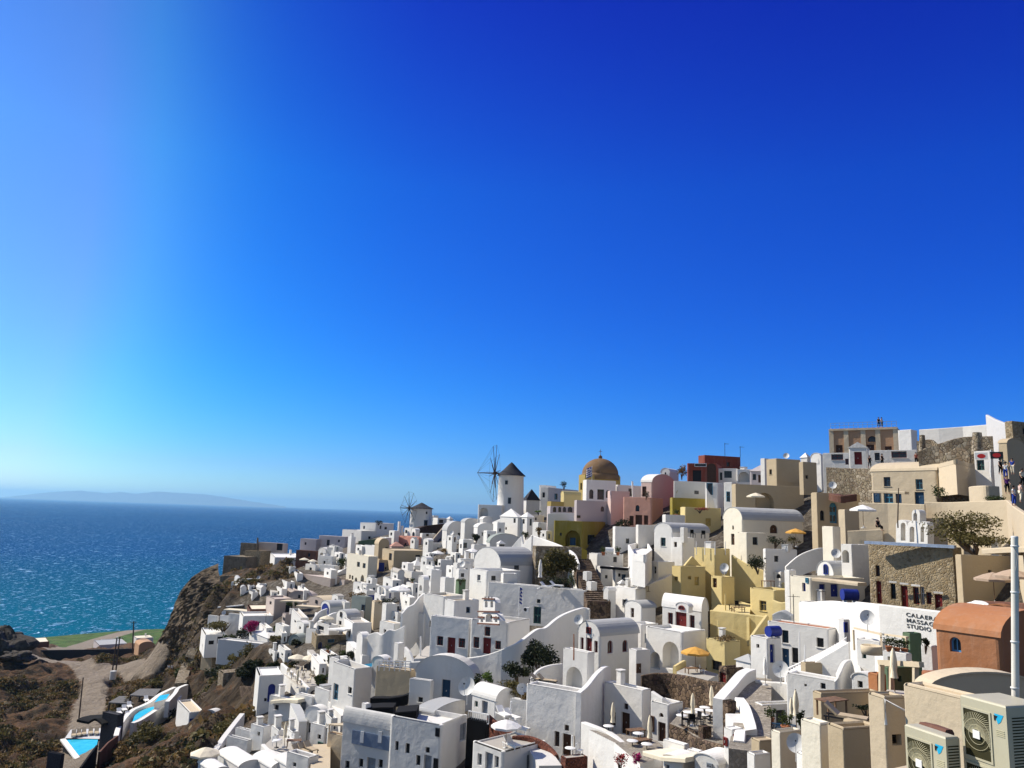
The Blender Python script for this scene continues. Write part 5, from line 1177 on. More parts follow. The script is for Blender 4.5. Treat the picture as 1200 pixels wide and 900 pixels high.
# ================================================================== lower right
WALL('dark dry stone terrace wall below the orange umbrella', [(752,792,78),(770,789,78),(790,790,77),(808,793,75),(826,797.5,73)], base=5, mat='drystone', name='stone_wall')
WALL('shaded dark dry stone wall behind the closed parasols', [(826,797.5,73),(845,800,70),(863,804,67)], base=5, mat='drystone', sm=False, name='stone_wall')
H('dark stone hut with red door beside the curving white wall', 842, 852, 874, 783, 812, 'Ld847,794,7,12,r', D=72, yaw=60, mat='drystone', rmat='white', name='stone_hut', cat='hut')
H('white low hut with triangular grey roof below the yellow box house', 862, 880, 892, 777, 792, '', D=72, yaw=50, roof='shed', crown=766, rmat='greyroof', name='white_hut', cat='hut')
WALL('upper loop of the curving white stair wall', [(886,784.5,69),(876,789,67),(864,803,63),(855,813,61),(849,820,60)], base=2.4, fd=1.5, th=.9)
WALL('lower run of the curving white stair wall', [(861,817,60.5),(867,826,58),(871,839,55),(874,853,52.5),(873,869,50.5)], base=2.6, th=.7)
WALL('white ramp wall with red shutter below the curving stair wall', [(850,836,57),(857,845,55.5),(864,856,53.5),(869,864,52)], base=3.2, th=1.2)
H('small stone pier between the white stair walls', 849, 853, 863, 822, 842, '', D=58, yaw=58, mat='drystone', name='stone_pier', cat='pier', par=.05)
H('white stair end block with red wooden shutter', 848, 858, 872, 855, 876, 'Rd862.5,866,7,12,r;Ld851,869,4,10,r', D=52, yaw=64, par=.05)
STEPS('stone path steps between the curving white wall and blue fence house', (878,880,49), (887,794,70), 2.4, 30, 'cobble')
H('white house with dark door behind the blue fence', 883, 893, 940, 826, 862, 'Rd915,842,11,20,d;Rw900.5,835,2,6,d;Rw929,838,5,11,d', D=60, yaw=72, par=.5, rmat='greenwall')
WALL('white back terrace wall with satellite dish', [(885,797,68),(900,799,67),(918,800,66),(940,803,64)], base=5)
f_ = MB(); _fa = pt(892, 846, 56.5); _fb = pt(933, 850, 54)
for i in range(29): q = _fa.lerp(_fb, i/28); f_.bar(q, q-V((0,0,1.0)), .04)
f_.bar(_fa, _fb, .06); f_.bar(_fa-V((0,0,.9)), _fb-V((0,0,.9)), .05)
for i in range(4): q = _fa.lerp(_fb, i/4); q2 = _fa.lerp(_fb, (i+1)/4); f_.bar(q, q2-V((0,0,.9)), .04); f_.bar(q-V((0,0,.9)), q2, .04)
tag(f_.build('metal_fence', 'paint_e', origin=_fa), 'blue metal fence in front of the dark door', 'fence')
WALL('low white kerb wall under the blue metal fence', [(886,857,55.5),(905,860,55),(933,863,53.5)], base=1.5, sm=False)
place('dish', 'large grey satellite dish on the white back terrace wall', 915, 804, D=65, rz=-.35, scale=1.25); place('parw', 'folded white parasol beside the large grey dish', 897, 803, D=66, scale=.8)
place('par', 'tall folded beige parasol right of the blue fence', 933.5, 858, D=52, scale=.95); place('par', 'second folded beige parasol left of the tall one', 928, 852, D=55, scale=.7)
place('pot', 'purple flowering pot by the dark door', 903, 849, D=57)
PLAT('restaurant terrace with white tables and stone edge', [(785,848),(805,856),(815,864),(868,880),(872,846),(846,834),(803,829)], D=64, drop=4, mat='cobble', wmat='drystone')
WALL('front dry stone wall of the restaurant terrace', [(784,846.5,65),(800,851,63),(816,858,61)], base=3, mat='drystone', sm=False, name='stone_wall')
WALL('lower dry stone wall along the path', [(805,861,60),(822,867,57.5),(845,873,54.5),(873,877,52)], base=2, mat='drystone', name='stone_wall')
for i_, (x_, y_) in enumerate(((799,850), (807,846), (813,846), (820,843), (826,840), (833,844), (824,849))):
    place('table', ['white round table nearest the front stone wall', 'second white round table along the front stone wall', 'white round table beside the left folded parasol', 'white round table in the middle of the restaurant terrace', 'white round table furthest back on the restaurant terrace', 'white round table under the middle folded parasol', 'white round table by the inner edge of the restaurant terrace'][i_], x_, y_, D=66-(y_-840)*.35, rz=0, group='tables on the restaurant terrace')
for i_, (x_, y_, r_) in enumerate(((803,850,1.2), (817,849,-1.2), (829,846,1.5), (837,848,-1.0), (811,851,3))): place('chairb', ['dark chair left of the restaurant terrace parasols', 'dark chair below the left folded parasol', 'dark chair between the two folded parasols', 'dark chair under the right folded parasol', 'dark chair at the front stone wall'][i_], x_, y_, D=65-(y_-840)*.35, rz=r_, group='chairs on the restaurant terrace')
place('par', 'left folded parasol on the restaurant terrace', 812, 851, D=62.5, scale=.9); place('par', 'middle folded parasol against the dark stone wall', 834, 841, D=65, scale=.9); place('par', 'right folded parasol against the dark stone wall', 844.5, 848, D=62, scale=.9)
H('stone counter block on the restaurant terrace', 818, 824, 834, 852, 868, '', D=60, yaw=60, mat='drystone', name='stone_counter', cat='counter', par=.03)
H('white house with dark doors left of the restaurant terrace', 708, 753, 763, 809, 852, 'Ld733,848,10,26,n;Lw718,842,7,16,n;Lw733.5,828,5,7,n', D=72, yaw=38)
H('white house with narrow black door beside the front stone wall', 762, 783.5, 801, 826, 872, 'Ld775.5,858,9,23,n;La775,838,5,5,n;Lw765,848,4,18,n', D=68, yaw=40)
WALL('white sloping gable wall above the narrow black door', [(763,810,70),(776,818,69),(790,826,69),(799,840,68.5)], base=4, sm=False)
# ================================================================== centre
H('big white house under a broad round vault with stained gable', 555, 587, 628, 663, 694, 'Rd605,668,5,11,d', D=126, yaw=48, roof='vl', crown=641, rmat='greyroof', name='vaulted_house')
H('white box house with two small windows before the broad vault', 550, 571, 611, 669, 705, 'Lw561,677,4,7,p;Rw578.5,677.5,5.5,5.5;Rw598,676,4,3,k', D=116, yaw=50)
H('flat white annex above the long terrace wall', 587, 590, 607, 672, 693, '', D=114, yaw=76)
H('long white terrace wall house with green door and tiny window', 572, 685, 692, 692, 736, 'Lw631,704.5,4.5,4.5;Ld629.5,721,9,20,g', D=106, yaw=31, rmat='deck', par=.25)
place('ac', 'white air conditioner on the long terrace wall', 617, 717, D=107, rz=-.5, scale=1.0)
flag('flag on a tall pole before the long terrace wall', 607.5, 729, 687, 98, .5, 1.9)
place('parw', 'large folded white parasol on the long terrace', 632.5, 690, D=108, scale=1.45)
for i_, (x_, y_, r_) in enumerate(((643,690,1.0), (655,689,1.1))): place('loungew', ['white lounger beside the large folded white parasol', 'white lounger further right on the long terrace'][i_], x_, y_, D=107.5, rz=r_)
WALL('white capped curving wall above the olive creeper slope', [(622,627,143),(640,633,139),(660,641,132),(672,649,126),(677,661,121)], base=3.5, fd=2)
H('rough brown earth wall under the white capped curving wall', 624, 628, 682, 640, 692, '', D=128, yaw=76, mat='rubble', par=.05, name='earth_wall', cat='wall')
bush('olive brown creeper covering the earth wall', 652, 660, 52, 40, 119, 'leaf_olive', n=2200, depth=1.6); bush('dark low shrubs at the back of the long terrace', 650, 682, 56, 16, 110, 'leaf_dark', n=900, depth=1.0); bush('upright green shrub at the right end of the long terrace', 670, 678, 12, 24, 109, 'leaf', n=400)
WALL('long white ramp wall curving up from the church to the steps', [(540,772),(567,768),(593,759),(612,751),(630,738),(641,735.5),(654,725),(667,718),(684,712.5),(690,714)], yb=[786,785,782,778,768,764,757,750,742,742], th=.5)
chu = H('white church front with dark red door and two windows', 505, 550, 556, 726, 770, 'Lw515.5,751,7.5,11,r;Ld528.7,757,9.5,20,r;Lw541,753.5,8,11,r', D=95, yaw=27, name='white_church', cat='church', rmat='deck')
H('white church wing with dark red door under an upper window', 551, 596, 622, 730, 768, 'Lw558,753,7,13,r;Ld570.5,757,9.5,19,r;Lw571,740,7,11,r;Lw583.5,756,7,10,r', D=92, yaw=30, name='white_church', cat='church', rmat='deck')
bell_tower('white two tier bell tower with brown trim on the church wing', 91.5, [(561,585,716,731,[(564.7,725.5,3,7),(573,724,8,9.5),(581.3,725.5,3,7)]), (566,580,700,716,[(569.8,708,3.2,7.5),(576.3,708,3.2,7.5)])], .7)
_bt = [o for o in COL.objects if o.get('label','').startswith('white two tier bell tower')][0]; m_ = MB(); _nn = V((-math.sin(R(70)), -math.cos(R(70)), 0)); _o = pt(561, 731, 91.5)
def _on(x, y):
    d_ = ray(x, y); return CAM+d_*((_o-CAM).dot(_nn)/d_.dot(_nn))+_nn*.06
for a_, b_ in (((560.5,716.5),(585.5,717)), ((560.5,730.5),(585.5,732)), ((566,701.5),(580,702)), ((561,723),(568,723.5)), ((578,723.5),(585,724))): m_.bar(_on(*a_), _on(*b_), .16)
for x_ in (569, 573, 577): m_.bar(_on(x_, 699), _on(x_, 703), .1)
m_.build('trim', 'brown_panel', _bt)
H('tall white house wall with lit roof left of the church', 496, 521, 548, 699, 765, '', D=112, yaw=40, rmat='sand')
H('stepped white house wall below the tall church side wall', 470, 497, 507, 719, 765, 'La483,730,2.5,5', D=115, yaw=36, rmat='sand')
WALL('white stepped stair parapet on the church side wall', [(472,719,113),(478,712,114),(486,708,115),(492,700,116),(498,695,117)], base=2, sm=False)
H('brown roofed low white vault behind the church', 521, 533, 562, 704, 735, '', D=104, yaw=44, rmat='beige', par=.15)
H('small white belfry house with arched openings above the church side wall', 490, 497, 503, 680, 704, 'Lo493,689,3,7;Lo492,699,3,6', D=124, yaw=52, roof='vl', crown=674.5, name='white_chapel', cat='chapel')
H('white stepped cube house right of the belfry house', 500, 506, 518, 668, 690, 'Lw503,677,2.5,5', D=128, yaw=52)
H('white hut with grey roof edge above the tall church side wall', 516, 522, 533, 677, 694, '', D=120, yaw=52, rmat='greyroof', name='white_hut', cat='hut')
H('white house with one dark window above the green planter', 534, 538, 549, 667, 682, 'Rw542,674,4,4.5', D=124, yaw=60)
H('green planter box on the roof above the church', 534, 538, 546, 680, 690, '', D=116, yaw=60, mat='greenwall', name='planter', cat='planter', fd=1.5); bush('grey green plants in the roof planter above the church', 540, 680, 12, 5, 116, 'leaf', n=200)
# ------------------------------------------------------------------ chapel and bastion
H('white chapel with round gable and dark red door and arched side windows', 677, 703, 749, 746, 792, 'Ld690,759,7,23,r;Lw682,754,3.8,14,r;Lw698.3,758,4.2,14,r;Lw690,738.5,5,7.5,r;Ra715,758,6,15,r;Ra732.5,757,6,14,r', D=84, yaw=46, roof='vl', crown=727.5, rmat='greyroof', name='white_chapel', cat='chapel')
place('dish', 'white satellite dish left of the round gabled chapel', 678, 738, D=86, rz=-.35)
H('white block with big arch below the round gabled chapel', 660, 689, 697, 765, 815, 'Lo673,795,19,27', D=77, yaw=40, par=.6)
pole('rusty short post on the block before the chapel', 672.5, 766, 672.5, 743, 77, .07, 'rust')
H('white side block with blue shaded wall right of the chapel', 737, 746, 762, 762, 795, 'Rd748,783,5,11,n', D=80, yaw=55)
WALL('curved white wall beside the big arch', [(624,803,78),(627,791,79),(635,783.5,80),(647,779.5,81),(660,778,82)], base=5)
H('tall white bastion house with dark brown doors in its curved front', 617, 681, 692, 812, 888, 'Ld664,873,10,26,n;Lw652.5,866,6,18,n;Lw675,871,6,17,n;Lw664,853,5.5,7,n', D=70, yaw=33, rmat='deck', par=.6)
WALL('white stair wall sweeping up right of the bastion', [(681,812,69.5),(691,803,71),(702,789,74),(712,781,77),(716,783,78)], base=7, th=.5)
place('loungek', 'dark lounger on the terrace beside the big arch', 645, 802, D=76, rz=1.2); place('loungek', 'second dark lounger left on the terrace beside the big arch', 636, 801, D=77, rz=1.2)
WALL('white curved garden wall below the brown doors', [(681,846,68),(697,852,66),(714,860,64.5),(730,874,62),(742,890,59),(748,905,57)], base=7, th=.5)
PLAT('terrace with dark tables behind the curved garden wall', [(690,855),(720,870),(750,895),(790,885),(770,868),(715,858)], D=66, drop=3, mat='cobble')
for i_, (x_, y_, r_) in enumerate(((713,862,0), (748,871,0), (741,880,0), (758,884,0))): place('table', ['white round table beside the folded beige parasol', 'white round table before the narrow black door', 'white round table at the bend of the curved garden wall', 'white round table nearest the brown awning'][i_], x_, y_, D=66-(y_-860)*.2)
place('par', 'folded beige parasol in front of the dark doors', 718, 862, D=66, scale=.95); place('par', 'folded beige parasol below the narrow black door', 761.5, 882, D=62, scale=1.0)
place('tableb', 'long dark wooden table on the curved terrace', 745, 866, D=67, rz=.4); place('tableb', 'second dark wooden table lower on the curved terrace', 752, 878, D=63, rz=.5)
bush('red bougainvillea at the foot of the curved garden wall', 727, 890, 18, 18, 58, 'flower_red', n=320, size=.16); bush('deep red bougainvillea beside the brown awning', 746, 888, 12, 16, 58.5, 'bougain', n=360, size=.16)
WALL('flat brown awning of the bottom restaurant', [(753,880,57),(775,886,55),(803,888,53)], base=.2, fd=.1, th=2.6, mat='canvas', sm=False, name='awning', cat='awning')
H('low white parapet block right of the brown awning', 777, 802, 806, 873, 892, '', D=57, yaw=40, par=.1, name='white_wall_block'); H('small white cabinet beside the low parapet block', 805, 819, 821, 881, 895, '', D=55, yaw=38, par=.05, name='cabinet', cat='cabinet')
H('white vaulted roof at the bottom edge left of the pair', 777, 800, 817, 893, 906, 'Lw782,899,5,6,p', D=54, yaw=40, roof='vl', crown=887, name='vaulted_house')
H('larger white vaulted roof at the bottom edge right of the pair', 813, 842, 862, 897, 908, 'Lw832,897,6,6,p', D=52, yaw=40, roof='vl', crown=884, name='vaulted_house')
H('white box with dark green recessed top at the bottom edge', 858, 863, 878, 886, 905, '', D=50, yaw=60, par=.5, rmat='greenwall')
# ------------------------------------------------------------------ bottom centre
H('old stained white vault with dark blue door and rounded front', 487, 556, 563, 796, 830, 'Ld522.5,809,10,25,e', D=86, yaw=24, roof='vl', crown=768.5, mat='white_old', rmat='white_old', name='vaulted_house')
H('white dark windowed ledge house below the old stained vault', 480, 505, 509, 798, 826, 'Lw492.5,820,6,6', D=85, yaw=24)
H('beige house with railed roof left of the old stained vault', 441, 481, 488, 786, 826, '', D=89, yaw=26, mat='beige', name='beige_house', par=.1, rmat='deck')
f_ = MB(); _fa, _fb = pt(444, 785, 89.5), pt(481, 785.5, 88.6)
for i in range(7): q = _fa.lerp(_fb, i/6); f_.bar(q-V((0,0,.1)), q+V((0,0,.95)), .09)
for h_ in (.35, .65, .93): f_.bar(_fa+V((0,0,h_)), _fb+V((0,0,h_)), .08)
tag(f_.build('roof_railing', 'plastic_white', origin=_fa), 'white bar railing along the beige house roof', 'railing')
for i_, (x_, y_) in enumerate(((450,784),(458,781),(466,783),(472,780))): place('chair', ['wooden chair at the left end of the railed beige roof', 'wooden chair second from the left on the railed beige roof', 'wooden chair third from the left on the railed beige roof', 'wooden chair at the right end of the railed beige roof'][i_], x_, y_, D=91, rz=i_*1.4)
H('grey white house with blue grey panel and barrel roof at the bottom', 402, 459, 464, 856, 906, 'Lw423,894,5,10,k;Ld435,895,10,14,p;Lw446,895,5,10,k;Lw407,896,5,9,k', D=76, yaw=27, roof='vr', crown=838, rmat='white', name='vaulted_house')
_r9 = [o for o in COL.objects if o.get('label', '').startswith('grey white house with blue grey panel')][0]
_T = pt(459, 856, 76); _a = R(27); _ul = V((-math.cos(_a), math.sin(_a), 0)); _nl = V((-math.sin(_a), -math.cos(_a), 0))
def onface(x, y):
    d_ = ray(x, y); return CAM+d_*((_T-CAM).dot(_nl)/d_.dot(_nl))
m_ = MB(); a_, b_ = onface(413.5, 855), onface(456.5, 880); c_ = (a_+b_)/2; m_.box(c_+_nl*.03, (abs((b_-a_).dot(_ul)), .1, abs(a_.z-b_.z)), -_a); _bp = m_.build('cladding_panel', 'blueplaster', _r9)
for x_ in (425, 446):
    m_ = MB(); q = onface(x_, 863.5); m_.box(q+_nl*.1, (.38, .06, 1.0), -_a); w_ = m_.build('window', 'paint_w', _bp)
H('white house with many narrow windows and cream side at the bottom', 457, 518, 549, 850, 908, 'Lw465,874,4,11,k;Lw477.5,877,5,12,k;Lw501,879,5,7,k;Lw490,891,5,12,k;Ld501,895,9,20,p;Lw511,895,5,13,k;Lw513,858,4.5,10,k;Rd542.5,858,7,20,p', D=73, yaw=28, rmat='white', par=.5)
H('recessed upper storey with grey rounded roof at the bottom centre', 487, 508, 546, 836, 860, 'Lw497,850,4,10,k', D=78, yaw=30, roof='vr', crown=824, rmat='greyroof', name='white_house')
WALL('black shade cloth pergola over the narrow windowed house', [(463,835,76),(475,834,76),(488,833,76)], base=1.6, fd=.4, th=2.5, mat='blackcloth', name='shade_cloth', cat='shade cloth', sm=False)
WALL('black shade cloth above the barrel roof', [(430,830,80),(446,829,80),(461,829,80)], base=1.0, fd=.2, th=2.0, mat='blackcloth', name='shade_cloth', cat='shade cloth', sm=False)
WALL('black shade cloth pointed at its right end', [(434,818,85),(455,818,84.5),(470,816,84),(478,814,84)], base=1.0, fd=.0, th=1.0, mat='blackcloth', name='shade_cloth', cat='shade cloth', sm=False)
H('white corner post block beside the black cloth', 424, 429, 434, 825, 842, '', D=80, yaw=40, par=.05, fd=2)
H('white house with teal door and small square window', 390, 416, 437, 784, 842, 'Ld393.3,811,6,20,t;Lw410,809,4.5,8,k', D=93, yaw=42, rmat='deck', par=.7)
PLAT('small green roof pool of the teal door house', [(415,785),(425,779),(436,777),(436,783),(424,787)], D=97, drop=.6, mat='poolgreen', name='roof_pool', cat='pool')
H('white arched house with dark arch beside the green roof pool', 436, 452, 460, 778, 800, 'Lo446,783,8,18', D=98, yaw=34, roof='vl', crown=769, name='vaulted_house')
place('dish', 'large greenish satellite dish at the bottom centre', 546.7, 826, D=76, rz=-.35, scale=1.6)
H('white house with lit barrel roof and pale doors right of the large dish', 553, 581, 603, 822, 850, 'Ld568,829,7,15,p;Lw558,825,4,7,g', D=78, yaw=38, roof='vr', crown=807, rmat='white', name='vaulted_house')
f_ = MB(); _fa, _fb = pt(549, 833, 75), pt(573, 838, 73.5)
for i in range(12): q = _fa.lerp(_fb, i/11); f_.bar(q-V((0,0,.75)), q, .06)
f_.bar(_fa, _fb, .09); f_.bar(_fa-V((0,0,.75)), _fb-V((0,0,.75)), .09)
tag(f_.build('balustrade', 'plastic_white', origin=_fa), 'white balustrade of thin bars below the pale doors', 'balustrade')
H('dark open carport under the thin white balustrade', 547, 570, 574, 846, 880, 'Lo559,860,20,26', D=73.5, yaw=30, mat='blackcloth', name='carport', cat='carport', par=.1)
H('white house with pale shutters under the open white umbrella', 553, 590, 641, 881, 908, 'Ld573,892,9,20,p;Lw562,890,5,14,p;Lw582,893,5,14,p;Rd621,893,7,18,p', D=66, yaw=38, par=.12, rmat='deck')
place('umbw', 'open white umbrella on the lower roof terrace', 592.5, 877, D=67.5, scale=.85); place('loungew', 'white lounger right of the open white umbrella', 603, 878, D=67, rz=.6)
WALL('dark red stone wall behind the open white umbrella', [(571,838,75),(580,846,74),(592,856,73),(604,861,72)], base=3, mat='redstone', sm=False, name='stone_wall'); WALL('curved dark red stone stair wall', [(600,863,70),(618,863,69.5),(634,869,68.5),(645,878,67.5),(650,885,66.5)], base=3, mat='redstone', name='stone_wall')
STEPS('curving steps beside the dark red stone wall', (645,897,64), (628,872,70), 1.8, 14, 'white_old')
H('dark red stone terrace block with white table top at the bottom', 657, 663, 689, 889, 905, '', D=64, yaw=66, mat='redstone', rmat='deck', name='stone_block', par=.03); place('table', 'white table on the dark red stone block', 668, 888, D=65.5); place('chairw', 'white chair on the dark red stone block', 679, 886, D=65.5, rz=1)
pole('white column in front of the brown bastion doors', 671, 886, 670.5, 862, 66, .1, 'plastic_white')
H('white wall house with teal arched opening in blue shade', 598, 642, 646, 826, 876, 'La628,849,11,22,t', D=75, yaw=33, par=.15)
for i_, (x_, y_) in enumerate(((592,842),(603,845),(613,858))): place('loungew', ['white lounger at the top of the steps by the red stone wall', 'white lounger beside the teal arch', 'white lounger right below the teal arch'][i_], x_, y_, D=72, rz=.5+.2*i_)
pole('white square post by the loungers', 598, 846, 599, 822, 73, .12, 'plastic_white')
# greenery between the church ramp and the bastion
bush('big dark green bush below the white ramp wall', 633, 768, 46, 44, 84, 'leaf_dark', n=2600, size=.34); bush('dark bush left of the big dark green bush', 607, 786, 40, 22, 83, 'leaf_dark', n=1300, size=.3); bush('bright green shrub on the rocky slope', 571, 795, 14, 16, 83, 'leaf_bright', n=420, size=.26); bush('dry brown shrubs on the rocky slope', 602, 806, 36, 20, 80, 'leaf_olive', n=900, size=.25); bush('dark shrub in the shadow of the old stained vault', 556, 804, 18, 26, 83, 'leaf_dark', n=800, size=.3)
bush('dry shrub at the foot of the curved white wall', 617, 815, 14, 14, 77, 'leaf_dry', n=350, size=.22)
H('rubble slope wall below the dark green bushes', 585, 590, 625, 812, 830, '', D=81, yaw=70, mat='rubble', name='stone_wall', cat='wall', par=.03)
# ================================================================== left of centre, far rows
plaster('salmon', (.72,.34,.26), stain=.15); plaster('stucco_mauve', (.50,.42,.37), stain=.3); plaster('greygreen', (.30,.34,.31), stain=.4)
# fort ruin on the headland
H('dark stone fort base on the headland with small doorway', 262, 289, 319, 653, 676, 'Ld282,668,3,9,y', D=250, yaw=25, mat='fort', rmat='rubble', name='stone_fort', cat='fort', par=.1)
H('lighter stone fort storey above the dark fort base', 287, 305, 319, 646, 660, '', D=254, yaw=25, mat='ruin', name='stone_fort', cat='fort', par=.1)
H('roofless stone ruin on top of the fort', 282, 300, 304, 637, 650, '', D=258, yaw=26, mat='fort', name='stone_ruin', cat='ruin', par=1.2)
pole('thin stone pillar standing on the fort ruin', 302, 646, 302, 630, 257, .35, 'fort', 'stone_pillar', 'pillar')
H('pale wall house with black doorway beside the fort ruin', 303, 333, 338, 637, 650, 'Ld327.5,641,7,8,k', D=256, yaw=26, mat='stucco_mauve', name='beige_house', par=.8)
WALL('low orange brown terrace below the fort', [(258,675,240),(275,674,238),(292,676,234)], base=1, mat='rubble', th=3)
H('big lit white wall house right of the fort', 317, 322, 354, 653, 676, 'Rw338,664,2.5,4', D=232, yaw=70)
pole('long dark beam leaning across the white walls', 312, 682, 336, 653, 226, .3, 'oldwood', 'beam', 'beam')
WALL('long white slab wall below the fort', [(271,682,226),(280,678.5,225),(292,678,224),(303,678,222)], base=3)
H('white cube with dark recess on the slope below the fort', 315, 329, 341, 681, 693, '', D=212, yaw=30, rmat='greenwall', par=1.0)
WALL('white stair wall climbing past the dark beam', [(300,700,214),(312,690,216),(322,682,219),(333,675,221)], base=3)
H('rough white rock dome house with tiny dark windows', 285, 305, 315, 703, 716, 'Lw295,706,2,2.5;Lw302,707,2,2.5;Lw300,702,1.6,2', D=200, yaw=26, roof='vl', crown=691, name='white_dome_house')
bush('bright green shrub beside the rough white rock dome', 284, 700, 13, 10, 203, 'leaf_bright', n=450, size=.5)
WALL('white triangular shade sail on the left edge terrace', [(255,711,200),(270,710,199),(284,708.5,198)], base=.2, fd=.05, th=3, mat='canvas_white', sm=False, name='shade_sail', cat='shade sail'); WALL('lower cream shade sail on the left edge terrace', [(262,714,195),(278,715,194),(292,717,193)], base=.2, fd=.05, th=2.5, mat='canvas', sm=False, name='shade_sail', cat='shade sail')
for i_, (x0, x1, y_) in enumerate(((244,257,722),(258,270,722),(268,284,720))): H(['low white terrace wall at the cliff edge', 'low white terrace wall second from the cliff edge', 'white terrace block before the shade sails'][i_], x0, x1-2, x1, y_, y_+9, '', D=190-i_*2, yaw=28, par=.5)
bush('dark olive scrub below the white cliff edge terraces', 262, 732, 40, 12, 184, 'leaf_olive', n=900, size=.5)
H('tall white terrace house wall above the bougainvillea', 281, 285, 321, 722, 745, '', D=172, yaw=66, par=.4)
bush('bright magenta bougainvillea against the white wall', 295, 734.5, 17, 14, 165, 'bougain', n=900, size=.42, name='bougainvillea')
H('long dark brown panel wall house above the white terrace wall', 290, 293, 336, 714, 728, '', D=180, yaw=68, mat='brown_panel', rmat='canvas', name='brown_house', par=.15)
H('mauve house with lit brown side below the fort', 312, 322, 344, 702, 722, 'Lw317,706.6,2.4,4,k;Rd337,713,5,9,k', D=176, yaw=50, mat='stucco_mauve', name='mauve_house')
H('mauve vaulted house with one dark window left of its twin', 338, 365, 373, 702, 716, 'Lw351,699,2.8,4,k', D=182, yaw=28, roof='vl', crown=692.5, mat='stucco_mauve', name='mauve_house')
H('mauve vaulted house with two dark doors below the big mauve block', 359, 382, 404, 709, 726, 'Lw371,705,2.4,4,k;Ld365,716.5,3,8,k;Ld369.5,715.5,3,7,k', D=172, yaw=40, roof='vl', crown=699, mat='stucco_mauve', rmat='sand', name='mauve_house')
WALL('pale porch slab beside the lit brown side wall', [(328,704,174),(342,704,173),(354,705,172)], base=.3, fd=.1, th=2.5, mat='sand', sm=False, name='porch_roof', cat='porch roof'); WALL('second pale porch slab before the two dark doors', [(347,709.5,168),(360,710.5,167),(372,711.5,166)], base=.3, fd=.1, th=2.0, mat='sand', sm=False, name='porch_roof', cat='porch roof')
pole('pale porch post under the first porch slab', 344, 721, 344, 705, 171.5, .25, 'sand')
H('big sloping mauve block above the mauve vaults', 351, 388, 404, 678, 706, '', D=192, yaw=36, mat='stucco_mauve', rmat='stucco_mauve', name='mauve_house', par=.1)
H('white gabled house with arched dark window above the big mauve block', 392, 401, 412, 672, 686, 'Lo394.5,679,3.4,5', D=200, yaw=52, roof='shed', crown=667)
H('mauve house with white roof corner right of the big mauve block', 398, 404, 416, 680, 700, '', D=190, yaw=44, mat='stucco_mauve', name='mauve_house')
# upper far rows
H('grey mauve house nearest the fort on the far ridge', 352, 371, 376, 632, 650, 'Lw358,637,2,3', D=240, yaw=26, mat='mauve', name='mauve_house')
H('long mauve house with dark door on the far ridge', 374, 405, 410, 629, 645, 'Ld384.5,636,3.5,7,d;Lw397,634,2,3', D=238, yaw=26, mat='mauve', name='mauve_house')
H('white sloping roofed long house at the far ridge end', 401, 424, 442, 622, 640, 'Rw433,630,3,3', D=240, yaw=40, mat='white_old', rmat='white')
H('grey white house with dark roof clutter on the far ridge', 422, 441, 462, 613, 632, 'Lw426.5,618,2.2,3.5;Rw452,619,3,3;Rw446,618,2,4', D=246, yaw=34, mat='white_old')
bush('dark rooftop clutter shrub on the far ridge', 444, 611.5, 12, 5, 246, 'leaf_dark', n=160, size=.4)
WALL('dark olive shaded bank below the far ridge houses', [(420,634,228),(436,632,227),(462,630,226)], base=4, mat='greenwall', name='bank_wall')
H('tall white chimney house below the far ridge', 408, 412, 417, 629, 650, '', D=222, yaw=45)
H('grey arched vault house on the left far row', 373, 382, 387, 647, 656, 'Lo377,651,5,7', D=222, yaw=40, roof='vl', crown=641.5, mat='white_old')
H('greyish cube house beside the grey arched vault', 383, 397, 402, 642, 656, 'Lw389,648,2.4,3', D=220, yaw=32, mat='white_old')
H('white house with stepped parapet in the left far row', 373, 390, 395, 652, 668, 'Lw380,659,2.5,3.5', D=212, yaw=34)
H('dark red brown house strip in the left far row', 347, 371, 376, 646, 658, '', D=226, yaw=26, mat='brown_panel', name='brown_house')
place('umb', 'small red brown umbrella among the far white walls', 356, 664, D=214, scale=.9); place('umb', 'small cream umbrella left of the white stepped parapet', 366, 666, D=212, scale=.9)
H('white terrace with yellow furniture in the left far row', 358, 370, 376, 662, 676, '', D=208, yaw=36, rmat='sand')
H('dark green roofed terrace below the white stepped parapet', 374, 392, 398, 663, 676, '', D=205, yaw=34, rmat='greenwall', par=.8)
bush('green shrub between the far white houses', 400, 660, 12, 14, 204, 'leaf', n=450, size=.45)
H('white fin house with deep arch beside the cream house', 404, 411, 420, 650, 668, 'Lo407,659,4,10', D=202, yaw=46)
WALL('long grey stair wall rising to the cream house', [(376,680,198),(388,675,199),(400,669,200),(408,664,201)], base=3, mat='white_old')
H('cream house with arches and two dark windows', 407, 432, 443, 652, 696, 'Lw420,661.5,3.4,6,d;Lw426.7,663,3.4,6,d;Lo417,682,3,11;Lo424.5,680,4,13;Lw410,676,2,5;Lw413,677,2,5', D=183, yaw=50, mat='cream', name='cream_house')
H('olive beige house with blue double door', 441, 444, 458, 656, 676, 'Rd447,664.5,6.5,10.5,b;Rw452,666,2.2,3', D=188, yaw=74, mat='beige', name='beige_house')
H('white house with grey green roof above the cream house', 427, 439, 449, 640, 655, '', D=206, yaw=50, rmat='greygreen', par=.4)
H('beige gabled house with dark window above the blue double door', 439, 444, 456, 638, 660, 'Rd453,644,3,6,k', D=202, yaw=66, mat='beige', name='beige_house', roof='vr', crown=631)
H('rose red roofed small house left of the salmon house', 456, 459, 473, 640, 650, '', D=212, yaw=70, mat='rose', rmat='pink', roof='shed', crown=634.5, name='rose_house')
H('salmon pink house with beige side below the small windmill', 467, 491, 501, 629.5, 645, 'Lw475,638.5,2.6,4.5,k', D=214, yaw=40, mat='salmon', rmat='deck', name='salmon_house')
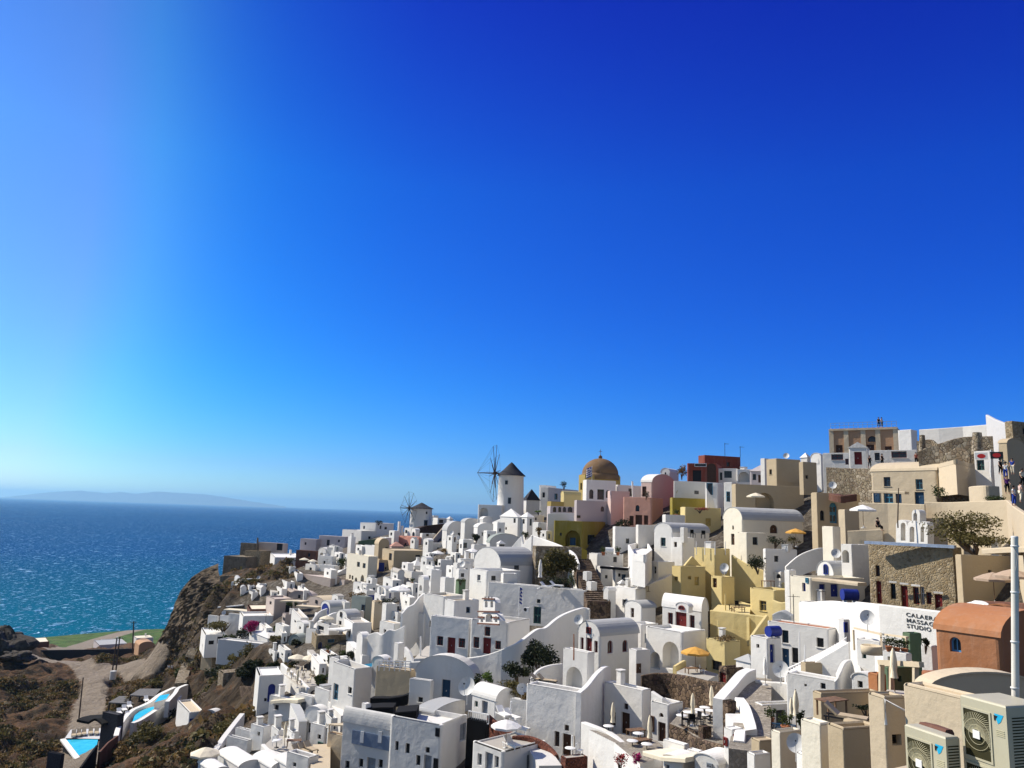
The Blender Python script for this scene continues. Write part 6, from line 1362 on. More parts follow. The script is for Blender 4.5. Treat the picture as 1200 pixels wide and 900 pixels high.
H('long beige house with lit end wall and dark window', 448, 462, 499, 645, 673, 'Lw457.5,652.5,3.4,8.5,k;Rw489.5,653,5.5,5.5,k', D=184, yaw=66, mat='beige', rmat='beige', name='beige_house', par=.15)
for i_, (x_, y0, y1) in enumerate(((467.5,628,611),(471,628,616))): H(['tall thin white pillar left of the small windmill', 'shorter white pillar beside the thin one'][i_], x_-1.2, x_, x_+1.6, y1, y0, '', D=226, yaw=45, par=.02, name='white_pillar', cat='pillar')
H('white house with dark window under the small windmill', 474, 482, 490, 619, 632, 'Lw476,623,2.5,4;Ra484,626,4,5', D=224, yaw=50)
H('white little arched house right of the thin pillars', 482, 487, 492, 622, 634, 'La484.5,626,3.4,5.5', D=220, yaw=50, roof='vl', crown=619)
WALL('dark brown thatch terrace right of the small windmill', [(489,620,226),(500,616,227),(517,614,226)], base=2.0, mat='thatch', th=4, name='thatched_roof', cat='thatch')
H('white house with tiny window below the brown thatch', 492, 495, 511, 625, 634, 'Rw501,627,3.2,3', D=214, yaw=68)
WALL('beige stone stair wall rising to the windmills', [(506,634,206),(512,627,212),(518,620,220),(525,613,230)], base=3, mat='sand', name='stair_wall')
H('dark shaded hut beyond the brown thatch', 507, 513, 525, 607, 615, 'Rw517,611,5,4', D=232, yaw=60, mat='white_old', rmat='thatch', name='dark_hut', cat='hut')
H('tiny white gabled hut on the ridge between the windmills', 523.5, 527, 531, 608, 614, '', D=224, yaw=46, roof='shed', crown=605, name='white_hut', cat='hut')
H('small grey cube house on the ridge right of the small windmill', 505, 508, 514, 604, 612, 'Rw511,608,2,2.5', D=240, yaw=55)
H('big grey vault house with white skirt wall', 518, 524, 548, 622, 636, 'Rw538,627,3,5;Rw545,626,3,5', D=188, yaw=66, roof='vr', crown=611, rmat='greyroof', mat='white_old', name='vaulted_house')
H('lit white wall house below the big grey vault', 519, 523, 547, 633, 654, '', D=180, yaw=70)
H('flat grey blue house left of the lit white wall', 497, 500, 526, 636, 654, '', D=190, yaw=72, mat='white_old', par=.3)
place('umbw', 'pale umbrella on the terrace below the grey blue house', 512, 660, D=168); bush('purple blue flowering bush among the white terraces', 514, 659, 19, 10, 166, 'leaf_purple' if 'leaf_purple' in M else 'leaf_dark', n=500, size=.4)
bush('dark red brown bush above the purple flowering bush', 524, 645, 14, 6, 176, 'leaf_dry', n=260, size=.35)
H('white stepped house with slanted roof below the long beige house', 470, 483, 500, 670, 690, 'Lw478,679,2,3.5;Rw486,668,1.5,3', D=160, yaw=52)
H('white bright gable house left of the belfry house', 478, 486, 498, 663, 680, '', D=166, yaw=50, roof='shed', crown=656)
H('white house block with tiny dark door in the middle left', 498, 509, 517, 667, 684, 'Lw503,673,2,4', D=150, yaw=50)
H('white round topped house left of the white round umbrella', 536, 541, 555, 655, 676, 'Rd549,667,3,7,k', D=140, yaw=60)
place('umbw', 'white round umbrella before the broad vault', 553, 660, D=144, scale=1.0)
H('white low house with pergola left of the broad vault', 531, 536, 553, 660, 676, 'Rw546,668,4,4', D=136, yaw=64, rmat='deck')
H('white cube house with shutters above the white round umbrella', 538, 543, 556, 632, 648, 'Rw545,639,4,6,g;Lw540,640,2,5', D=168, yaw=60)
H('white terrace house with potted tree', 552, 556, 574, 638, 655, 'Rw566,645,2,4', D=156, yaw=66, rmat='deck')
bush('round dark topiary tree on a white terrace', 558.5, 629, 11, 11, 158, 'leaf_dark', n=700, size=.35, name='potted_tree', cat='tree')
H('long low grey green barrel roofed house', 570, 574, 611, 636, 646, '', D=152, yaw=76, roof='vr', crown=625.5, rmat='greygreen', mat='white_old', name='vaulted_house')
H('white chimney hut with black slot before the grey green barrel', 582, 585, 592, 637, 645, 'Rw588,639,6,2', D=146, yaw=66, name='white_hut', cat='hut', roof='shed', crown=633)
WALL('lit white peaked wall right of the grey green barrel', [(598,643,142),(607,632,141),(611,628,140.5),(613,638,140),(618,632,139),(623,627.5,138)], base=4, sm=False)
H('white low dome roofed house below the windmill block', 555, 560, 582, 618, 632, 'Rw566,626,3,4', D=168, yaw=68, roof='vr', crown=613)
H('white gabled chapel with dark slit window under the windmill', 586, 607, 612, 606, 628, 'Lw603,610,2.6,5.5,k;La593,619,2,3.5', D=162, yaw=50, roof='shed', crown=596, name='white_chapel', cat='chapel')
H('white twin gabled house with dark slit window beside the chapel', 610, 618, 626, 606, 624, 'Lw613.5,611,2.6,5.5,k;Rw622,612,2.5,8,g', D=160, yaw=54, roof='shed', crown=600)
H('white sloped house with yellow planter on its roof', 613, 620, 638, 603, 620, 'Rw628,608,2,3', D=168, yaw=60); bush('green yellow plants in the rooftop planter below the tall windmill', 631, 599.5, 10, 4, 167, 'leaf_bright', n=150, size=.3)
H('white sunlit stepped house right of the twin gables', 624, 631, 641, 612, 634, 'Rw634,620,2,3', D=156, yaw=55); bush('dark red leaved shrub on the sunlit stepped house', 631.5, 622, 9, 9, 151, 'leaf_redbrown' if 'leaf_redbrown' in M else 'leaf_dry', n=300, size=.3)
bush('white flowered shrub left of the dark red leaved one', 616, 626, 10, 8, 150, 'leaf', n=260, size=.3)
H('cylinder like white house under the terrace arches', 562, 566, 577, 609, 618, '', D=172, yaw=66, roof='vr', crown=605.5)
H('grey low vault house left under the terrace arches', 540, 545, 563, 612, 622, '', D=178, yaw=66, roof='vr', crown=607.5, rmat='greyroof', mat='white_old')
WALL('bright white slanted wall below the tall windmill', [(577,612,170),(586,608,168),(592,603,167)], base=4, sm=False)
H('white house with slanted stair roof left of the chapel', 578, 583, 592, 612, 628, 'Ra586,621,2.4,4', D=162, yaw=60)
H('white house with small door right of the cylinder house', 566, 571, 582, 622, 636, 'Rw573,628,2,4', D=160, yaw=60)
H('brown wood slatted house wall with awning left of the church', 436, 439, 450, 705, 730, '', D=136, yaw=70, mat='sand', name='fence_house')
H('dark teal shaded house with blue gate left of the wood wall', 412, 429, 437, 700, 728, 'Lw426,712,4,7,e', D=140, yaw=34, mat='greygreen', name='grey_house')
H('white house with bright blue gate above the teal shaded house', 424, 430, 440, 692, 708, 'Rd435,702,7,9,b', D=152, yaw=62)
bush('tangle of brown and blue shrubs beside the blue gate', 418, 700, 22, 16, 150, 'leaf_dry', n=700, size=.4)
place('umbw', 'open white umbrella above the wood slatted wall', 467.5, 710, D=132, scale=1.25)
H('white scalloped house with shaded pergola left of the church', 448, 453, 466, 708, 735, '', D=128, yaw=64, mat='white')
bush('dark shrubs under the white umbrella', 456, 705, 24, 12, 133, 'leaf_dark', n=500, size=.3)
H('white house with pergola slab left of the stepped church wall', 445, 462, 473, 731, 752, 'Lw451,740,3,5;Lw458,741,3,5', D=118, yaw=40, rmat='sand', par=.1)
WALL('scalloped white terrace wall left of the church yard', [(431,744,114),(440,741,113),(447,744,112),(455,738,111.5),(463,738.5,111),(474,733,110)], base=4, th=.4)
H('lit white vaulted oven house left of the scalloped wall', 418, 425, 433, 749, 764, '', D=114, yaw=50, roof='vl', crown=741)
H('white chimney stack block before the church yard', 462, 467, 474, 754, 778, '', D=102, yaw=45, par=.05)
WALL('lit white fin wall before the church yard', [(474,758,101),(479,764,100),(484,776,99)], base=4)
PLAT('church yard terrace paving', [(485,772),(545,770),(600,757),(560,752),(500,757)], D=97, drop=3, mat='deck')
WALL('long stained white wall below the church yard', [(480,776,96),(500,774.5,95),(525,772,94),(545,771,93)], base=3, sm=False, mat='white_old')
pole('thin white post in the church yard', 493, 765, 493, 746, 99, .12, 'plastic_white')
# ------------------------------------------------------------------ middle left rows
H('white vault gable house with dark slit windows', 394, 407, 423, 725, 740, 'Lw400,720,2.2,6,k;Lw398.5,730,3.4,5,k;Lw404,731,2,5,k', D=136, yaw=44, roof='vl', crown=714.5, rmat='greyroof')
H('white block with narrow dark door below the vault gable house', 403, 413.5, 436, 730, 762, 'Lw409,743,3,9,k', D=130, yaw=58, rmat='deck')
H('white barrel house with blue arched front', 376, 387, 409, 712, 724, 'LA381.5,713,8,12,b', D=148, yaw=44, roof='vl', crown=704, rmat='greyroof')
WALL('white curved arm wall left of the blue arched barrel', [(363,738,142),(368,726,144),(375,717,146),(384,713,148)], base=4); WALL('second lit white curved arm wall', [(370,736,138),(378,727,140),(390,719,141),(396,718,141)], base=3, th=.8)
place('umb', 'cream umbrella on the white terrace below the curved arms', 382, 737, D=138, scale=.85)
H('white terrace box under the cream umbrella', 371, 386, 397, 733, 752, 'Lw376,736,7,5', D=134, yaw=44, rmat='deck', par=.8)
WALL('white awning slab right of the cream umbrella', [(384,736.5,133),(394,737,131),(404,737.5,130)], base=.2, fd=.05, th=2.4, mat='canvas_white', sm=False, name='awning', cat='awning')
H('brown stone house with blue arched window', 360, 371, 408, 745, 780, 'Ra375,757,4.5,9.5,b;Rd397,760,4,11,n;Lw364,757,2.6,6,k;Rw388,751,8,4,t', D=132, yaw=68, mat='ruin', rmat='deck', name='stone_house', par=.3)
H('white corner of the brown stone house terrace', 359, 370, 372, 738, 751, '', D=136, yaw=36)
H('grey green vault with deep blue arch front', 338, 352, 362, 756, 770, 'LA346,757,10,15,b', D=138, yaw=32, roof='vl', crown=743.5, mat='greygreen', rmat='greygreen', name='vaulted_house')
H('white box with teal window above the grey green vault', 349, 358, 363, 736, 750, 'Lw354,740,5,5,t', D=146, yaw=34)
H('white villa with slanted roof and blue framed door', 292, 314, 337, 748, 764, 'Lw305.7,755,4,3.5,k;Rd320.5,753,6,10,b', D=158, yaw=44, roof='shed', crown=739, name='white_villa')
H('long white terrace wall house at the left village edge', 255, 330, 340, 757, 774, '', D=150, yaw=20, par=.25, fd=2)
H('beige cube house with white rounded top at the cliff edge', 237, 250, 256, 759, 776, '', D=180, yaw=30, mat='beige', roof='vr', crown=754, fd=2, rmat='white', name='beige_house')
H('white house with dark window and blue umbrella at the cliff edge', 236, 241, 266, 744, 760, 'Rw247.5,753,6,4.5,k;Rw258,750,7,8,e', D=178, yaw=64, fd=2)
bush('green bush beside the white cliff edge house', 270, 748, 18, 12, 168, 'leaf', n=700, size=.4); bush('dark climbing shrub under the bougainvillea wall', 283, 742, 18, 16, 168, 'leaf_dark', n=600, size=.4); bush('olive bush against the long white terrace wall', 292, 765, 22, 22, 146, 'leaf_olive', n=900, size=.4); bush('dry reddish bush left of the grey green vault', 334, 754, 12, 16, 150, 'leaf_dry', n=420, size=.35); bush('palm like green plant above the white villa', 325, 737, 10, 11, 160, 'leaf', n=300, size=.5)
for i_, (x_, y_) in enumerate(((347,786),(362,787))): place('umb', ['cream umbrella on the left restaurant terrace', 'cream umbrella right of the other on the left restaurant terrace'][i_], x_, y_, D=127, scale=.95 )
bush('blue violet flowering shrubs by the left restaurant terrace', 343, 778, 16, 8, 128, 'leaf_purple' if 'leaf_purple' in M else 'leaf_dark', n=350, size=.3)
PLAT('left restaurant terrace with wooden chairs', [(332,790),(352,806),(372,803),(366,783),(345,779)], D=122, drop=3, mat='deck')
WALL('white slanted parapet of the left restaurant terrace', [(329,777,124),(340,787,120),(351,797,116),(361,807,113)], base=3, sm=False, th=.4)
for i_, (x_, y_, r_) in enumerate(((338,791,.3),(344,796,1.3),(350,801,2.2),(356,797,.8),(362,800,-1),(357,788,2),(366,794,.4),(350,789,-.7))): place('chair', ['wooden chair nearest the slanted parapet top', 'wooden chair second along the slanted parapet', 'wooden chair at the parapet bend', 'wooden chair in the middle of the left restaurant terrace', 'wooden chair at the lower right of the left restaurant terrace', 'wooden chair between the two cream umbrellas', 'wooden chair under the right cream umbrella', 'wooden chair under the left cream umbrella'][i_], x_, y_, D=120-(y_-790)*.4, rz=r_, group='chairs on the left restaurant terrace')
place('par', 'folded parasol on the left restaurant terrace', 348, 806, D=114, scale=.9)
bush('spiky grey green agave beside the teal door house', 376, 797, 14, 14, 112, 'leaf', n=300, size=.7, name='agave', cat='agave'); bush('dark shrub above the round turret', 389, 772, 12, 14, 118, 'leaf_dark', n=400, size=.3); bush('palm green shrub by the stone house door', 402, 768, 12, 16, 124, 'leaf', n=400, size=.35)
H('white box house right above the agave', 386, 397, 410, 773, 800, '', D=108, yaw=40, par=.6, rmat='deck')
H('white wall house with blue arched door on the left slope', 300, 304, 333, 792, 818, 'RA318,812,8.5,21,b;Rw311,820,3,4,k', D=112, yaw=60, par=.2)
H('white house under the beige awning slab', 316, 344, 350, 820, 860, 'Lw324,829,5,6,k', D=103, yaw=30, par=.1)
WALL('lit beige awning slab on the left slope', [(317,821,104.5),(332,819.5,103),(349,820,101)], base=.3, fd=.1, th=4.0, mat='canvas', sm=False, name='awning', cat='awning')
H('white turret block with grey door beside the beige awning', 346, 366, 373, 817, 845, 'Ld355,829,7,15,p', D=101, yaw=34, rmat='deck', par=.7)
H('white curved turret house with stair below the agave', 369, 386, 397, 810, 838, '', D=99, yaw=36, rmat='deck', par=.7)
H('white house with round gable and dark slit door', 357, 380, 388, 842, 860, 'Ld362.5,853,3.5,12,k', D=93, yaw=32, roof='vl', crown=828)
H('white cube house with small window and green box', 364, 381, 391, 851, 880, 'Lw374,863.5,4,5.5,k;Lw376,873,6,7,g', D=89, yaw=34, par=.15)
STEPS('white stairs between the turret and the teal door house', (408,838,92), (389,818,101), 1.6, 14, 'white_old')
H('brown pergola house with beige wooden beams', 384, 402, 408, 862, 884, '', D=84, yaw=30, mat='sand', par=.1, rmat='wood', name='beige_house')
f_ = MB()
for i in range(5): f_.bar(pt(385+i*1.5, 849+i*.2, 86-i*.8), pt(403+i*1.2, 848+i*.6, 85-i*.8), .14)
for x_, y_ in ((386,849),(404,849)): f_.bar(pt(x_, y_, 85), pt(x_, y_+15, 85), .16)
tag(f_.build('pergola', 'sand', origin=pt(386,849,85)), 'beige wooden beam pergola left of the blue grey panel', 'pergola')
H('white stepped patio house at the left slope bottom', 294, 309, 318, 852, 882, 'Lw303,860,3,5,k', D=94, yaw=34, rmat='deck', par=.6)
H('white low patio cell below the lit awning', 283, 297, 303, 858, 880, '', D=98, yaw=34, rmat='deck', par=.8); H('white patio cell with reddish wall at the slope foot', 266, 290, 296, 868, 890, '', D=94, yaw=30, rmat='deck', par=.8); H('small white cube beside the reddish patio cell', 276, 287, 291, 855, 872, '', D=99, yaw=34, rmat='deck', par=.5)
WALL('white stair wall running down the left slope edge', [(287,836,107),(276,850,103),(264,866,98),(254,882,93),(246,897,89)], base=3, th=.7)
WALL('curved white parapet of the round dining terrace', [(306,872,88),(314,879,86),(333,884,84.5),(352,882,84),(358,874,85)], base=4, th=.4)
PLAT('round dining terrace with folded parasol', [(310,873),(318,878),(335,881),(352,879),(356,870),(345,862),(322,862)], D=88, drop=2.5, mat='deck')
place('par', 'folded parasol on the round dining terrace', 333, 876, D=86, scale=.95)
for i_, (x_, y_, r_) in enumerate(((321,874,.4),(327,872,1.4),(341,871,-.6),(348,874,-1.4))): place('chairw', ['white chair at the left of the round dining terrace', 'white chair left of the folded dining parasol', 'white chair right of the folded dining parasol', 'white chair at the right of the round dining terrace'][i_], x_, y_, D=87, rz=r_, group='chairs on the round dining terrace')
place('table', 'white table beside the folded dining parasol', 324, 876, D=86); place('tableb', 'long wooden table on the round dining terrace', 344, 876, D=86, rz=.2)
for i_, (a, b, c, y0, cr) in enumerate(((255,280,306,899,891),(296,318,345,901,892),(232,250,268,906,899),(322,345,368,903,895))): H(['lit white vault roof at the bottom left', 'larger lit white vault roof at the bottom left', 'smallest lit white vault roof beside the bottom umbrella', 'white vault roof below the round dining terrace'][i_], a, b, c, y0, y0+12, '', D=82-i_, yaw=40, roof='vr', crown=cr, name='vaulted_house')
place('umb', 'cream umbrella at the bottom left edge of the village', 238, 908, D=84, scale=1.0)
H('white lounger terrace at the bottom left of the grey house', 336, 362, 374, 888, 905, 'Lw345,896,4,5', D=78, yaw=34, rmat='deck', par=.6)
for i_, (x_, y_) in enumerate(((352,886),(359,884),(366,882))): place('loungek', ['brown lounger at the left of the lounger terrace', 'brown lounger in the middle of the lounger terrace', 'brown lounger at the right of the lounger terrace'][i_], x_, y_, D=81, rz=.8)
STEPS('pale steps at the bottom edge left of the grey house', (375,905,75), (377,872,86), 1.8, 16, 'sand')
# ================================================================== smaller houses packed between the others
def infill(label, x, y, w, h, st=0, D=None, mat='white', yaw=None, ops=True, **k):
    """a small house whose picture middle is x, its wall top y and visible height h"""
    rnd = random.Random(int(x*7+y*13)); xc = x + w*(.02 if st != 3 else -.3)
    xl, xr = x-w/2, x+w/2; o = ''
    if ops:
        ww = max(2.2, w*.11); hh = ww*1.6
        if h > hh*1.9: o += 'Lw%.1f,%.1f,%.1f,%.1f,k' % (xl+(xc-xl)*rnd.uniform(.35, .6), y+h*.42, ww, hh)
        if rnd.random() < .6 and h > hh*2: o += ';Rd%.1f,%.1f,%.1f,%.1f,%s' % (xc+(xr-xc)*.5, y+h*.55, ww*.9, hh*1.7, rnd.choice('ebntp'))
    rf = ('flat', 'vl', 'vr', 'flat')[st]; cr = y-h*.45 if rf in ('vl', 'vr') else None
    return H(label, xl, xc, xr, y, y+h, o, D=D, yaw=yaw or rnd.choice((48, 54, 60)), roof=rf, crown=cr, mat=mat, rmat=rnd.choice((None, 'greyroof', 'white_old', 'deck')), par=rnd.choice((.3, .5, .8)), **k)
for a in (
 ('small white flat house below the pale umbrella terrace', 508, 664, 18, 12, 0), ('small white vault left of the purple flowering bush', 500, 656, 14, 9, 1), ('low white house below the flat grey blue house', 522, 656, 18, 12, 3),
 ('tiny white house right of the dark red brown bush', 534, 648, 12, 10, 0), ('white patio house above the white round topped house', 530, 664, 14, 12, 0), ('cream cube between the long beige house and the grey blue house', 503, 648, 11, 9, 0),
 ('small white vault left of the stepped slanted roof house', 466, 672, 16, 9, 2), ('white cube below the long beige house', 478, 660, 14, 10, 0), ('low white terrace house under the long beige house', 460, 680, 22, 12, 0), ('white house with narrow side left of the belfry', 484, 684, 16, 14, 0),
 ('white vault below the low white terrace house', 452, 692, 20, 11, 1), ('small white cube right of the bright blue gate', 446, 698, 14, 12, 0), ('white terrace block above the brown and blue shrubs', 424, 684, 20, 11, 0), ('low white wall house under the cream house', 436, 686, 22, 11, 3),
 ('small white house right of the white umbrella on the slope', 480, 700, 16, 14, 0), ('white cube left of the stepped church stair parapet', 466, 718, 14, 14, 0), ('white vault house under the white umbrella on the slope', 476, 692, 14, 9, 2),
 ('small white cube below the bright green cliff shrub', 296, 694, 14, 9, 0), ('white low vault behind the rough rock dome', 318, 694, 16, 8, 1), ('white terrace block left of the big sloping mauve block', 336, 682, 20, 10, 0), ('small white house between the fort and the mauve block', 348, 672, 15, 9, 0), ('white cube below the big lit wall house', 330, 690, 14, 10, 0), ('mauve shed behind the lit brown side house', 344, 692, 14, 8, 0, None, 'stucco_mauve'), ('white low wall house above the rough rock dome', 304, 684, 18, 8, 0), ('small white vault at the top of the cliff slope', 282, 690, 14, 7, 2),
 ('white terrace house below the mauve vault pair', 352, 724, 20, 11, 0), ('brown patio house below the porch slabs', 340, 720, 18, 12, 3, None, 'stucco_mauve'), ('white vault left of the white curved arms', 356, 732, 15, 9, 1), ('white cube right of the magenta bougainvillea', 312, 736, 16, 11, 0), ('low white house above the white villa', 332, 734, 18, 11, 0), ('white patio block left of the grey green vault', 330, 742, 14, 13, 0),
 ('small white house below the brown stone house', 386, 768, 22, 16, 0), ('white vault right of the brown stone house', 414, 760, 16, 12, 1), ('white cube above the left restaurant terrace', 334, 762, 16, 12, 0), ('low white house beside the left restaurant terrace', 374, 778, 18, 14, 0), ('white terrace block below the scalloped wall', 424, 768, 24, 15, 0), ('white house with side stair below the lit oven vault', 404, 780, 18, 16, 0),
 ('white low vault under the turret block', 350, 846, 20, 10, 1), ('small white cube left of the round gable slit door', 342, 858, 18, 14, 0), ('white patio house above the round dining terrace', 326, 856, 16, 14, 0), ('white cube under the curved turret house', 388, 842, 16, 18, 0),
 ('small white house under the mauve gate house wall', 648, 612, 12, 10, 0), ('white cube left of the ochre arched house', 640, 622, 14, 12, 0), ('white vault under the sunlit stepped house', 628, 636, 14, 9, 1),
 ('small white house above the lit white wall house', 530, 628, 12, 8, 0), ('tiny white vault on the far ridge right of the salmon house', 502, 634, 12, 7, 1), ('white cube behind the thin white pillars', 462, 622, 12, 9, 0), ('small grey house left of the thin white pillars', 452, 630, 14, 8, 0, None, 'white_old'), ('white low house left of the far chimney house', 398, 648, 12, 8, 0),
 ('white flat house right of the far chimney house', 424, 640, 14, 9, 0), ('small white cube below the far long mauve house', 392, 640, 13, 8, 0), ('white house between the far stepped parapet and stair wall', 388, 668, 16, 9, 0)):
    infill(*a, fd=5)
for a in (('low white house at the upper end of the dark beam', 340, 664, 14, 8, 0), ('white cube under the low orange terrace', 292, 686, 14, 8, 0), ('small white vault right of the bright green cliff shrub', 306, 690, 12, 7, 2), ('white terrace block under the rough rock dome', 312, 712, 14, 8, 0), ('white house above the pale porch slab', 326, 698, 14, 8, 0), ('white low terrace above the mauve vault twin', 356, 692, 14, 8, 0), ('small white cube at the right of the mauve vaults', 404, 706, 14, 10, 0), ('white vault behind the blue arched barrel', 396, 700, 14, 8, 1), ('white patio wall below the mauve vaults', 376, 724, 14, 8, 0), ('white house right of the second curved arm', 420, 716, 14, 10, 0), ('white low block at the foot of the cream house', 424, 694, 16, 8, 0), ('white cube above the teal shaded house', 436, 678, 13, 9, 0), ('white shed below the white villa', 322, 764, 14, 8, 0), ('white low vault beside the grey green vault', 366, 770, 12, 9, 1), ('white block at the upper left of the round topped house', 528, 652, 10, 8, 0), ('white cube below the small grey windmill', 486, 632, 10, 7, 0)): infill(*a, fd=4)
for a in ((322,748,18,10,'leaf_olive','olive shrub beside the white villa slope'), (348,752,14,9,'leaf_dark','dark shrub left of the brown stone house'), (300,680,16,6,'leaf_olive','olive scrub patch below the low orange terrace'), (342,708,12,6,'leaf','green shrub between the mauve porch slabs'), (412,768,12,10,'leaf_dark','dark shrub right of the brown stone house')): bush(a[5], a[0], a[1], a[2], a[3], None, a[4], n=500, size=.4)
# rooftop clutter on some flat roofs
def clutter():
    rnd = random.Random(11); used = set()
    hs = [o for o in COL.objects if o.get('category') in ('house',) and o.parent is None and o.name.split('.')[0] in ('white_house', 'beige_house', 'cream_house', 'yellow_house')]
    rnd.shuffle(hs); n = 0
    for o in hs:
        rf = [c for c in o.children if c.name.split('.')[0] == 'roof']; lb = o['label']
        if not rf or len(lb.split()) > 10 or n >= 64: continue
        vs = [v.co for v in rf[0].data.vertices]
        if len(vs) < 8: continue
        z = vs[0].z; c = sum(vs, V())/len(vs); far = max(vs, key=lambda v: (V(o.location)+v-CAM).length)
        p = V(o.location) + c.lerp(far, rnd.uniform(.25, .6)); p.z = o.location.z+z
        if (p-CAM).length < 62: continue
        D = (p-CAM).length; px, py = proj(p); k = rnd.choice(('chimney', 'chimney', 'chimney', 'antenna', 'pot', 'box', 'dish'))
        if k == 'chimney':
            r = empty('chimney', tuple(p), 'small white chimney on the '+lb, 'chimney'); m = MB(); w = rnd.uniform(.45, .7); h = rnd.uniform(.9, 1.5)
            m.box(p+V((0,0,h/2)), (w, w, h), .6); m.build('stack', 'white', r); m = MB(); m.box(p+V((0,0,h+.16)), (w+.12, w+.12, .1), .6); m.box(p+V((0,0,h+.05)), (w*.6, w*.6, .14), .6, 0); m.build('cap', 'white_old', r)
        elif k == 'antenna':
            r = empty('antenna', tuple(p), 'thin aerial on the '+lb, 'antenna'); m = MB(); h = rnd.uniform(2, 3.2); m.tube([p, p+V((0,0,h))], .035, 6); m.build('mast', 'darkmetal', r)
            m = MB(); m.bar(p+V((-.5,.1,h*.92)), p+V((.6,-.1,h*.92)), .03)
            for i in range(5): m.bar(p+V((-.4+.22*i,-.25,h*.92)), p+V((-.4+.22*i,.3,h*.92)), .025)
            m.build('aerial', 'darkmetal', r)
        elif k == 'box':
            r = empty('roof_hatch', tuple(p), 'white roof hatch on the '+lb, 'roof hatch'); m = MB(); m.box(p+V((0,0,.45)), (1.1, .9, .9), .7); m.build('hatch_wall', 'white', r); m = MB(); m.box(p+V((0,0,.95)), (1.25, 1.05, .1), .7); m.build('lid', 'greyroof', r)
        elif k == 'pot': place('pot', 'potted plant on the '+lb, px, py, z=p.z, scale=1.1)
        else: place('dish', 'satellite dish on the '+lb, px, py, z=p.z, rz=rnd.uniform(-.6, .2))
        n += 1
# ================================================================== lower right, nearer
bw = H('white house with terracotta roof slab and blue framed windows', 899, 971, 985, 737, 795, 'Lw920,746,8,15,k;Ld920.5,771,8.5,22,e;Lw931.7,768,7.5,18,k;Lw961,753,8.5,11,k;Lw910,746,4,10,p', D=72, yaw=40, rmat='terracotta', par=.12)
H('small white annex with tall blue door', 879, 899, 916, 748, 792, 'Rd905,766,5.5,22,b;Lw888,757,3.5,4.5,k', D=70, yaw=52, rmat='deck', par=.15)
place('tank', 'blue water tank on the annex roof', 906.5, 748, D=71, rz=.4, scale=1.1)
WALL('dark grey tarpaulin heap on the roof by the terracotta slab', [(905,720,80),(915,716,79.5),(927,722,79)], base=1.2, mat='greyroof', th=1.5, name='tarpaulin', cat='tarpaulin')
H('white wall house behind the terracotta roof slab', 936, 949, 980, 706, 735, '', D=80, yaw=56, par=.3)
WALL('white rounded wall running to the lettered wall', [(936,707,81),(955,705,78),(975,704,74),(990,706,70),(1004,706,66)], base=6)
H('white stepped chimney block with blue trimmed slit', 982, 989, 996, 726, 750, 'Rw990.5,735,4,12,b', D=66, yaw=60)
WALL('white sloping stair parapet with dark rail', [(921,785,66),(940,776,66),(960,766,65.5),(980,755,65),(992,746,64.5)], base=4, sm=False, th=.4)
STEPS('white stairs between the sloping parapets', (925,790,63), (992,752,62), 1.8, 22, 'white_old')
WALL('second white sloping parapet below the stairs', [(931,789,61.5),(950,778,61),(972,765,60),(994,752,59)], base=4, sm=False, th=.35)
for i_, (x_, y0, y1) in enumerate(((937,780,740),(943,786,756))): pole(['bent white lamp pole by the terracotta roofed house', 'shorter white pole at the white stairs'][i_], x_, y0, x_, y1, 67-i_*3, .06, 'plastic_white')
H('sunken beige court house below the white stairs', 938, 944, 997, 777, 800, '', D=60, yaw=74, mat='beige', rmat='deck', par=1.2)
H('white box house with two small windows above the green pool', 921, 979, 990, 798, 822, 'Lw964.5,804,6,7,k;Lw944,803,3,3', D=54, yaw=38, par=.3)
WALL('white scalloped wall between the box house and the pergola', [(978,798,54),(985,790,54),(992,776,55),(1000,775,55),(1004,790,53)], base=5)
H('white small arched house with square window left of the pergola', 998, 1022, 1029, 799, 822, 'Lw1008,802,6,8,k', D=47, yaw=44, roof='vl', crown=789)
WALL('white terrace wall with dark iron rail below the lettered wall', [(996,752,58),(1015,757,55),(1032,764,52),(1040,775,50)], base=5, th=.5)
H('white planter terrace with round basin below the lettered wall', 1003, 1031, 1040, 752, 790, '', D=53, yaw=46, mat='white', rmat='deck', par=.5)
_b = MB(); _q = pt(1021, 757, 51); _b.lathe(_q, [(0,-.5),(.6,-.5),(.64,.0),(.58,.05),(.54,-.1),(0,-.1)], 24); tag(_b.build('round_basin', 'sand', origin=_q), 'round beige basin on the planter terrace', 'basin')
place('dish', 'small satellite dish above the round basin', 1017, 741, D=52, rz=-.35, scale=.9)
f_ = MB()
for a, b in (((1000,738,56),(1001,762,56)), ((1001,736,56),(1032,743,52)), ((1032,742,52),(1034,768,51)), ((1032,743,52),(1064,747,48)), ((1062,746,48),(1063,762,48))): f_.bar(pt(*a), pt(*b), .12)
tag(f_.build('pergola', 'sand', origin=pt(1000,738,56)), 'thin beige pergola frame below the lettered wall', 'pergola')
H('white terrace with clay pots below the lettered wall', 1034, 1062, 1068, 766, 785, '', D=46, yaw=48, rmat='deck', par=.15)
for i_, (x_, y_) in enumerate(((1042,764),(1051,766),(1060,767))): place('pot', ['plant pot at the left of the clay pot terrace', 'plant pot in the middle of the clay pot terrace', 'plant pot at the right of the clay pot terrace'][i_], x_, y_, D=47, scale=.75)
H('dark green painted wall house beside the clay pots', 1060, 1066, 1080, 742, 775, '', D=50, yaw=72, mat='greenwall', name='green_house', par=.1)
H('white stacked bench block left of the orange house', 1079, 1092, 1097, 757, 775, '', D=43, yaw=48, par=.2); bush('small dark plant above the white bench block', 1084, 752, 9, 10, 43, 'leaf_dark', n=200, size=.16)
